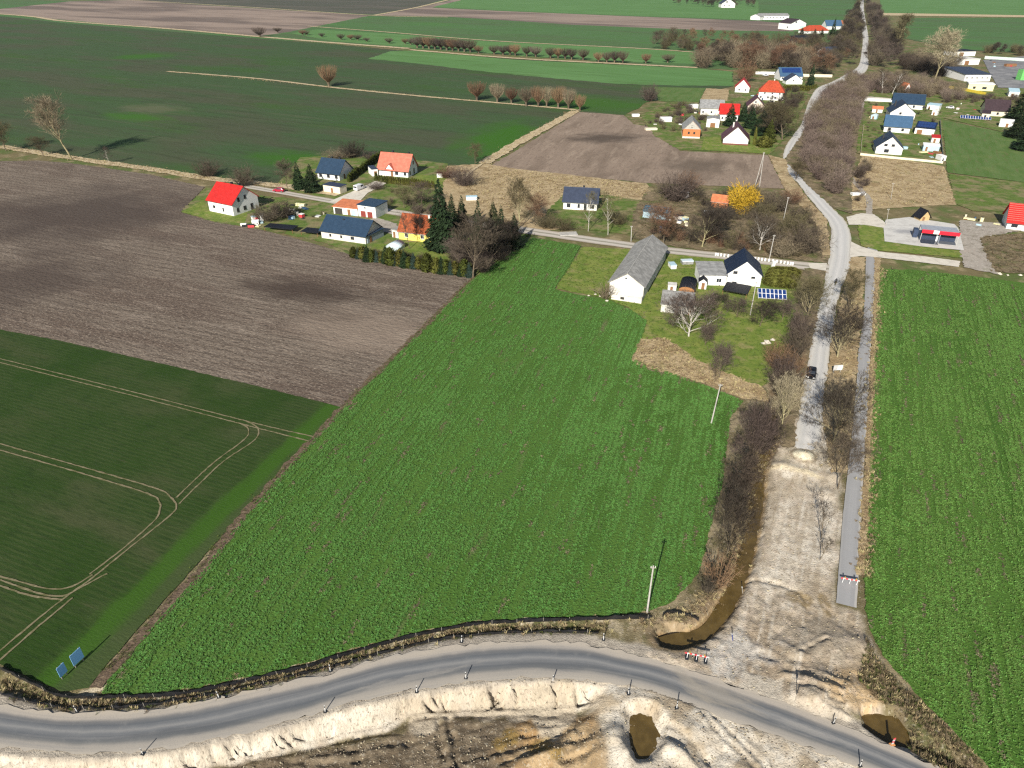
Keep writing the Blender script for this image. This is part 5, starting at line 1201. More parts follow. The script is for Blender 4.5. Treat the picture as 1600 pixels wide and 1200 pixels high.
def bare_tree(seed, H=12.0, W=10.0, first=0.2, kids=(10, 7, 5, 4), spread=0.8, up=0.25, trunk=0.014, twig=0.022, ntwig=4, leader=0.9, wob=0.2, lean=(0, 0), tl=1):
    """Trunk mesh (trunk and limbs) and crown mesh (branches and twigs) of a leafless tree of height H and crown width W."""
    rng = random.Random(seed)
    T, Cn = MB(), MB(); LB = LeafBuf(); az = [rng.uniform(0, 6.28)]
    def grow(p, d, Ln, r, lv):
        nseg = (6, 5, 3, 2, 1)[lv]; pts = [p.copy()]; q = p.copy(); dd = d.copy()
        for k in range(nseg):
            dd = (dd + rdir(rng)*wob*(0.45 if lv == 0 else 1.0) + Vector((0, 0, up if lv else 0.0))*0.3).normalized()
            if lv == 0: dd = (dd+Vector((lean[0], lean[1], 0.35))*0.4).normalized()
            q = q+dd*(Ln/nseg); pts.append(q.copy())
        taper = 0.3
        for k in range(nseg):
            r0 = r*(1-(1-taper)*k/nseg); r1 = r*(1-(1-taper)*(k+1)/nseg)
            (T if lv <= tl else Cn).tube(pts[k], pts[k+1], r0, r1, (7, 5, 4, 3, 3)[lv], False)
        def at(t):
            s = t*nseg; k = min(int(s), nseg-1); return pts[k].lerp(pts[k+1], s-k), (pts[k+1]-pts[k]).normalized()
        if lv < len(kids):
            n = kids[lv]
            for i in range(n):
                t = first+(1-first)*(i+rng.random()*0.7)/n if lv == 0 else 0.2+0.8*(i+rng.random())/n
                t = min(t, 1.0); b, bd = at(t)
                if lv == 0:
                    az[0] += 2.4+rng.uniform(-0.4, 0.4)
                    side = Vector((math.cos(az[0]), math.sin(az[0]), 0)); ang = spread*rng.uniform(0.8, 1.15)*(1.15-0.55*t)
                    nl = W*0.5*rng.uniform(0.85, 1.15)*math.sin(math.pi*min(0.97, 0.25+0.62*(t-first)/(1-first)))**0.6/max(0.6, math.sin(ang))*0.8
                else:
                    side = bd.cross(rdir(rng)).normalized(); ang = rng.uniform(0.45, 0.95); nl = Ln*rng.uniform(0.5, 0.78)*(1.05-0.4*t)
                nd = (bd*math.cos(ang)+side*math.sin(ang)).normalized()
                grow(b, nd, nl, max(0.010, r*(0.5 if lv == 0 else 0.42)*(1.1-0.5*t)), lv+1)
        else:
            for i in range(ntwig):
                b, bd = at(rng.uniform(0.1, 1.0))
                nd = (bd+rdir(rng)*0.8+Vector((0, 0, up))).normalized()
                s = nd.cross(rdir(rng)).normalized()*twig*rng.uniform(0.7, 1.3)
                LB.tri(b-s, b+s, b+nd*rng.uniform(0.5, 1.1)*H/12)
    grow(Vector((0, 0, -0.1)), Vector((lean[0], lean[1], 1)).normalized(), H*leader*0.85, H*trunk, 0)
    n = len(Cn.v); Cn.v += LB.v; Cn.f += [tuple(i+n for i in f) for f in LB.f]
    A = np.array(Cn.v); k = H/np.percentile(A[:, 2], 99.7); w = (np.percentile(A[:, 0], 98.5)-np.percentile(A[:, 0], 1.5)+np.percentile(A[:, 1], 98.5)-np.percentile(A[:, 1], 1.5))/2
    kx = min(W/w, 1.25*k)
    for m in (T, Cn): m.v = [(x*kx, y*kx, z*k) for x, y, z in m.v]
    return T.mesh("trunk", BARK), Cn.mesh("crown", TWIG), H, W

def pollard(seed, H=10.0, W=7.0, n=190, trunk_h=0.2):
    rng = random.Random(seed); T, Cn = MB(), MB(); LB = LeafBuf()
    th = H*trunk_h
    T.tube((0,0,-0.1), (0,0,th*0.6), 0.42, 0.36, 8, False); T.tube((0,0,th*0.6), (rng.uniform(-.1,.1),0,th), 0.36, 0.58, 8)
    for i in range(n):
        a = rng.uniform(0, 2*math.pi); s = math.sqrt(rng.random())
        out = Vector((math.cos(a), math.sin(a), 0))
        p = out*0.3*s+Vector((0, 0, th-0.1)); L_ = (H-th)*rng.uniform(0.75, 1.0)*(1-0.12*s)
        mid = p+Vector((0, 0, L_*0.42))+out*W*0.34*s*rng.uniform(0.8, 1.15)
        end = p+Vector((0, 0, L_))+out*W*0.5*s*rng.uniform(0.85, 1.1)
        Cn.tube(p, mid, 0.05, 0.035, 3, False); Cn.tube(mid, end, 0.035, 0.008, 3, False)
        for k in range(3):
            q = mid.lerp(end, rng.uniform(0.0, 0.8)); d = (Vector((0,0,1))+out*0.4+rdir(rng)*0.5).normalized()
            s2 = d.cross(rdir(rng)).normalized()*0.035; LB.tri(q-s2, q+s2, q+d*rng.uniform(0.7, 1.5))
    m = len(Cn.v); Cn.v += LB.v; Cn.f += [tuple(i+m for i in f) for f in LB.f]
    return T.mesh("trunk", BARK), Cn.mesh("crown", TWIG_RED), H, W

def shrub(seed, H=4.0, W=4.5, stems=26, mat=None, twig=0.028, nt=9):
    rng = random.Random(seed); T, Cn = MB(), MB(); LB = LeafBuf()
    for i in range(stems):
        a = rng.uniform(0, 2*math.pi); s = math.sqrt(rng.random())
        out = Vector((math.cos(a), math.sin(a), 0))
        p = out*0.12*W*s+Vector((0,0,-0.1)); h = H*rng.uniform(0.65, 1.0)*math.sqrt(max(0.1, 1-0.6*s*s))
        m1 = p+out*W*0.22*s+Vector((0,0,h*0.5))+rdir(rng)*0.2; e = p+out*W*0.5*s+Vector((0,0,h))+rdir(rng)*0.25
        (T if i < 6 else Cn).tube(p, m1, 0.045, 0.03, 3, False); Cn.tube(m1, e, 0.03, 0.01, 3, False)
        for k in range(nt):
            t = rng.uniform(0.15, 1.0); q = p.lerp(m1, t*2) if t < 0.5 else m1.lerp(e, t*2-1)
            d = (Vector((0,0,0.7))+out*0.4+rdir(rng)*0.9).normalized(); l = rng.uniform(0.25, 0.42)*H*0.6
            q2 = q+d*l; s1 = d.cross(rdir(rng)).normalized()*twig; LB.tri(q-s1, q+s1, q2)
            for j in range(3):
                d2 = (d+rdir(rng)*0.8).normalized(); qq = q.lerp(q2, rng.uniform(0.3, 0.9)); s2 = d2.cross(rdir(rng)).normalized()*twig*0.75
                LB.tri(qq-s2, qq+s2, qq+d2*l*rng.uniform(0.4, 0.7))
    m = len(Cn.v); Cn.v += LB.v; Cn.f += [tuple(i+m for i in f) for f in LB.f]
    return T.mesh("stem", BARK), Cn.mesh("crown", mat or TWIG), H, W

def conifer(seed, H=14.0, W=6.5, n=1500, mat=None, droop=0.35, size=0.5):
    rng = random.Random(seed); T = MB(); LB = LeafBuf()
    T.tube((0,0,-0.1), (0,0,H*0.95), H*0.018, 0.02, 6, False)
    for i in range(n):
        t = 1-math.sqrt(rng.random()); t = 0.04+0.96*t
        a = rng.uniform(0, 2*math.pi); lay = 0.82+0.18*math.sin(t*H*2.4+a*0.5)+rng.uniform(-0.12, 0.16)
        R = W/2*(1-t)**0.85*lay
        r = R*math.sqrt(rng.uniform(0.25, 1.0))
        out = Vector((math.cos(a), math.sin(a), 0)); c = out*r+Vector((0,0,t*H-r*droop*0.7))
        s = size*rng.uniform(0.6, 1.25)*(0.45+0.6*(1-t)); d = (out+Vector((0,0,-droop))+rdir(rng)*0.35).normalized()
        w = d.cross(Vector((0,0,1))+rdir(rng)*0.5).normalized()
        LB.tri(c-d*s*0.7-w*s*0.5, c-d*s*0.7+w*s*0.5, c+d*s)
        LB.tri(c-d*s*0.3-w*s*0.7+Vector((0,0,0.1)), c+d*s*0.7, c+w*s*0.6-Vector((0,0,0.25*s)))
    me = bpy.data.meshes.new("crown"); me.from_pydata(LB.v, [], LB.f); me.update(); me.materials.append(mat or NEEDLE)
    return T.mesh("trunk", BARK), me, H, W

def thuja(seed, H=3.0, W=1.2, n=420, mat=None, round_=0.0):
    rng = random.Random(seed); T = MB(); LB = LeafBuf()
    T.tube((0,0,-0.1), (0,0,H*0.7), 0.06, 0.02, 5, False)
    prof = lambda t: (math.sin(math.pi*min(1, 0.12+t*0.9))**0.6 if round_ else (1-t**2.2)**0.7*(0.8+0.2*min(1, t*6)))
    for i in range(n):
        t = rng.random(); a = rng.uniform(0, 2*math.pi); R = W/2*prof(t)*rng.uniform(0.72, 1.06)
        out = Vector((math.cos(a), math.sin(a), 0)); c = out*R+Vector((0,0,0.03*H+t*H*0.95))
        s = 0.11*H**0.5*rng.uniform(0.7, 1.3); d = (Vector((0,0,1))+out*0.5+rdir(rng)*0.4).normalized(); w = d.cross(out+rdir(rng)*0.6).normalized()
        LB.tri(c-d*s-w*s*0.6, c-d*s+w*s*0.6, c+d*s*1.3)
    m = len(LB.v); k = 8
    core = []
    for j in range(6):
        t = j/5
        for i in range(k):
            a = 2*math.pi*i/k; R = W/2*prof(min(t, 0.97))*0.72; core.append((R*math.cos(a), R*math.sin(a), t*H*0.93))
    fs = list(LB.f)+[(m+j*k+i, m+j*k+(i+1)%k, m+(j+1)*k+(i+1)%k, m+(j+1)*k+i) for j in range(5) for i in range(k)]
    me = bpy.data.meshes.new("crown"); me.from_pydata(LB.v+core, [], fs); me.update(); me.materials.append(mat or THUJA)
    return T.mesh("trunk", BARK), me, H, W

KIND = {}
for i in range(4): KIND["bare%d" % i] = bare_tree(100+i, 12, (9, 10, 8, 9.5)[i], first=0.2+0.05*(i % 2), spread=(0.75, 0.85, 0.65, 0.75)[i])
KIND["tall"] = bare_tree(120, 12, 7, first=0.32, kids=(12, 6, 5, 4), spread=0.5, up=0.5, lean=(-0.1, 0), ntwig=3, twig=0.018)
KIND["fan"] = bare_tree(121, 12, 8, first=0.32, kids=(12, 7, 5, 4), spread=0.55, up=0.35, wob=0.15)
KIND["column"] = bare_tree(122, 12, 5, first=0.15, kids=(16, 5, 4, 4), spread=0.5, up=0.5, leader=1.1)
KIND["open"] = bare_tree(123, 10, 10, first=0.16, kids=(11, 7, 6, 4), spread=0.72, up=0.35, trunk=0.018, twig=0.022, ntwig=5, leader=0.72, tl=2)
KIND["open2"] = bare_tree(124, 10, 9.5, first=0.18, kids=(12, 7, 5, 4), spread=0.68, up=0.4, trunk=0.017, twig=0.022, ntwig=5, leader=0.78, tl=2)
KIND["birch"] = bare_tree(125, 12, 5, first=0.25, kids=(15, 4, 3, 3), spread=0.7, up=0.1, trunk=0.009, leader=1.1, twig=0.018)
KIND["slim"] = bare_tree(126, 8, 3.5, first=0.3, kids=(10, 4, 3), spread=0.55, up=0.4, trunk=0.009, leader=1.1, twig=0.018)
for i in range(3): KIND["pollard%d" % i] = pollard(140+i)
for i in range(3): KIND["shrub%d" % i] = shrub(150+i, 4.0, 4.5, 30)
KIND["bush"] = shrub(160, 6.0, 7.0, 70, nt=12)
KIND["bush2"] = shrub(161, 6.0, 6.5, 60, nt=12)
for i in range(2): KIND["spruce%d" % i] = conifer(170+i, n=2200)
KIND["spruce_big"] = conifer(173, 18, 8.5, 4200, size=0.6)
for i in range(2): KIND["thuja%d" % i] = thuja(180+i)
KIND["thuja_round"] = thuja(183, 3, 2.4, 700, round_=1)
KIND["yellow"] = shrub(185, 6.0, 5.5, 80, BLOSSOM, 0.06, 12)

_rt = random.Random(9)
def plant(kind, base, top=None, label="", cat="tree", name=None, width=None, h=None, tm=None, cm=None, group=None, rz=None, lean=None, world=False):
    """kind of tree, pixel of its foot, row of its top (or height h), width of its crown in pixels."""
    tr, cr, H0, W0 = KIND[kind]
    p = Vector(base) if world else P(*base)
    p.z = ground_z(p.x, p.y) if (HX0 < p.x < HX1 and HY0 < p.y < HY1) else 0.0
    hh = h if h else top_z(p, top)
    sz = hh/H0
    sx = (width/scale_at(*base))/W0 if width else sz
    nm = name or ("pine_tree" if kind.startswith("spruce") else "hedge_plant" if kind.startswith("thuja") else "bush" if kind[:4] in ("shru", "bush") else "bare_tree")
    r = empty(nm, p, rz if rz is not None else _rt.uniform(0, 6.28), label, cat, group)
    r.scale = (sx, sx, sz)
    if lean: r.rotation_euler = (lean[1], lean[0], r.rotation_euler.z if rz is None else rz)
    stem_name = "stem" if kind[:4] in ("shru", "bush") else "trunk"
    for me, nn, mm in ((tr, stem_name, tm), (cr, "crown", cm)):
        o = link(bpy.data.objects.new(nn, me), r)
        if mm:
            o.material_slots[0].link = 'OBJECT'; o.material_slots[0].material = mm
    return r

# lone trees and trees that stand out
plant("tall", (112,249), 146, "tall leaning bare tree on the bank of the dark green field", width=58, tm=BARK_PALE, cm=TWIG_TAN, rz=0.0, lean=(-0.10, 0))
plant("bare1", (68,244), 212, "smaller bare tree just beside the tall leaning one", width=34, cm=TWIG_OLIVE)
plant("bare2", (10,236), 188, "bare tree at the picture edge on the dry bank", width=36, cm=TWIG_OLIVE)
plant("bush", (326,276), 248, "brown bare bush on the dry bank, farther from the red roofed house", "bush", width=40, cm=TWIG)
plant("bush2", (382,291), 258, "brown bare bush just behind the bright red roofed house", "bush", width=42, cm=TWIG)
plant("birch", (171,256), 228, "thin birch sapling on the dry bank", width=14, tm=BIRCH, cm=TWIG)
plant("pollard0", (514,136), 97, "lone pollard willow on the pale line in the dark green field", width=32, cm=TWIG_RED)
near_row = [(745,157,124,24),(777,160,127,20),(799,161,134,18),(822,166,132,20),(841,167,131,19),(854,167,132,16),(872,168,131,20),(888,171,135,18),(906,173,145,14)]
for i, (x, y, t_, w) in enumerate(near_row):
    plant("pollard%d" % (i % 3), (x, y), t_, "tan pollard willow, %s from the west in the row above the harrowed field" % ordinal(i+1), width=w*1.35, cm=TWIG_TAN if i % 2 else TWIG_RED, group="pollard willows above the harrowed field")
far_row = [(406,58,40,16),(434,51,42,10),(473,55,46,9),(479,55,47,8),(503,58,51,8),(533,62,52,10),(548,62,53,9),(559,63,53,11),(573,65,58,8),(608,68,58,10),(633,69,59,8),(642,70,59,9)]
far_row += [(652+9.2*i, 75+i*0.75, 54+0.6*i, 16) for i in range(10)]+[(748,83,70,12),(772,85,69,13),(786,86,69,14),(797,86,68,12)]
far_row += [(805,87,67,13),(823,88,70,12),(837,89,70,15),(860,91,72,14),(872,91,73,13),(883,92,73,14),(893,93,74,12),(911,94,74,14),(935,97,80,12),(948,98,79,12),(960,98,77,13),(973,99,77,13),(1009,99,82,12),(1043,98,83,15)]
for i, (x, y, t_, w) in enumerate(far_row):
    plant("pollard%d" % (i*7 % 3), (x, y), t_, "dark pollard willow, %s from the west in the long far row" % ordinal(i+1), width=w*1.5, cm=(TWIG_PURPLE, TWIG, TWIG_RED, TWIG)[i % 4], group="pollard willows in the long far row")
plant("bush", (1014,158), 130, "round purple bare bush at the corner of the yellow green plot", "bush", width=30, cm=TWIG_PURPLE)
plant("bush2", (1163,127), 90, "big round reddish bush behind the small red gabled house", "bush", width=36, cm=TWIG_RED)
plant("fan", (1460,126), 42, "huge pale bare poplar with fan shaped crown near the warehouses", width=60, tm=BARK_PALE, cm=TWIG_PALE)
plant("column", (1399,84), 20, "tall leaning olive tree with mistletoe beside the avenue", width=30, tm=BARK_PALE, cm=TWIG_OLIVE, rz=0.3, lean=(0.16, 0))
plant("birch", (1378,146), 106, "left of two pale birches by the thicket end", width=22, tm=BIRCH, cm=TWIG)
plant("birch", (1394,147), 108, "right of two pale birches by the thicket end", width=26, tm=BIRCH, cm=TWIG)
plant("bare0", (1222,219), 160, "dark olive bare tree spreading over the road by the purple brown roof", width=66, tm=BARK, cm=TWIG_OLIVE)
plant("bare3", (1206,214), 168, "dark bare tree between the white gable and the road", width=44, cm=TWIG_DARK)
plant("open2", (1243,282), 248, "small olive tree overhanging the narrowest bit of road", width=34, cm=TWIG_OLIVE)
# farmstead
plant("spruce0", (468,296), 250, "slimmer of two dark spruces beside the navy roofed house", width=26)
plant("spruce1", (488,300), 254, "broader of two dark spruces beside the navy roofed house", width=32)
plant("bare2", (449,294), 248, "grey bare tree beside the two dark spruces", width=34)
plant("bush", (551,246), 217, "big dark round bush behind the navy roofed house", "bush", width=40, cm=TWIG_DARK)
plant("bush2", (527,248), 233, "low pale bush behind the navy roofed house", "bush", width=44, cm=TWIG_TAN)
plant("bush2", (582,250), 236, "low brown bush behind the salmon roofed house", "bush", width=34, cm=TWIG_PURPLE)
plant("bare1", (742,257), 224, "small bare tree on the dry balk", width=24, cm=TWIG_OLIVE)
plant("spruce_big", (690,389), 277, "tallest dark spruce beside the yellow house", width=62)
plant("spruce0", (722,356), 304, "dark slim spruce just behind the tallest one", width=30)
plant("spruce1", (771,380), 312, "olive green spruce among the bare trees by the lane", width=44, cm=pmat("olive_needles", (0.055, 0.065, 0.024), 0.8, 0.25))
for b_, t2, w2, lb in [((748,398),306,34,"dark conifer in the tree clump, nearest the tallest spruce"),((783,392),318,36,"dark conifer in the middle of the tree clump by the lane"),((803,388),330,32,"dark conifer at the lane end of the tree clump"),((707,362),300,30,"dark conifer tucked behind the tallest spruce")]:
    plant("spruce%d" % (b_[0] % 2), b_, t2, lb, width=w2)
plant("bare0", (739,434), 340, "large grey bare tree at the corner of the ploughed field", width=74, cm=TWIG, tm=BARK)
plant("bare3", (768,412), 345, "dark bare tree beside the corner of the rapeseed", width=60, cm=TWIG_DARK)
plant("bare1", (790,398), 340, "dark bare tree nearest the lane end of the tree clump", width=58, cm=TWIG_DARK)
plant("bare2", (716,420), 372, "small grey bare tree behind the young conifers", width=48, cm=TWIG_PURPLE)
plant("slim", (640,389), 330, "thin bare tree in front of the yellow house, nearer its porch", width=26, cm=TWIG)
plant("open2", (656,376), 332, "dark bare tree in front of the yellow house roof", width=28, cm=TWIG_DARK)
plant("bare3", (632,326), 286, "bare tree in the garden behind the yellow house", width=36, cm=TWIG_OLIVE)
plant("bare1", (660,322), 282, "purple bare tree in the garden behind the yellow house", width=40, cm=TWIG_PURPLE)
plant("bare0", (811,357), 279, "tall pale bare tree beside the lane bend", width=42, tm=BARK_PALE, cm=TWIG_OLIVE)
plant("bare2", (836,352), 302, "brown bare tree in the dry grass by the bungalow", width=34, cm=TWIG_RED)
plant("birch", (919,361), 296, "slim birch in front of the bungalow", width=24, tm=BIRCH, cm=TWIG_OLIVE)
plant("birch", (950,367), 300, "slim birch beside the lane, farther from the bungalow", width=26, tm=BIRCH, cm=TWIG_OLIVE)
plant("bush", (855,356), 332, "olive bush on the lane verge below the bungalow", "bush", width=44, cm=TWIG_OLIVE)
plant("bush2", (882,360), 340, "small olive bush beside the lane", "bush", width=34, cm=TWIG_OLIVE)
plant("bush", (965,350), 328, "green grey bush beside the bungalow", "bush", width=40, cm=TWIG_OLIVE)
plant("bush", (725,290), 258, "dark bush on the dry bank behind the salmon roofed house", "bush", width=46, cm=TWIG_PURPLE)
plant("bush2", (700,278), 258, "reddish dry bush beside the salmon roofed house", "bush", width=36, cm=TWIG_RED)
plant("bush", (420,345), 318, "tangled dark bush beside the bright red roofed house", "bush", width=52, cm=TWIG)
plant("bush2", (445,340), 312, "dark tangled bush beside the junk yard", "bush", width=40, cm=TWIG_DARK)
plant("bush2", (588,296), 282, "rounded brown shrub on the concrete drive", "bush", width=30, cm=TWIG_PURPLE)
# scrubby gardens by the bend
plant("bush", (1056,314), 263, "big dark purple bush at the edge of the harrowed field", "bush", width=66, cm=TWIG_PURPLE)
plant("bush2", (1075,300), 266, "rusty red bush behind the dark purple one", "bush", width=36, cm=TWIG_RED)
plant("yellow", (1157,334), 283, "bright yellow flowering bush in the scrubby gardens", "bush", "flowering_bush", width=42)
plant("bare0", (1097,386), 320, "dark crooked tree in the scrubby gardens", width=62, tm=BARK_PALE, cm=TWIG_DARK)
plant("bare3", (1120,372), 320, "dark dense tree in the middle of the scrubby gardens", width=60, cm=TWIG_DARK)
plant("open", (1187,391), 330, "pale trunked tree behind the navy roofed white house", width=54, tm=BIRCH, cm=TWIG)
plant("slim", (1148,386), 338, "thin bare tree above the pale corrugated roof", width=20, cm=TWIG)
plant("slim", (1075,384), 336, "thin bare tree between the scrubby gardens and the lane", width=20, cm=TWIG_TAN)
plant("bare2", (1037,381), 322, "reddish bare tree beside the barn end", width=52, cm=TWIG_RED)
plant("bare1", (1018,352), 318, "small brown tree in front of the rounded blue roof", width=40, cm=TWIG_RED)
plant("bush", (1210,330), 300, "brown bush beside the leaning pole and the harrowed field", "bush", width=50, cm=TWIG)
plant("bush2", (1236,318), 294, "rusty bush on the inside of the road bend", "bush", width=40, cm=TWIG_RED)
plant("bush2", (1190,345), 312, "olive brown bush beside the yellow one", "bush", width=44, cm=TWIG_OLIVE)
plant("bush", (1255,395), 345, "large brown thicket bush where the lane meets the road", "bush", width=66, cm=TWIG)
plant("bush2", (1235,362), 330, "brown bush above the lane mouth", "bush", width=46, cm=TWIG_OLIVE)
plant("bush2", (1222,402), 372, "pale brown bush beside the lane, near the white fence", "bush", width=46, cm=TWIG_TAN)
plant("bush", (1133,342), 318, "dark bush in front of the orange roofed shed", "bush", width=36, cm=TWIG_DARK)
plant("bush2", (1042,305), 282, "olive bush in front of the dark purple one", "bush", width=34, cm=TWIG_OLIVE)
# orchard
plant("open", (1076,526), 452, "white trunked orchard tree with a spreading bare crown", width=92, tm=BIRCH, cm=TWIG_PURPLE)
plant("open2", (1101,541), 503, "small bare orchard tree just below the white trunked one", width=34, cm=TWIG_PURPLE)
plant("open2", (1124,590), 534, "bare orchard tree near the dry weeds", width=50, cm=TWIG_PURPLE)
plant("bare0", (1187,510), 466, "dense dark orchard tree below the solar panels", width=46, cm=TWIG_DARK)
plant("bare3", (1151,496), 464, "dark orchard tree below the black carport", width=44, cm=TWIG_PURPLE)
plant("open", (1121,482), 456, "small dark orchard tree beside the grey roofed shed", width=38, cm=TWIG_DARK)
plant("open2", (1222,500), 466, "brown orchard tree nearest the ditch", width=40, cm=TWIG_PURPLE)
plant("slim", (1117,602), 575, "tiny leafless sapling at the orchard foot", width=14, cm=TWIG)
plant("shrub0", (945,466), 438, "brown bush against the barn gable", "bush", width=34, cm=TWIG_TAN)
# roadside
plant("open", (1262,494), 428, "olive roadside tree by the lane mouth", width=62, tm=BARK_PALE, cm=TWIG_OLIVE)
plant("open2", (1308,559), 474, "spreading dark roadside tree above the white signboard", width=92, tm=BARK_PALE, cm=TWIG_DARK)
plant("bare2", (1325,480), 420, "slim olive roadside tree opposite the car wash drive", width=42, cm=TWIG_OLIVE)
plant("open", (1302,690), 590, "big roadside tree casting branches over the old road", width=98, tm=BARK_PALE, cm=TWIG_DARK)
plant("bare3", (1309,764), 668, "brown roadside tree beside the sand heap", width=70, cm=TWIG)
plant("slim", (1283,842), 780, "thin dark sapling on the stripped road", width=34, cm=TWIG_DARK, tm=BARK)
plant("slim", (1281,875), 834, "smaller thin sapling nearest the barrier", width=28, cm=TWIG_DARK, tm=BARK)
plant("open2", (1222,664), 585, "pale branched tree beside the old road and stream", width=66, tm=BARK_PALE, cm=TWIG_PALE)
plant("open", (1232,634), 585, "brown tree beside the car on the old road", width=40, cm=TWIG)
for i, (k, b, t_, w, m, lb) in enumerate([("open2", (1170,742), 632, 84, TWIG_PURPLE, "tall dark purple bare tree at the top of the stream, nearest the leaning pole"), ("bare2", (1152,806), 712, 66, TWIG, "brown bare tree on the stream bank, second from the leaning pole"),
        ("open", (1136,866), 762, 72, TWIG_DARK, "purple brown bare tree on the stream bank, third from the leaning pole"), ("shrub1", (1122,915), 862, 50, TWIG_RED, "low rusty red bush on the stream bank near the fence end"),
        ("shrub2", (1106,925), 895, 40, TWIG_DARK, "small dark bush beside the rusty red one"), ("bush2", (1187,700), 622, 56, TWIG_DARK, "dark bush between the stream and the old road")]):
    plant(k, b, t_, lb, "bush" if "bush" in lb.split(" bank")[0].split(" at ")[0] else "tree", width=w, cm=m)
for i, (b, t_, w) in enumerate([((1228,620),572,54),((1218,600),548,50),((1212,575),530,44),((1240,560),505,44),((1246,530),480,40),((1236,590),545,44)]):
    plant("bush%s" % ("2" if i % 2 else ""), b, t_, "brown ditch bush between orchard and old road, %s counted from the stream end" % ordinal(i+1), "bush", width=w, cm=(TWIG, TWIG_PURPLE, TWIG_RED)[i % 3], group="ditch bushes by the orchard")
# conifers in the village
for b, t_, w, lb in [((1140,197),160,28,"dark green conifer in front of the red roofed house"),((1172,200),165,30,"dark conifer behind the white gable with purple brown roof"),((1190,205),170,34,"broad green conifer beside the white gable"),((1213,228),188,0,"")]:
    if lb: plant("spruce%d" % (b[0] % 2), b, t_, lb, width=w)
plant("spruce1", (1182,212), 178, "dark green conifer just right of the white gable", width=26)
plant("spruce0", (1200,222), 186, "broad green conifer beside the road bend lawn", width=30, cm=THUJA)
plant("spruce1", (1160,190), 158, "dark conifer between the cream house and the red roof", width=22)
plant("thuja_round", (1193,230), 213, "round yellow green bush on the lawn by the white gable", "bush", "garden_bush", width=26, cm=HEDGE)
plant("spruce0", (1265,136), 96, "tall slim spruce beside the white gabled annex", width=16)
plant("spruce1", (1299,62), 26, "tall dark spruce among the far village roofs", width=14)
for i, (x, y) in enumerate([(1252,56),(1272,58),(1283,58),(1305,60),(1315,60),(1322,59)]):
    plant("spruce%d" % (i % 2), (x, y), y-14, "small green conifer, %s from the barn in the hedge below the orange bungalow" % ordinal(i+1), width=11, group="conifers below the orange bungalow")
plant("spruce1", (1307,72), 60, "pair of small conifers on the green plot, left one", width=10)
plant("spruce0", (1301,73), 61, "pair of small conifers on the green plot, nearer the shed", width=9)
for i, (b, t_, w) in enumerate([((1590,190),130,44),((1606,215),150,50),((1585,215),170,36),((1600,235),190,44)]):
    plant("spruce%d" % (i % 2), b, t_, "dark conifer at the picture edge by the pasture, %s from the back" % ordinal(i+1), width=w, group="dark conifers at the picture edge", cm=NEEDLE)

# hedges: rows of single thujas
def hedge(px0, px1, n, h, w, label, mat=None, kinds=("thuja0", "thuja1"), jit=0.15):
    a, b = P(*px0), P(*px1); rng = random.Random(int(px0[0]))
    for i in range(n):
        p = a.lerp(b, i/(n-1)); s = rng.uniform(0.88, 1.12)
        r = plant(kinds[i % len(kinds)], (p.x+rng.uniform(-jit, jit), p.y+rng.uniform(-jit, jit), 0), None, label % ordinal(i+1), "hedge plant", "hedge_plant", h=h*s, world=True, cm=mat, group=label.replace("%s", "each") )
        r.scale = (w/1.2*s, w/1.2*s, h*s/3.0)
hedge((545,285), (597,246), 26, 3.4, 1.7, "dark clipped thuja, %s in the hedge beside the white van, counted from the drive")
hedge((609,287), (678,294), 22, 3.0, 1.3, "olive thuja, %s in the hedge below the salmon roofed house, counted from the drive", HEDGE)
hedge((588,283), (606,287), 5, 3.2, 1.6, "olive thuja, %s in the short hedge before the salmon roofed house")
hedge((1225,141), (1262,142), 14, 3.4, 2.6, "olive thuja, %s in the hedge below the blue solar roof", HEDGE)
hedge((1178,227), (1180,212), 4, 6.0, 1.6, "slim yellow green thuja, %s beside the white gable", HEDGE)
hedge((1262,141), (1275,137), 5, 2.6, 2.0, "olive thuja, %s in the hedge end by the slim spruce", HEDGE)
for j, (pa, pb) in enumerate([((1202,446),(1234,449)), ((1204,440),(1236,443)), ((1206,434),(1238,437)), ((1208,428),(1239,431))]):
    hedge(pa, pb, 6, 2.3, 1.9, "clipped olive bush, %s in the " + ("nearest", "second", "third", "farthest")[j] + " row of the block beside the solar panels", HEDGE, ("thuja_round",))
rngc = random.Random(4)
for i in range(26):
    t_ = i/25; x = 553+(733-553)*t_; y = 403+(433-403)*t_+rngc.uniform(-1.5, 1.5)
    kd = ("thuja0", "spruce0", "thuja1", "spruce1")[i % 4]; 
    r = plant(kd, (x, y), None, "young conifer, %s from the long low house in the row on the ploughed field edge" % ordinal(i+1), "conifer", "young_conifer", h=rngc.uniform(3.0, 5.6), cm=(None, NEEDLE, HEDGE, NEEDLE_BLUE)[(i*3) % 4], group="young conifers on the ploughed field edge")
    hh = r.scale[2]*KIND[kd][2]; k = hh*0.78/KIND[kd][3]; r.scale = (k, k, r.scale[2])
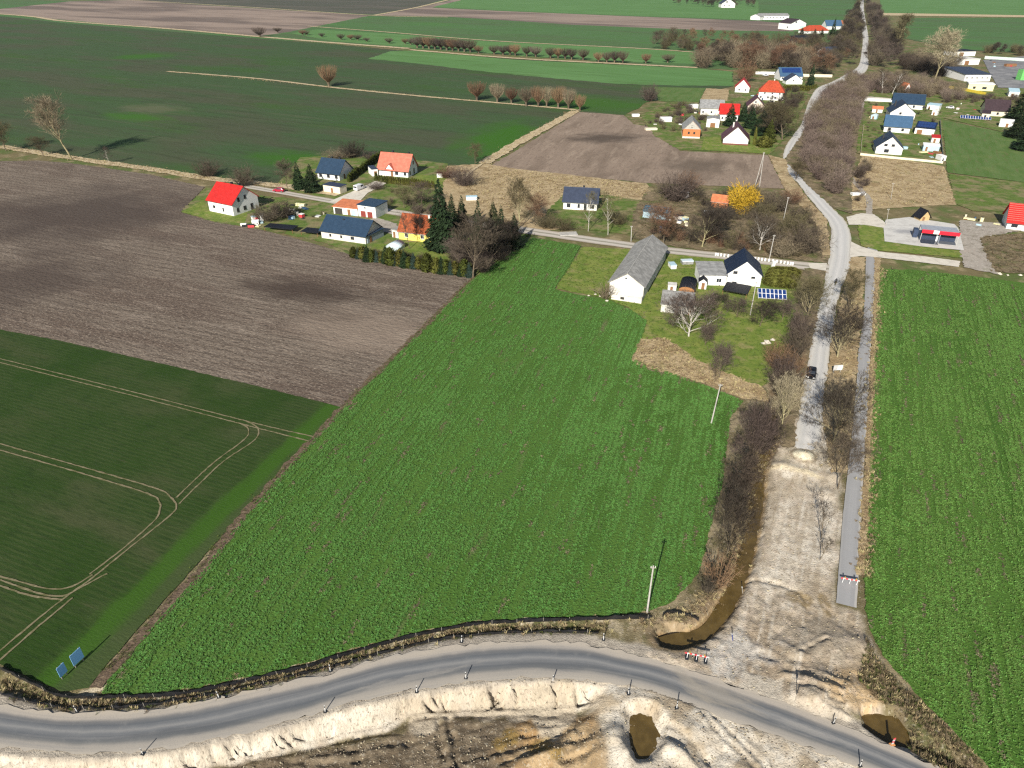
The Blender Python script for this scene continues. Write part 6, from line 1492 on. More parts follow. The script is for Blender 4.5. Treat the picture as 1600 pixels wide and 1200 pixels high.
# ------------------------------------------------------------------ scattered growth (uncountable)
def src(name, mesh):
    return bpy.data.objects.new(name, mesh)
def scatter(name, pts, source, smin, smax, label, cat, tilt=0.15, seed=1):
    me = bpy.data.meshes.new(name); me.from_pydata([tuple(p) for p in pts], [], []); me.update()
    o = link(bpy.data.objects.new(name, me)); tag(o, label, cat, None, "stuff")
    ng = bpy.data.node_groups.new(name, 'GeometryNodeTree')
    ng.interface.new_socket("Geometry", in_out='INPUT', socket_type='NodeSocketGeometry'); ng.interface.new_socket("Geometry", in_out='OUTPUT', socket_type='NodeSocketGeometry')
    gi = ng.nodes.new("NodeGroupInput"); go = ng.nodes.new("NodeGroupOutput"); iop = ng.nodes.new("GeometryNodeInstanceOnPoints"); oi = ng.nodes.new("GeometryNodeObjectInfo")
    oi.inputs["Object"].default_value = source; oi.inputs["As Instance"].default_value = True
    rv = ng.nodes.new("FunctionNodeRandomValue"); rv.data_type = 'FLOAT_VECTOR'; rv.inputs[0].default_value = (-tilt, -tilt, 0); rv.inputs[1].default_value = (tilt, tilt, 6.283); rv.inputs["Seed"].default_value = seed
    rs = ng.nodes.new("FunctionNodeRandomValue"); rs.data_type = 'FLOAT'; rs.inputs[2].default_value = smin; rs.inputs[3].default_value = smax; rs.inputs["Seed"].default_value = seed+5
    ng.links.new(gi.outputs[0], iop.inputs["Points"]); ng.links.new(oi.outputs["Geometry"], iop.inputs["Instance"]); ng.links.new(rv.outputs[0], iop.inputs["Rotation"]); ng.links.new(rs.outputs[1], iop.inputs["Scale"]); ng.links.new(iop.outputs[0], go.inputs[0])
    md_ = o.modifiers.new("scatter", 'NODES'); md_.node_group = ng
    return o
def poly_pts(poly, n, seed, z=0.0, dens=None):
    poly = np.asarray(poly)[:, :2]; rng = np.random.RandomState(seed)
    lo, hi = poly.min(0), poly.max(0); out = np.zeros((0, 2))
    for _ in range(40):
        q = lo+(hi-lo)*rng.rand(n*2, 2); q = q[inside(q[:, 0], q[:, 1], poly)]
        if dens is not None: q = q[rng.rand(len(q)) < dens(q[:, 0], q[:, 1])]
        out = np.vstack([out, q])
        if len(out) >= n: break
    out = out[:n]
    return np.c_[out, np.full(len(out), z)]
def on_ground(pts):
    for p in pts: p[2] = ground_z(p[0], p[1])
    return pts
def clump(seed, n, size, mat, upright=0.5, bend=True, wd=(0.22, 0.4)):
    rng = random.Random(seed); LB = LeafBuf()
    for i in range(n):
        a = rng.uniform(0, 6.283); out = Vector((math.cos(a), math.sin(a), 0)); d = (out+Vector((0, 0, upright*rng.uniform(0.5, 1.6)))).normalized()
        w = Vector((-out.y, out.x, 0))*size*rng.uniform(*wd); l = size*rng.uniform(0.7, 1.2)
        p = Vector((rng.uniform(-.2, .2)*size, rng.uniform(-.2, .2)*size, 0)); m = p+d*l*0.6; e = p+d*l+(out*0.3*l-Vector((0, 0, 0.25*l)) if bend else Vector((0, 0, 0)))
        k = len(LB.v); LB.v += [tuple(p), tuple(m-w), tuple(e), tuple(m+w)]; LB.f += [(k, k+1, k+3), (k+1, k+2, k+3)]
    me = bpy.data.meshes.new("clump"); me.from_pydata(LB.v, [], LB.f); me.update(); me.materials.append(mat)
    return me
LEAF = pmat("rapeseed_leaf", (0.115, 0.25, 0.046), 0.6, 0.2, 0.35, rand=0.38, nscale=3)
LEAF2 = pmat("rapeseed_leaf_by_path", (0.138, 0.265, 0.045), 0.6, 0.2, 0.35, rand=0.38, nscale=3)
def rows(ang, per, sharp, thr, seed, base=0.45):
    a_ = math.radians(ang)
    def f(x, y):
        v = -x*math.sin(a_)+y*math.cos(a_); u = x*math.cos(a_)+y*math.sin(a_)
        band = base+(1-base)*(0.5+0.5*np.cos(2*np.pi*(v+(vnoise(x, y, 20, seed)-0.5)*0.6)/per))
        gap = smooth01((vnoise(u*0.08, v, 0.8, seed+1, 2)-thr)/0.12)*smooth01((vnoise(x, y, 2.2, seed+2, 2)-0.22)/0.2)
        big = 0.55+0.45*smooth01((vnoise(u*0.3, v, 12, seed+3, 3)-0.3)/0.35)
        return band*(0.10+0.90*gap)*big
    return f
crop_src = src("rapeseed_plant", clump(1, 6, 0.165, LEAF, 1.0))
crop_src2 = src("rapeseed_plant_small", clump(2, 6, 0.165, LEAF2, 1.0))
def segs(poly, n, ang, seed, lmax):
    rng = random.Random(seed); a_ = math.radians(ang); out = []
    for p in poly_pts(poly, n, seed):
        l = rng.uniform(1.0, lmax)*rng.choice((0.4, 1, 1)); out.append((p[0], p[1], p[0]+l*math.cos(a_), p[1]+l*math.sin(a_)))
    return out
def near_segs(p, sg, w):
    m = np.zeros(len(p), bool)
    for x0, y0, x1, y1 in sg: m |= pdist(p[:, 0], p[:, 1], [(x0, y0), (x1, y1)])[0] < w
    return m
def on_segs(sg, per, w, seed):
    rng = random.Random(seed); out = []
    for x0, y0, x1, y1 in sg:
        for _ in range(int(per*math.hypot(x1-x0, y1-y0))+2):
            t = rng.random(); out.append([x0+(x1-x0)*t+rng.gauss(0, w), y0+(y1-y0)*t+rng.gauss(0, w), 0.14])
    return np.array(out)
pf = poly_pts(F1, 210000, 3, 0.14, rows(A1, 1.0, 1, 0.36, 5, 0.3)); pf = pf[(pf[:, 1] < 215)]
sg1 = segs(F1, 230, A1, 71, 4.5); pf = pf[~near_segs(pf, sg1, 0.28)]
scatter("rapeseed_crop", pf, crop_src, 0.7, 1.35, "leafy rapeseed plants covering the middle field", "crop", 0.25, 2)
vis7 = F7.copy(); vis7[:, 0] = np.minimum(vis7[:, 0], 150)
pf = poly_pts(vis7, 210000, 6, 0.14, rows(A7, 1.0, 1, 0.36, 9, 0.3)); pf = pf[(pf[:, 0] < 30+pf[:, 1]*0.75)]
sg7 = segs(vis7, 230, A7, 72, 8); pf = pf[~near_segs(pf, sg7, 0.28)]
scatter("rapeseed_crop", pf, crop_src2, 0.7, 1.35, "leafy rapeseed plants in the field beside the cycle path", "crop", 0.25, 4)

TUFT = pmat("dry_tuft", (0.46, 0.36, 0.20), 0.9, 0.25, 0.1, rand=0.45)
TUFT_G = pmat("green_tuft", (0.13, 0.16, 0.04), 0.9, 0.25, 0.1, rand=0.4)
TUFT_D = pmat("dark_weed", (0.20, 0.155, 0.09), 0.9, 0.25, 0.1, rand=0.4)
tuft = src("dry_grass_tuft", clump(11, 14, 0.42, TUFT, 1.3, False, (0.03, 0.07))); tuft_g = src("green_grass_tuft", clump(12, 12, 0.3, TUFT_G, 1.2, False, (0.04, 0.08))); tuft_d = src("dark_weed_tuft", clump(13, 12, 0.45, TUFT_D, 1.3, False, (0.03, 0.06)))
def along(px, w, n, seed):
    c = catmull(WP(px), 1.0); rng = random.Random(seed); out = []
    for _ in range(n):
        i = rng.randrange(len(c)-1); p = c[i].lerp(c[i+1], rng.random()); out.append([p.x+rng.gauss(0, w/2.5), p.y+rng.gauss(0, w/2.5), 0.1])
    return np.array(out)
def multi(*a): return np.vstack(a)
dry_pts = multi(on_ground(poly_pts(BANK, 350, 27)), along([(0,229),(110,247),(230,264),(330,280),(440,291)], 4, 1600, 1), along([(755,256),(830,212),(900,174)], 4.5, 900, 2), along([(262,112),(520,137),(730,157),(900,172)], 3, 900, 3),
    along([(1376,420),(1369,480),(1362,600),(1356,760),(1350,900)], 1.6, 1300, 4), along([(1340,440),(1330,540),(1318,640),(1305,730)], 2.5, 700, 5), poly_pts(W2([(720,292),(765,262),(1010,289),(1010,305),(940,318),(870,310),(770,335)]), 2600, 6, 0.1),
    poly_pts(W2([(1000,530),(1040,528),(1090,565),(1190,605),(1200,626),(1160,624),(1100,600),(1050,586),(992,570),(988,558)]), 900, 7, 0.1), poly_pts(W2([(1347,242),(1475,262),(1493,318),(1400,322),(1330,328),(1330,290)]), 1600, 8, 0.1),
    on_ground(along([(1236,560),(1216,640),(1180,740),(1160,820),(1135,890),(1105,935),(1060,965),(1000,975)], 2.2, 1300, 9)), on_ground(along([((a+c)/2, (b+d)/2) for (a, b), (c, d) in zip(FENCE_UP[:16], FENCE_LO)], 1.2, 900, 10)))
scatter("dry_grass", dry_pts, tuft, 0.6, 1.5, "tufts of bleached dry grass on banks, verges and margins", "dry grass", 0.3, 7)
WITHER = pmat("withered_leaf", (0.29, 0.245, 0.15), 0.9, 0.3, 0.1, rand=0.45)
scatter("withered_plants", multi(on_segs(sg1, 5, 0.18, 3), on_segs(sg7, 5, 0.18, 4)), src("withered_plant", clump(14, 8, 0.2, WITHER, 0.6, True, (0.1, 0.2))), 0.5, 1.3, "withered pale plants in broken lines along the crop rows", "withered plants", 0.3, 14)
green_pts = multi(on_ground(poly_pts(BANK, 650, 26)), on_ground(along([((a+c)/2, (b+d)/2) for (a, b), (c, d) in zip(FENCE_UP[:16], FENCE_LO)], 1.4, 1200, 12)), poly_pts(W2([(910,388),(1240,420),(1230,540),(1195,600),(1100,590),(1010,520),(960,468),(870,450)]), 3000, 13, 0.1), along([(742,433),(535,639),(385,801),(165,1053)], 1.2, 700, 14), poly_pts(W2([(1000,310),(1225,300),(1290,345),(1290,405),(1000,372)]), 1500, 15, 0.1))
scatter("green_grass", green_pts, tuft_g, 0.5, 1.4, "tufts of green grass on lawns and ditch sides", "grass", 0.3, 8)
weed_pts = multi(on_ground(poly_pts(BANK, 420, 16)), poly_pts(W2([(1000,310),(1225,300),(1290,345),(1290,405),(1000,372)]), 1600, 17, 0.1), on_ground(along([(1220,640),(1180,740),(1150,840),(1125,910)], 2.0, 700, 18)), on_ground(along([((a+c)/2, (b+d)/2) for (a, b), (c, d) in zip(FENCE_UP[:16], FENCE_LO)], 1.2, 150, 19)), poly_pts(W2([(1530,370),(1640,362),(1640,430),(1545,425)]), 700, 20, 0.1))
scatter("weeds", weed_pts, tuft_d, 0.5, 1.5, "dark withered weeds on banks and waste ground", "weeds", 0.3, 9)
CLOD = pmat("pale_clod", (0.42, 0.35, 0.25), 0.95, 0.25, 0.1, rand=0.35)
def clod_mesh():
    rng = random.Random(5); b = MB(); n = 6; vs = [(0, 0, 0.5)]
    for k in range(n): vs.append((0.5*math.cos(k*1.047)*rng.uniform(.7, 1.2), 0.5*math.sin(k*1.047)*rng.uniform(.7, 1.2), rng.uniform(-0.1, 0.2)))
    b.add(vs, [(0, k+1, (k+1) % n+1) for k in range(n)]); return b.mesh("clod", CLOD)
clod = src("clod", clod_mesh())
cp = on_ground(multi(poly_pts(DIRT, 1100, 21), poly_pts(W2([(960,1075),(1100,1110),(1300,1190),(1340,1215),(1000,1215)]), 500, 22), poly_pts(W2([(480,1165),(960,1120),(960,1215),(300,1215)], -2), 900, 23), poly_pts(W2([(480,1120),(720,1072),(940,1068),(940,1095),(720,1105),(480,1150)], -1), 200, 24)))
rd = inside(cp[:, 0], cp[:, 1], roadpoly); cp = cp[~rd]
scatter("clods", cp, clod, 0.06, 0.28, "loose clods and stones on the earthworks", "clods", 0.4, 10)

# thickets and woods that read as one mass
def thicket(px, n, kinds, label, smin, smax, seed, mat, name="thicket"):
    pts = poly_pts(W2(px), n, seed); k = len(kinds)
    for i, kd in enumerate(kinds):
        me = KIND[kd][1].copy(); me.materials[0] = mat[i % len(mat)]
        scatter(name, pts[i::k], src(kd+"_source", me), smin/KIND[kd][2], smax/KIND[kd][2], label % ("brown", "dark", "olive")[i % 3], "thicket", 0.1, seed+i)
thicket([(1272,178),(1298,142),(1336,128),(1346,150),(1340,182),(1328,212),(1316,250),(1318,300),(1296,306),(1262,278),(1250,246),(1258,208)], 300, ("bush", "bush2", "shrub1"), "%s leafless bushes in the thicket beside the bend", 4.5, 8.5, 31, (TWIG_HEDGE, TWIG_HEDGE2, TWIG_HEDGE))
thicket([(1322,122),(1440,128),(1520,150),(1500,158),(1440,152),(1400,148),(1345,145)], 130, ("bush", "bush2", "shrub1"), "%s leafless bushes behind the dark roofed houses", 5, 8, 32, (TWIG_HEDGE, TWIG_HEDGE2, TWIG_TAN))
thicket([(1086,106),(1090,84),(1200,90),(1290,108),(1290,122),(1200,110),(1140,107)], 90, ("bare0", "bare2", "bush"), "%s bare trees of the wood beside the bright green strip", 11, 18, 33, (TWIG, TWIG_RED, TWIG_TAN))
thicket([(1015,78),(1020,62),(1090,58),(1240,72),(1330,76),(1330,98),(1250,92),(1090,84)], 60, ("bare1", "bare3", "bush2"), "%s bare trees of the wood behind the cottage", 9, 15, 34, (TWIG, TWIG_RED, TWIG_OLIVE))
thicket([(1302,108),(1336,104),(1344,60),(1342,10),(1330,20),(1312,60),(1300,90)], 95, ("bare0", "bare2", "bare3"), "%s avenue trees on the village side of the far road", 10, 17, 35, (TWIG_DARK, TWIG, TWIG_OLIVE))
thicket([(1362,104),(1402,112),(1396,60),(1372,20),(1352,4),(1358,40),(1360,70)], 80, ("bare1", "bare2", "bush"), "%s avenue trees on the field side of the far road", 9, 16, 36, (TWIG_DARK, TWIG_PURPLE, TWIG))
thicket([(1336,6),(1360,6),(1356,-5),(1338,-5)], 30, ("bare1", "bare2"), "%s avenue trees at the top edge", 14, 20, 37, (TWIG_DARK, TWIG))
thicket([(1405,112),(1450,120),(1500,122),(1498,100),(1445,92),(1405,96)], 60, ("bush", "bare3", "bush2"), "%s bushes around the huge pale poplar", 6, 11, 38, (TWIG_DARK, TWIG_TAN, TWIG))
thicket([(1010,372),(1100,384),(1180,396),(1250,406),(1240,392),(1180,378),(1100,368),(1020,356)], 70, ("shrub0", "shrub1", "shrub2"), "%s low scrub along the lane behind the barn", 2, 4, 39, (TWIG, TWIG_OLIVE, TWIG_RED))
thicket([(1060,300),(1200,300),(1275,345),(1280,390),(1200,385),(1110,350)], 60, ("shrub0", "shrub1", "shrub2"), "%s low scrub in the neglected gardens", 2, 5, 40, (TWIG, TWIG_OLIVE, TWIG_DARK))
thicket([(700,400),(790,365),(815,360),(800,400),(745,432),(720,425)], 30, ("shrub0", "bush", "bush2"), "%s undergrowth below the clump at the ploughed field corner", 3, 6, 41, (TWIG_DARK, TWIG_PURPLE, TWIG_DARK))
thicket([(1050,8),(1120,12),(1180,12),(1180,6),(1050,2)], 40, ("bare0", "bare2"), "%s distant trees around the farthest white house", 8, 16, 42, (TWIG_DARK, TWIG))
thicket([(1540,84),(1640,90),(1640,80),(1545,78)], 30, ("bush", "bare2"), "%s bushes behind the asphalt yard", 5, 9, 43, (TWIG_OLIVE, TWIG_DARK))

thicket([(1005,190),(1050,165),(1140,160),(1160,170),(1100,212),(1040,205)], 80, ("shrub0", "shrub1", "bush"), "%s garden shrubs around the brick house", 1.5, 4.0, 44, (TWIG, TWIG_OLIVE, TWIG_PURPLE))
thicket([(1160,180),(1200,160),(1250,140),(1262,150),(1240,190),(1205,212)], 90, ("shrub0", "bare2", "bush"), "%s garden shrubs between the red roofs and the road", 2, 6, 45, (TWIG_OLIVE, TWIG, TWIG_DARK))
thicket([(1470,160),(1530,165),(1600,170),(1600,150),(1540,150),(1480,152)], 70, ("shrub0", "shrub1", "bush2"), "%s garden shrubs around the dark brown roof", 1.5, 4, 46, (TWIG, TWIG_OLIVE, TWIG_PURPLE))
thicket([(1350,165),(1380,150),(1470,165),(1468,215),(1440,200),(1420,190),(1380,215),(1350,240)], 60, ("shrub0", "shrub1", "shrub2"), "%s garden shrubs between the gabled houses", 0.8, 2.6, 51, (TWIG, TWIG_OLIVE, TWIG_DARK))
thicket([(1240,60),(1330,58),(1335,75),(1300,100),(1240,84)], 60, ("bare1", "shrub1", "bush2"), "%s garden trees below the orange bungalow", 4, 9, 52, (TWIG, TWIG_OLIVE, TWIG_DARK))
thicket([(600,300),(690,305),(720,330),(650,345),(605,325)], 22, ("shrub0", "shrub1", "shrub2"), "%s garden shrubs behind the yellow house", 2, 4, 47, (TWIG_OLIVE, TWIG, TWIG_PURPLE))
thicket([(400,320),(500,325),(515,345),(440,350),(395,340)], 18, ("shrub0", "shrub1", "shrub2"), "%s weeds and shrubs in the junk yard", 1, 2.5, 48, (TWIG, TWIG_DARK, TWIG_OLIVE))
thicket([(556,397),(640,405),(735,425),(735,431),(640,414),(556,404)], 60, ("shrub0", "shrub1", "shrub2"), "%s shrubs among the young conifers on the ploughed field edge", 2, 3.8, 50, (TWIG, TWIG_DARK, TWIG_OLIVE))
thicket([(1330,290),(1348,250),(1360,250),(1350,300),(1340,320)], 16, ("shrub0", "bush2"), "%s bushes beside the bleached grass square", 2, 5, 49, (TWIG_PURPLE, TWIG))

# ------------------------------------------------------------------ fences, poles, posts
BLACKF = pmat("black_foil", (0.018, 0.018, 0.02), 0.45, 0.2, 0.4)
WOODP = pmat("grey_wood", (0.36, 0.33, 0.28), 0.9, 0.2)
def foil_fence(px, h, label, seed, gap=3.0):
    c = catmull(WP(px), 0.8); rng = random.Random(seed); r = empty("foil_fence", (c[0].x, c[0].y, 0), 0, label, "fence")
    o0 = Vector((c[0].x, c[0].y, 0)); b = MB(); n = len(c); vs = []
    for i, p in enumerate(c):
        d = (c[min(i+1, n-1)]-c[max(i-1, 0)]).normalized(); nr = Vector((-d.y, d.x, 0))
        z = ground_z(p.x, p.y); hh = h*rng.uniform(0.75, 1.1); q = p-o0; ln = nr*rng.uniform(-0.12, 0.12)
        vs += [q+nr*0.03+Vector((0, 0, z-0.15)), q-nr*0.03+Vector((0, 0, z-0.15)), q-nr*0.02+ln+Vector((0, 0, z+hh)), q+nr*0.02+ln+Vector((0, 0, z+hh))]
    fs = []
    for i in range(n-1):
        k = 4*i; fs += [(k, k+4, k+7, k+3), (k+1, k+2, k+6, k+5), (k+3, k+7, k+6, k+2)]
    b.add(vs, fs).build("foil_sheet", BLACKF, r)
    pm = MB().box(-0.025, 0.025, -0.025, 0.025, -0.2, 0.75).mesh("post", WOODP)
    acc = 0
    for i in range(1, n):
        acc += (c[i]-c[i-1]).length
        if acc > gap:
            acc = 0; o = link(bpy.data.objects.new("post", pm), r); o.location = (c[i].x-o0.x, c[i].y-o0.y, ground_z(c[i].x, c[i].y))
foil_fence(FENCE_UP, 0.7, "low black foil fence along the edge of the rapeseed", 1)
foil_fence(FENCE_LO, 0.45, "low black foil fence along the shoulder of the diversion road", 2)
foil_fence([(1035,963),(1042,959),(1053,957),(1066,960),(1080,963),(1092,967)], 0.55, "short black foil fence around the stream end", 3)

def pole(base, top, label, r0=0.14, double=False, lamp=False, mat=None):
    p = P(*base); p.z = ground_z(p.x, p.y); q0 = top_z(p, top[1])
    q = P(top[0], top[1], q0); q.y = p.y if abs(q.y-p.y) > 0.6 else q.y
    r = empty("utility_pole", p, 0, label, "utility pole")
    d = Vector((max(-0.8, min(0.8, q.x-p.x)), 0, q0-p.z))
    if double:
        MB().tube((-0.9, 0, -0.2), d, r0, r0*0.8, 8).build("leg", mat or CONCB, r); MB().tube((0.9, 0, -0.2), d, r0, r0*0.8, 8).build("leg", mat or CONCB, r)
    else:
        MB().tube((0, 0, -0.2), d, r0, r0*0.7, 8).build("shaft", mat or CONCB, r)
    z = d.z-0.35
    cr = MB().box(d.x-0.35, d.x+0.35, -0.06, 0.06, z-0.05, z+0.06).build("crossarm", WOODP, r)
    for k in (-0.28, 0.28):
        MB().tube((d.x+k, 0, z+0.06), (d.x+k, 0, z+0.28), 0.05, 0.035, 6).build("insulator", FRAMEM, cr)
pole((1011,957), (1021,884), "pale utility pole at the lower corner of the rapeseed")
pole((1111,662), (1126,600), "utility pole near the orchard corner of the rapeseed")
pole((1172,493), (1182,440), "utility pole beside the solar panels")
pole((1202,405), (1210,367), "pale utility pole behind the navy roofed white house", double=False)
pole((1224,344), (1232,308), "white utility pole on the grass by the road bend")
pole((1183,292), (1194,238), "double legged utility pole on the harrowed field edge", double=True)
pole((986,377), (987,353), "short utility pole by the lane behind the barn")
pole((809,383), (808,349), "utility pole in the shade of the dark tree clump")
pole((1392,312), (1396,286), "thin pole beside the muddy lane", 0.08)
pole((1385,352), (1388,326), "thin lamp pole beside the car wash", 0.08)

REDP = pmat("signal_red", (0.55, 0.06, 0.07), 0.5, 0.03); WHT = pmat("signal_white", (0.48, 0.48, 0.47), 0.5, 0.03); ORG = pmat("signal_orange", (0.6, 0.28, 0.10), 0.5, 0.03)
pm_s = MB().prism([(-0.055, 0), (0.055, 0), (0.055, 0.78), (-0.055, 0.78)], 'y', -0.025, 0.025).mesh("shaft", WHT)
pm_b = MB().box(-0.06, 0.06, -0.03, 0.03, 0.781, 1.02).mesh("band", DARKM)
pm_t = MB().box(-0.055, 0.055, -0.025, 0.025, 1.021, 1.2).mesh("tip", WHT)
pm_f = MB().box(-0.2, 0.2, -0.14, 0.14, -0.05, 0.09).mesh("foot", DARKM)
posts = [(120,1111,"at the far left, on the field side"),(342,1090,"second on the field side"),(516,1048,"third on the field side"),(721,1003,"on the field side at the bend top"),(943,1000,"on the field side by the stream end"),
         (223,1178,"farthest left on the pit side"),(508,1112,"on the pit side where the white embankment widens"),(651,1081,"on the pit side, left of the bend crest"),(728,1060,"on the pit side at the bend crest"),(864,1063,"on the pit side above the washed gullies"),
         (982,1085,"on the pit side above the pond"),(1057,1108,"on the pit side, right of the pond"),(1302,1130,"on the junction side before the culvert pool"),(1344,1197,"at the bottom edge on the pit side")]
for x, y, w in posts:
    p = P(x, y); p.z = max(ground_z(p.x, p.y), -0.3)+0.03
    r = empty("guide_post", p, _rt.uniform(-0.3, 0.3), "white guide post with dark band "+w, "guide post", "guide posts along the diversion road")
    for me, nn in ((pm_s, "shaft"), (pm_b, "band"), (pm_t, "tip"), (pm_f, "foot")): link(bpy.data.objects.new(nn, me), r)
    r.rotation_euler = (_rt.uniform(-.06, .06), _rt.uniform(-.06, .06), r.rotation_euler.z)

def barrier(px0, px1, label, n=8, h=0.95):
    a, b = P(*px0), P(*px1); a.z = ground_z(a.x, a.y); rz = math.atan2(b.y-a.y, b.x-a.x); L = (b-a).length
    r = empty("road_barrier", (a.x, a.y, max(a.z, -0.1)+0.12), rz, label, "barrier")
    for k in range(n):
        MB().box(L*k/n, L*(k+1)/n-0.004, -0.03, 0.03, h-0.22, h).build("stripe_board", REDP if k % 2 == 0 else WHT, r)
    for t_ in (0.12, 0.5, 0.88):
        MB().box(L*t_-0.03, L*t_+0.03, -0.08, -0.035, 0.05, h-0.02).build("leg", FRAMEM, r)
        MB().box(L*t_-0.22, L*t_+0.22, -0.35, 0.3, -0.05, 0.05).build("foot", DARKM, r)
    for t_ in (0.2, 0.8):
        MB().tube((L*t_, 0, h), (L*t_, 0, h+0.22), 0.09, 0.09, 8).build("warning_lamp", pmat("amber_lens", (0.5, 0.3, 0.06), 0.3) if "amber_lens" not in bpy.data.materials else bpy.data.materials["amber_lens"], r)
barrier((1312,910), (1341,915), "red and white barrier across the cycle path end")
barrier((1068,1030), (1106,1038), "red and white barrier beside the stream end and diversion road", 10)
# culvert marker with its orange foot
p = P(1394,1163); p.z = -0.1
r = empty("beacon_board", p, 0.2, "red and white beacon board on an orange foot by the culvert pool", "beacon")
for k in range(4): MB().box(-0.13, 0.13, -0.02, 0.02, 0.15+k*0.28, 0.15+(k+1)*0.28-0.004).build("stripe_board", REDP if k % 2 else WHT, r)
MB().box(-0.28, 0.28, -0.18, 0.18, -0.05, 0.14).build("foot", ORG, r)
# sign post by the junction
p = P(1243,1090); p.z = ground_z(p.x, p.y)
r = empty("sign_post", p, 0, "thin dark post standing in the churned sand of the junction", "post")
MB().tube((0,0,-0.2), (0,0,2.0), 0.05, 0.05, 8).build("shaft", DARKM, r); MB().box(-0.12, 0.12, -0.05, -0.02, 1.5, 2.0).build("plate", DARKM, r)
for q, lb in (((1145,1000), "blue surveying stake leaning in the dirt by the stream"), ((1162,920), "short wooden stake on the stream bank")):
    p = P(*q); p.z = ground_z(p.x, p.y)
    r = empty("stake", p, 0.3, lb, "stake"); r.rotation_euler = (0.1, -0.25, 0)
    MB().box(-0.05, 0.05, -0.05, 0.05, -0.1, 1.4).build("shaft", pmat("stake_blue", (0.06, 0.08, 0.25), 0.6) if "blue" in lb else WOODP, r); MB().box(-0.07, 0.07, -0.07, 0.07, 1.4, 1.48).build("cap", WHT, r)
# two boards by the wheat field, blue sky shade put into their colour
SKYSHADE = pmat("sky_shade_board", (0.30, 0.62, 0.98), 0.5, 0.03)
for (ax, ay), (bx, by), h0, h1, lb in [((97,1064),(108,1053),0.6,2.2,"smaller information board tinted with blue sky shade at the wheat field corner"), ((118,1046),(134,1031),0.6,2.4,"larger information board tinted with blue sky shade at the wheat field corner")]:
    a, b = P(ax, ay), P(bx, by); rz = math.atan2(b.y-a.y, b.x-a.x); L = (b-a).length
    r = empty("information_board", a, rz, lb, "information board")
    MB().box(0, L, -0.02, 0.02, h0, h1).build("panel", SKYSHADE, r); MB().box(0, L, 0.021, 0.05, h0+0.02, h1-0.02).build("backing", DARKM, r)
    for x in (0.15, L-0.25): MB().box(x, x+0.1, 0.055, 0.15, -0.1, h1).build("post", WOODP, r)

# garden fences
def board_fence(px, h, label, mat, step=2.2, rail=True, slat=None, w=0.05):
    pts = WP(px); r = empty("garden_fence", pts[0], 0, label, "fence"); o0 = pts[0]
    pm = MB().box(-0.05, 0.05, -0.05, 0.05, -0.1, h+0.1).mesh("post", mat)
    for a, b in zip(pts[:-1], pts[1:]):
        n = max(1, int((b-a).length/step)); rz = math.atan2(b.y-a.y, b.x-a.x)
        for k in range(n):
            p, q = a.lerp(b, k/n)-o0, a.lerp(b, (k+1)/n)-o0
            o = link(bpy.data.objects.new("post", pm), r); o.location = p; o.rotation_euler = (0, 0, rz)
            me = MB().box(0.06, (q-p).length-0.06, -w/2, w/2, 0.05 if slat is None else slat, h).mesh("panel", mat)
            o = link(bpy.data.objects.new("panel", me), r); o.location = p; o.rotation_euler = (0, 0, rz)
board_fence([(1344,243),(1400,249),(1473,256)], 1.1, "pale board fence below the nearest white gabled house", CREAM, 3.0)
board_fence([(1349,198),(1346,220),(1344,242)], 1.2, "pale fence along the muddy lane beside the gabled houses", CREAM, 3.0)
board_fence([(1473,255),(1470,225),(1468,190)], 1.6, "fence between the gabled houses and the pale green pasture", pmat("grey_fence", (0.30, 0.30, 0.28), 0.8), 3.0)
board_fence([(1345,158),(1400,160)], 1.8, "white wall beside the long slate blue roof", WHITE, 4.0)
board_fence([(1457,134),(1500,141),(1540,149)], 1.8, "long yellow fence below the bushes by the warehouses", pmat("yellow_boards", (0.72, 0.55, 0.06), 0.7), 4.0)
board_fence([(1538,92),(1570,94),(1600,96)], 2.4, "white and green wall behind the asphalt yard", pmat("pale_green_boards", (0.55, 0.68, 0.60), 0.7), 5.0)
board_fence([(1180,116),(1222,117)], 2.0, "white wall behind the hipped red roof", WHITE, 5.0)
board_fence([(1253,120),(1300,121)], 2.0, "pale wall beside the blue solar roof", CREAM, 5.0)
# white pickets by the lane
pts = WP([(1118,400),(1150,404),(1190,408),(1238,415)]); r = empty("picket_fence", pts[0], 0, "white picket fence between the lane and the navy roofed house", "fence")
c = catmull(pts, 0.9); pk = MB().box(-0.22, 0.22, -0.03, 0.03, 0.0, 1.0).mesh("picket", WHITE)
for p in c:
    o = link(bpy.data.objects.new("picket", pk), r); o.location = p-pts[0]; o.rotation_euler = (0, 0, -0.12)

# ------------------------------------------------------------------ vehicles
TYRE = pmat("tyre_rubber", (0.02, 0.02, 0.02), 0.8, 0.1); CHROME = pmat("rim_metal", (0.5, 0.5, 0.5), 0.3, 0.05, 0.5, 0.8); LENS = pmat("headlight", (0.7, 0.7, 0.68), 0.1, 0.05, 0.6); TAIL_ = pmat("tail_light", (0.4, 0.02, 0.02), 0.2, 0.05, 0.5)
def loft(secs):
    """secs: list of (y, half width at floor, half width at shoulder, half width at roof, z floor, z shoulder, z roof)"""
    b = MB(); vs = []
    for y, w0, w1, w2, z0, z1, z2 in secs:
        vs += [(-w0,y,z0),(-w1,y,z0+(z1-z0)*0.45),(-w1*0.97,y,z1),(-w2,y,z2),(w2,y,z2),(w1*0.97,y,z1),(w1,y,z0+(z1-z0)*0.45),(w0,y,z0)]
    fs = []
    n = len(secs)
    for i in range(n-1):
        for k in range(7):
            a = i*8+k; fs.append((a, a+1, a+9, a+8))
        fs.append((i*8+7, i*8, i*8+8, i*8+15))
    fs += [tuple(range(8)), tuple(range((n-1)*8+7, (n-1)*8-1, -1))]
    return b.add(vs, fs)
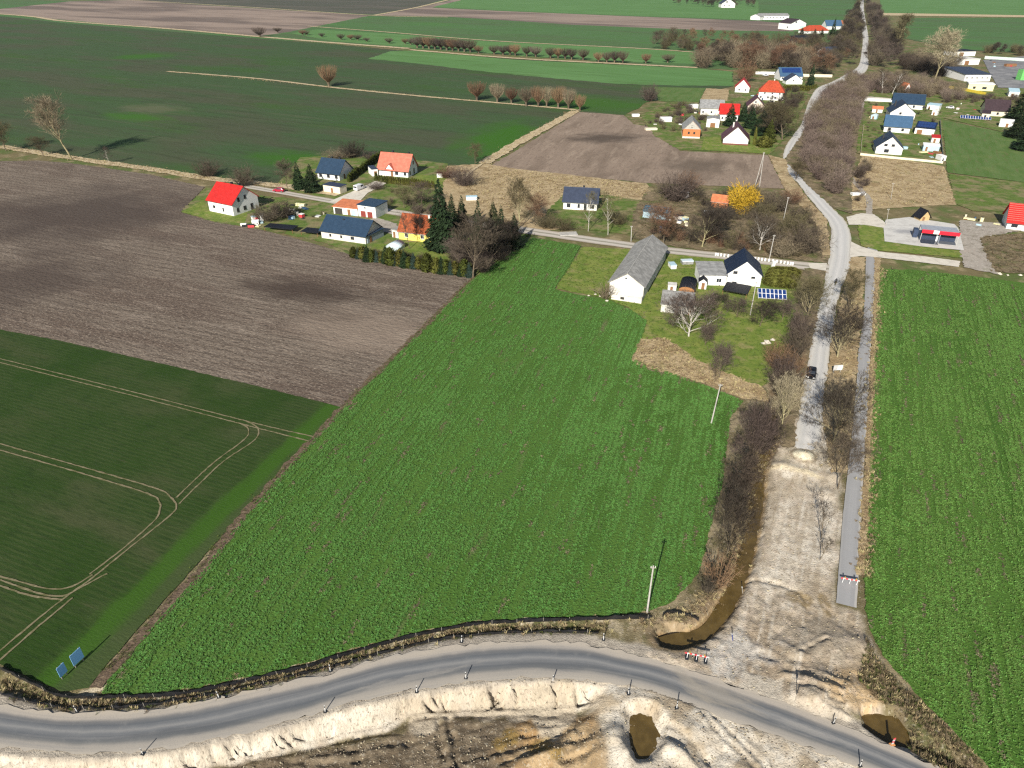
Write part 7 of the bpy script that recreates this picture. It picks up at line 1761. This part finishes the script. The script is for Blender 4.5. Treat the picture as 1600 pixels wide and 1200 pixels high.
def car(base, heading, label, paint, van=False, cat="car"):
    p = P(*base); p.z = 0.16 if base[1] > 500 else 0.22
    r = empty("van" if van else "parked_car", p, heading, label, cat)
    pm = pmat(label.split()[0]+"_car_paint", paint, 0.25, 0.03, 0.5)
    if van:
        loft([(-2.5,.85,.95,.80,.3,1.0,1.9),(-2.42,.9,.98,.86,.25,1.05,2.05),(0.6,.9,.98,.86,.25,1.05,2.08),(1.3,.9,.98,.82,.25,1.05,1.95),(1.9,.88,.96,.78,.25,1.0,1.15),(2.4,.8,.88,.7,.3,.85,.92)]).build("body", pm, r)
        win = [((-0.985,-0.2,1.2),(-0.985,1.1,1.2),(-0.90,1.0,1.8),(-0.90,-0.2,1.8)),((0.985,-0.2,1.2),(0.985,1.1,1.2),(0.90,1.0,1.8),(0.90,-0.2,1.8)),((-0.74,1.86,1.22),(0.74,1.86,1.22),(0.70,1.36,1.86),(-0.70,1.36,1.86)),((-0.75,-2.53,1.2),(0.75,-2.53,1.2),(0.72,-2.50,1.8),(-0.72,-2.50,1.8))]
        wy, hl = (-1.6, 1.6), 2.42
    else:
        loft([(-2.15,.75,.82,.70,.32,.78,.85),(-2.0,.82,.89,.72,.25,.92,1.02),(-1.5,.84,.91,.66,.22,.95,1.42),(-0.3,.84,.91,.66,.2,.95,1.5),(0.4,.84,.91,.64,.2,.94,1.44),(1.05,.84,.90,.70,.2,.90,.98),(1.8,.80,.86,.66,.22,.80,.84),(2.15,.7,.78,.6,.3,.62,.66)]).build("body", pm, r)
        win = [((-0.91,-1.3,1.0),(-0.91,0.7,1.0),(-0.685,0.3,1.42),(-0.69,-1.2,1.42)),((0.91,-1.3,1.0),(0.91,0.7,1.0),(0.685,0.3,1.42),(0.69,-1.2,1.42)),((-0.68,1.0,1.03),(0.68,1.0,1.03),(0.6,0.5,1.42),(-0.6,0.5,1.42)),((-0.66,-1.95,1.06),(0.66,-1.95,1.06),(0.6,-1.57,1.40),(-0.6,-1.57,1.40))]
        wy, hl = (-1.35, 1.35), 2.14
    for q in win:
        c_ = sum((Vector(v) for v in q), Vector())/4; n_ = (Vector(q[1])-Vector(q[0])).cross(Vector(q[3])-Vector(q[0])).normalized()
        if n_.dot(c_-Vector((0, 0, 0.9))) < 0: n_ = -n_
        qq = [Vector(v)+n_*0.03 for v in q]+[Vector(v)-n_*0.03 for v in q]
        MB().add(qq, [(0,1,2,3),(7,6,5,4),(0,4,5,1),(1,5,6,2),(2,6,7,3),(3,7,4,0)]).build("window", GLASS, r)
    for x in (-0.84, 0.84):
        for y in wy:
            w = MB().tube((x-0.1, y, 0.32), (x+0.1, y, 0.32), 0.32, 0.32, 14).build("wheel", TYRE, r)
            MB().tube((x-0.115, y, 0.32), (x+0.115, y, 0.32), 0.19, 0.19, 10).build("rim", CHROME, w)
    for x in (-0.55, 0.55):
        MB().box(x-0.16, x+0.16, hl-0.12, hl+0.02, 0.58, 0.74).build("headlight", LENS, r)
        MB().box(x-0.14, x+0.14, -hl-(0.12 if van else 0.05), -hl+0.1, 0.66, 0.84).build("tail_light", TAIL_, r)
    for x in (-1.0, 1.0): MB().box(x-0.09, x+0.09, 0.62, 0.74, 0.98, 1.12).build("mirror", pm, r)
    MB().box(-0.26, 0.26, -hl-0.06, -hl-0.02, 0.45, 0.56).build("number_plate", WHT, r)
    return r
car((1267,588), math.radians(A7-90)+math.pi, "black estate car standing on the old road beside the bare trees", (0.008, 0.008, 0.010))
car((562,297), math.radians(-28), "white delivery van parked on the concrete drive", (0.78, 0.78, 0.78), True, "van")
car((1352,84), 0.0, "dark car far up the avenue", (0.02, 0.02, 0.025))
car((1196,119), 1.2, "silver car beside the hipped red roof", (0.5, 0.52, 0.55))
car((1484,170), 1.0, "pale car on the drive of the dark brown roofed house", (0.6, 0.6, 0.6))
car((436,300), 1.45, "red car parked behind the bright red roofed house", (0.42, 0.02, 0.05))

# motorcyclist on the old road
def rider():
    p = P(1305,445); p.z = 0.16
    r = empty("motorcycle", p, math.radians(A7-90), "dark motorcycle on the old road near the lane mouth", "motorcycle")
    for y in (-0.7, 0.7):
        w = MB()
        for k in range(14):
            a0, a1 = 2*math.pi*k/14, 2*math.pi*(k+1)/14
            w.tube((0, y+0.3*math.cos(a0), 0.33+0.3*math.sin(a0)), (0, y+0.3*math.cos(a1), 0.33+0.3*math.sin(a1)), 0.06, 0.06, 5)
        w.build("wheel", TYRE, r)
    b = MB(); b.prism([(-0.75,0.75),(-0.2,0.70),(0.05,0.9),(0.45,0.95),(0.55,0.75),(0.3,0.35),(-0.35,0.35)], 'x', -0.13, 0.13); b.build("body", pmat("motorcycle_paint", (0.015, 0.015, 0.02), 0.3), r)
    MB().tube((-0.36, 0.42, 1.02), (0.36, 0.42, 1.02), 0.025, 0.025, 6).build("handlebar", DARKM, r)
    MB().tube((0, 0.48, 0.95), (0, 0.7, 0.33), 0.04, 0.04, 6).build("fork", DARKM, r)
    # the rider: one skinned body
    V = [(0,-0.15,0.90),(0,-0.08,1.12),(0,0.05,1.38),(0,0.10,1.50),(0,0.14,1.62),(0,0.15,1.74),
         (-0.2,0.05,1.36),(-0.34,0.2,1.15),(-0.32,0.42,1.06),(0.2,0.05,1.36),(0.34,0.2,1.15),(0.32,0.42,1.06),
         (-0.13,-0.12,0.88),(-0.24,0.28,0.78),(-0.22,0.05,0.38),(-0.22,0.2,0.32),(0.13,-0.12,0.88),(0.24,0.28,0.78),(0.22,0.05,0.38),(0.22,0.2,0.32)]
    E = [(0,1),(1,2),(2,3),(3,4),(4,5),(2,6),(6,7),(7,8),(2,9),(9,10),(10,11),(0,12),(12,13),(13,14),(14,15),(0,16),(16,17),(17,18),(18,19)]
    R = [.15,.15,.16,.06,.12,.10,.08,.06,.05,.08,.06,.05,.11,.09,.06,.05,.11,.09,.06,.05]
    me = bpy.data.meshes.new("person"); me.from_pydata(V, E, []); me.update()
    o = link(bpy.data.objects.new("person", me)); o.location = p; o.rotation_euler = (0, 0, math.radians(A7-90))
    tag(o, "person in dark clothes and helmet riding the motorcycle on the old road", "person")
    sk = o.modifiers.new("skin", 'SKIN')
    for i, s in enumerate(me.skin_vertices[0].data): s.radius = (R[i], R[i]); s.use_root = (i == 0)
    o.modifiers.new("sub", 'SUBSURF').levels = 1
    me.materials.append(pmat("dark_riding_clothes", (0.02, 0.02, 0.025), 0.7))
rider()
# roadside signboard
p = P(1307,584); r = empty("signboard", p, 0.1, "white and mint roadside signboard beside the bare roadside tree", "sign")
MB().box(-1.0, 1.0, -0.03, 0.03, 0.9, 2.1).build("panel", WHT, r); MB().box(-0.1, 0.95, -0.045, -0.031, 0.95, 2.0).build("printed_area", MINT, r)
for x in (-0.8, 0.7): MB().box(x, x+0.08, 0.035, 0.1, -0.1, 2.1).build("post", CONCB, r)

# ------------------------------------------------------------------ small things in yards
def crate(px, w, d, h, mat, label, cat, name, lid=None, rz=0.1):
    p = P(*px); r = empty(name, p, rz, label, cat)
    MB().box(-w/2, w/2, -d/2, d/2, 0.05, h).build("body", mat, r)
    MB().prism([(-d/2-0.08, h), (d/2+0.08, h), (d/2-0.15, h+0.18), (-d/2+0.15, h+0.18)], 'x', -w/2-0.08, w/2+0.08).build("lid", lid or mat, r)
    return r
crate((1050,418), 1.6, 3.0, 1.1, WHITE, "small white tank on the lawn between barn and house", "tank", "water_tank", LBLUE)
crate((1073,412), 3.2, 2.0, 1.0, R_LGREY, "grey glazed cold frame on the lawn beside the white tank", "cold frame", "cold_frame", GREENH)
crate((1207,420), 0.8, 0.8, 2.2, WHITE, "slim white cabinet behind the clipped olive bushes", "cabinet", "cabinet")
crate((1022,434), 0.8, 0.8, 1.0, WHITE, "white barrel beside the barn long wall", "barrel", "barrel")
crate((1068,308), 3.0, 2.5, 2.0, WHITE, "small white caravan among the scrubby bushes", "caravan", "caravan")
crate((1060,342), 3.0, 2.0, 1.2, OFFW, "grey junk box under a tarpaulin in the scrubby gardens", "box", "junk_box", DARKM)
crate((1108,334), 3.6, 1.2, 0.9, WHITE, "row of white beehives in front of the orange shed", "beehives", "beehive_bench")
crate((1035,362), 2.2, 1.4, 1.6, R_BLUE, "blue container behind the barn end", "container", "container")
crate((737,312), 4.0, 2.2, 1.2, WHITE, "white trailer under the dry bank by the spruces", "trailer", "trailer", LBLUE)
crate((687,277), 2.2, 2.0, 1.8, WHITE, "tiny white garden hut behind the salmon roofed house", "hut", "garden_hut", R_BROWN)
crate((400,350), 2.2, 1.6, 1.2, WHITE, "white heap of boxes in the junk yard", "boxes", "junk_box")
crate((381,353), 1.8, 0.9, 0.7, WHITE, "white bathtub at the edge of the ploughed field", "tub", "bathtub")
crate((411,345), 1.0, 2.2, 2.0, WHITE, "white stacked panels beside the black roofed shelter", "panels", "panel_stack")
crate((393,355), 2.0, 1.2, 0.9, REDP, "dark red trailer box in the junk yard", "trailer", "trailer", DARKM)
crate((470,322), 3.5, 1.2, 0.8, PALEY, "yellow timber stack in the junk yard", "timber", "timber_stack", rz=-0.3)
crate((457,334), 2.0, 1.8, 1.4, CREAM, "pale box in the middle of the junk yard", "box", "junk_box")
crate((1040,190), 6.0, 3.0, 2.2, WHITE, "white caravan in the gardens beside the brick house", "caravan", "caravan")
crate((1083,169), 5.0, 3.0, 2.0, WHITE, "white van body behind the brick house", "van", "old_van")
crate((1017,203), 6.0, 3.0, 0.8, CREAM, "low pale heap of rubble at the harrowed field edge", "rubble", "rubble_heap")
crate((993,182), 4.0, 2.0, 1.2, WHITE, "white trailer at the corner of the harrowed field", "trailer", "trailer")
crate((1412,233), 2.5, 2.0, 1.0, LBLUE, "pale blue pool beside the nearest gabled house", "pool", "garden_pool")
crate((1469,250), 2.2, 4.0, 2.0, WHITE, "white container at the garden corner by the pasture", "container", "container")
crate((1340,305), 5.0, 2.0, 0.8, WHITE, "white rubble pile beside the thicket end", "rubble", "rubble_heap")
crate((1595,125), 5.0, 5.0, 7.0, pmat("bright_green_steel", (0.18, 0.55, 0.16), 0.5), "bright green hopper at the edge of the asphalt yard", "hopper", "hopper")
crate((1578,104), 9.0, 3.0, 2.0, WOODB, "brown heap of timber on the asphalt yard", "timber", "timber_stack")
rng = random.Random(77)
jm = [WHITE, OFFW, REDP, R_BLUE, PALEY, WOODB, CREAM, DARKM, LBLUE]
def clutter(px, n, seed, where):
    rng = random.Random(seed); pts = poly_pts(W2(px), n, seed)
    kinds = [("crate", "crate"), ("barrel", "barrel"), ("log_pile", "logs"), ("pallet", "pallet"), ("plank_stack", "planks")]
    for i, q in enumerate(pts):
        nm, ct = kinds[rng.randrange(5)]; mt = jm[rng.randrange(len(jm))]; cn = {WHITE: "white", OFFW: "off white", REDP: "red", R_BLUE: "blue", PALEY: "pale yellow", WOODB: "brown", CREAM: "cream", DARKM: "black", LBLUE: "pale blue"}[mt]
        r = empty(nm, (q[0], q[1], 0.1), rng.uniform(0, 3), "%s %s, %s of the clutter %s" % (cn, nm.replace("_", " "), ordinal(i+1), where), ct, "clutter "+where)
        s = rng.uniform(0.6, 1.5)
        if nm == "barrel":
            MB().tube((0,0,0), (0,0,1.0*s), 0.38*s, 0.38*s, 10).build("body", mt, r); MB().tube((0,0,1.0*s+0.003), (0,0,1.08*s), 0.34*s, 0.34*s, 10).build("lid", DARKM, r)
        elif nm == "log_pile":
            for k in range(3): MB().tube((-1.2*s, (k-1)*0.42*s, 0.2*s), (1.2*s, (k-1)*0.42*s, 0.2*s), 0.2*s, 0.19*s, 7).build("log", mt, r)
            for k in range(2): MB().tube((-1.2*s, (k-0.5)*0.42*s, 0.56*s), (1.2*s, (k-0.5)*0.42*s, 0.56*s), 0.2*s, 0.19*s, 7).build("log", mt, r)
        elif nm == "pallet":
            for k in range(5): MB().box(-0.7*s, 0.7*s, (-0.6+k*0.26)*s, (-0.6+k*0.26+0.2)*s, 0.16, 0.2).build("slat", mt, r)
            for k in (-0.65, 0, 0.6): MB().box((k-0.05)*s, (k+0.05)*s, -0.6*s, 0.64*s, 0, 0.157).build("bearer", mt, r)
        elif nm == "crate":
            MB().box(-0.6*s, 0.6*s, -0.5*s, 0.5*s, 0, 0.8*s).build("body", mt, r); MB().box(-0.65*s, 0.65*s, -0.55*s, 0.55*s, 0.8*s+0.003, 0.88*s).build("lid", jm[rng.randrange(len(jm))], r)
        else:
            for k in range(4): MB().box(-1.5*s, 1.5*s, -0.5*s, 0.5*s, 0.12*k, 0.12*k+0.11).build("plank", mt, r)
clutter([(385,345),(410,340),(412,356),(385,356)], 8, 201, "beside the bright red roofed house")
clutter([(440,318),(515,322),(510,345),(450,345)], 14, 202, "in the junk yard behind the black shelters")
clutter([(1030,345),(1090,340),(1095,365),(1040,362)], 9, 203, "in the scrubby gardens")
clutter([(1000,188),(1060,178),(1090,165),(1100,175),(1060,200),(1010,202)], 12, 204, "around the brick house")
clutter([(1360,165),(1380,160),(1372,200),(1358,200)], 7, 205, "beside the muddy lane")
clutter([(1432,215),(1466,222),(1466,250),(1440,248)], 10, 206, "in the garden of the nearest gabled house")
clutter([(1545,92),(1590,92),(1590,112),(1550,112)], 9, 207, "on the asphalt yard")
clutter([(1505,335),(1575,340),(1570,356),(1510,352)], 7, 208, "beside the unfinished house shell")
clutter([(1160,135),(1215,160),(1225,175),(1170,165)], 7, 209, "among the red roofed houses")
clutter([(1500,160),(1530,170),(1530,185),(1490,178)], 6, 210, "beside the dark brown roofed house")
house("shed", "faded orange roofed shed beside the yellow bush", (1110,324), (1136,327), 6.0, 2.2, 1.6, BRICK, R_SOFTOR, 'x', 0.3, cat="shed", door=('f', 2.0, 0.9, 1.9))
crate((888,366), 5.5, 3.5, 0.15, CONCB, "pale concrete slab by the lane below the bungalow", "slab", "concrete_slab")
# rubble along the field edge by the driveway and the barn
rng = random.Random(8); sm = clod_mesh(); sm.materials[0] = pmat("white_rubble", (0.66, 0.60, 0.50), 0.9, 0.15)
for i, (x, y, s) in enumerate([(1562,428,1.6),(1594,430,1.2),(1575,430,0.9),(930,460,1.0),(920,462,0.8),(938,463,0.9),(948,470,1.0),(1200,535,2.0),(1207,531,1.6),(1194,537,1.6)]):
    o = link(bpy.data.objects.new("rubble_block", sm)); o.location = P(x, y, 0.1); o.scale = (s, s, s*0.6); o.rotation_euler = (0, 0, rng.uniform(0, 6))
    tag(o, "pale rubble block, %s " % ordinal(i+1) + ("on the field edge by the driveway" if i < 3 else "before the barn gable" if i < 7 else "in the orchard by the ditch"), "rubble", "pale rubble blocks")

# ------------------------------------------------------------------ the air
HAZE = 0.00003
if HAZE:
    m, nt, bs = new_mat("thin_haze")
    nt.nodes.remove(bs)
    pv = N(nt, "ShaderNodeVolumePrincipled"); pv.inputs["Color"].default_value = (0.86, 0.90, 0.95, 1); pv.inputs["Density"].default_value = HAZE; pv.inputs["Anisotropy"].default_value = 0.2
    nt.links.new(pv.outputs[0], nt.nodes["Material Output"].inputs["Volume"])
    o = MB().box(-5200, 5200, -700, 9200, -4.0, 90.0).build("haze", m)
    tag(o, "thin spring haze over the whole plain", "haze", None, "stuff")
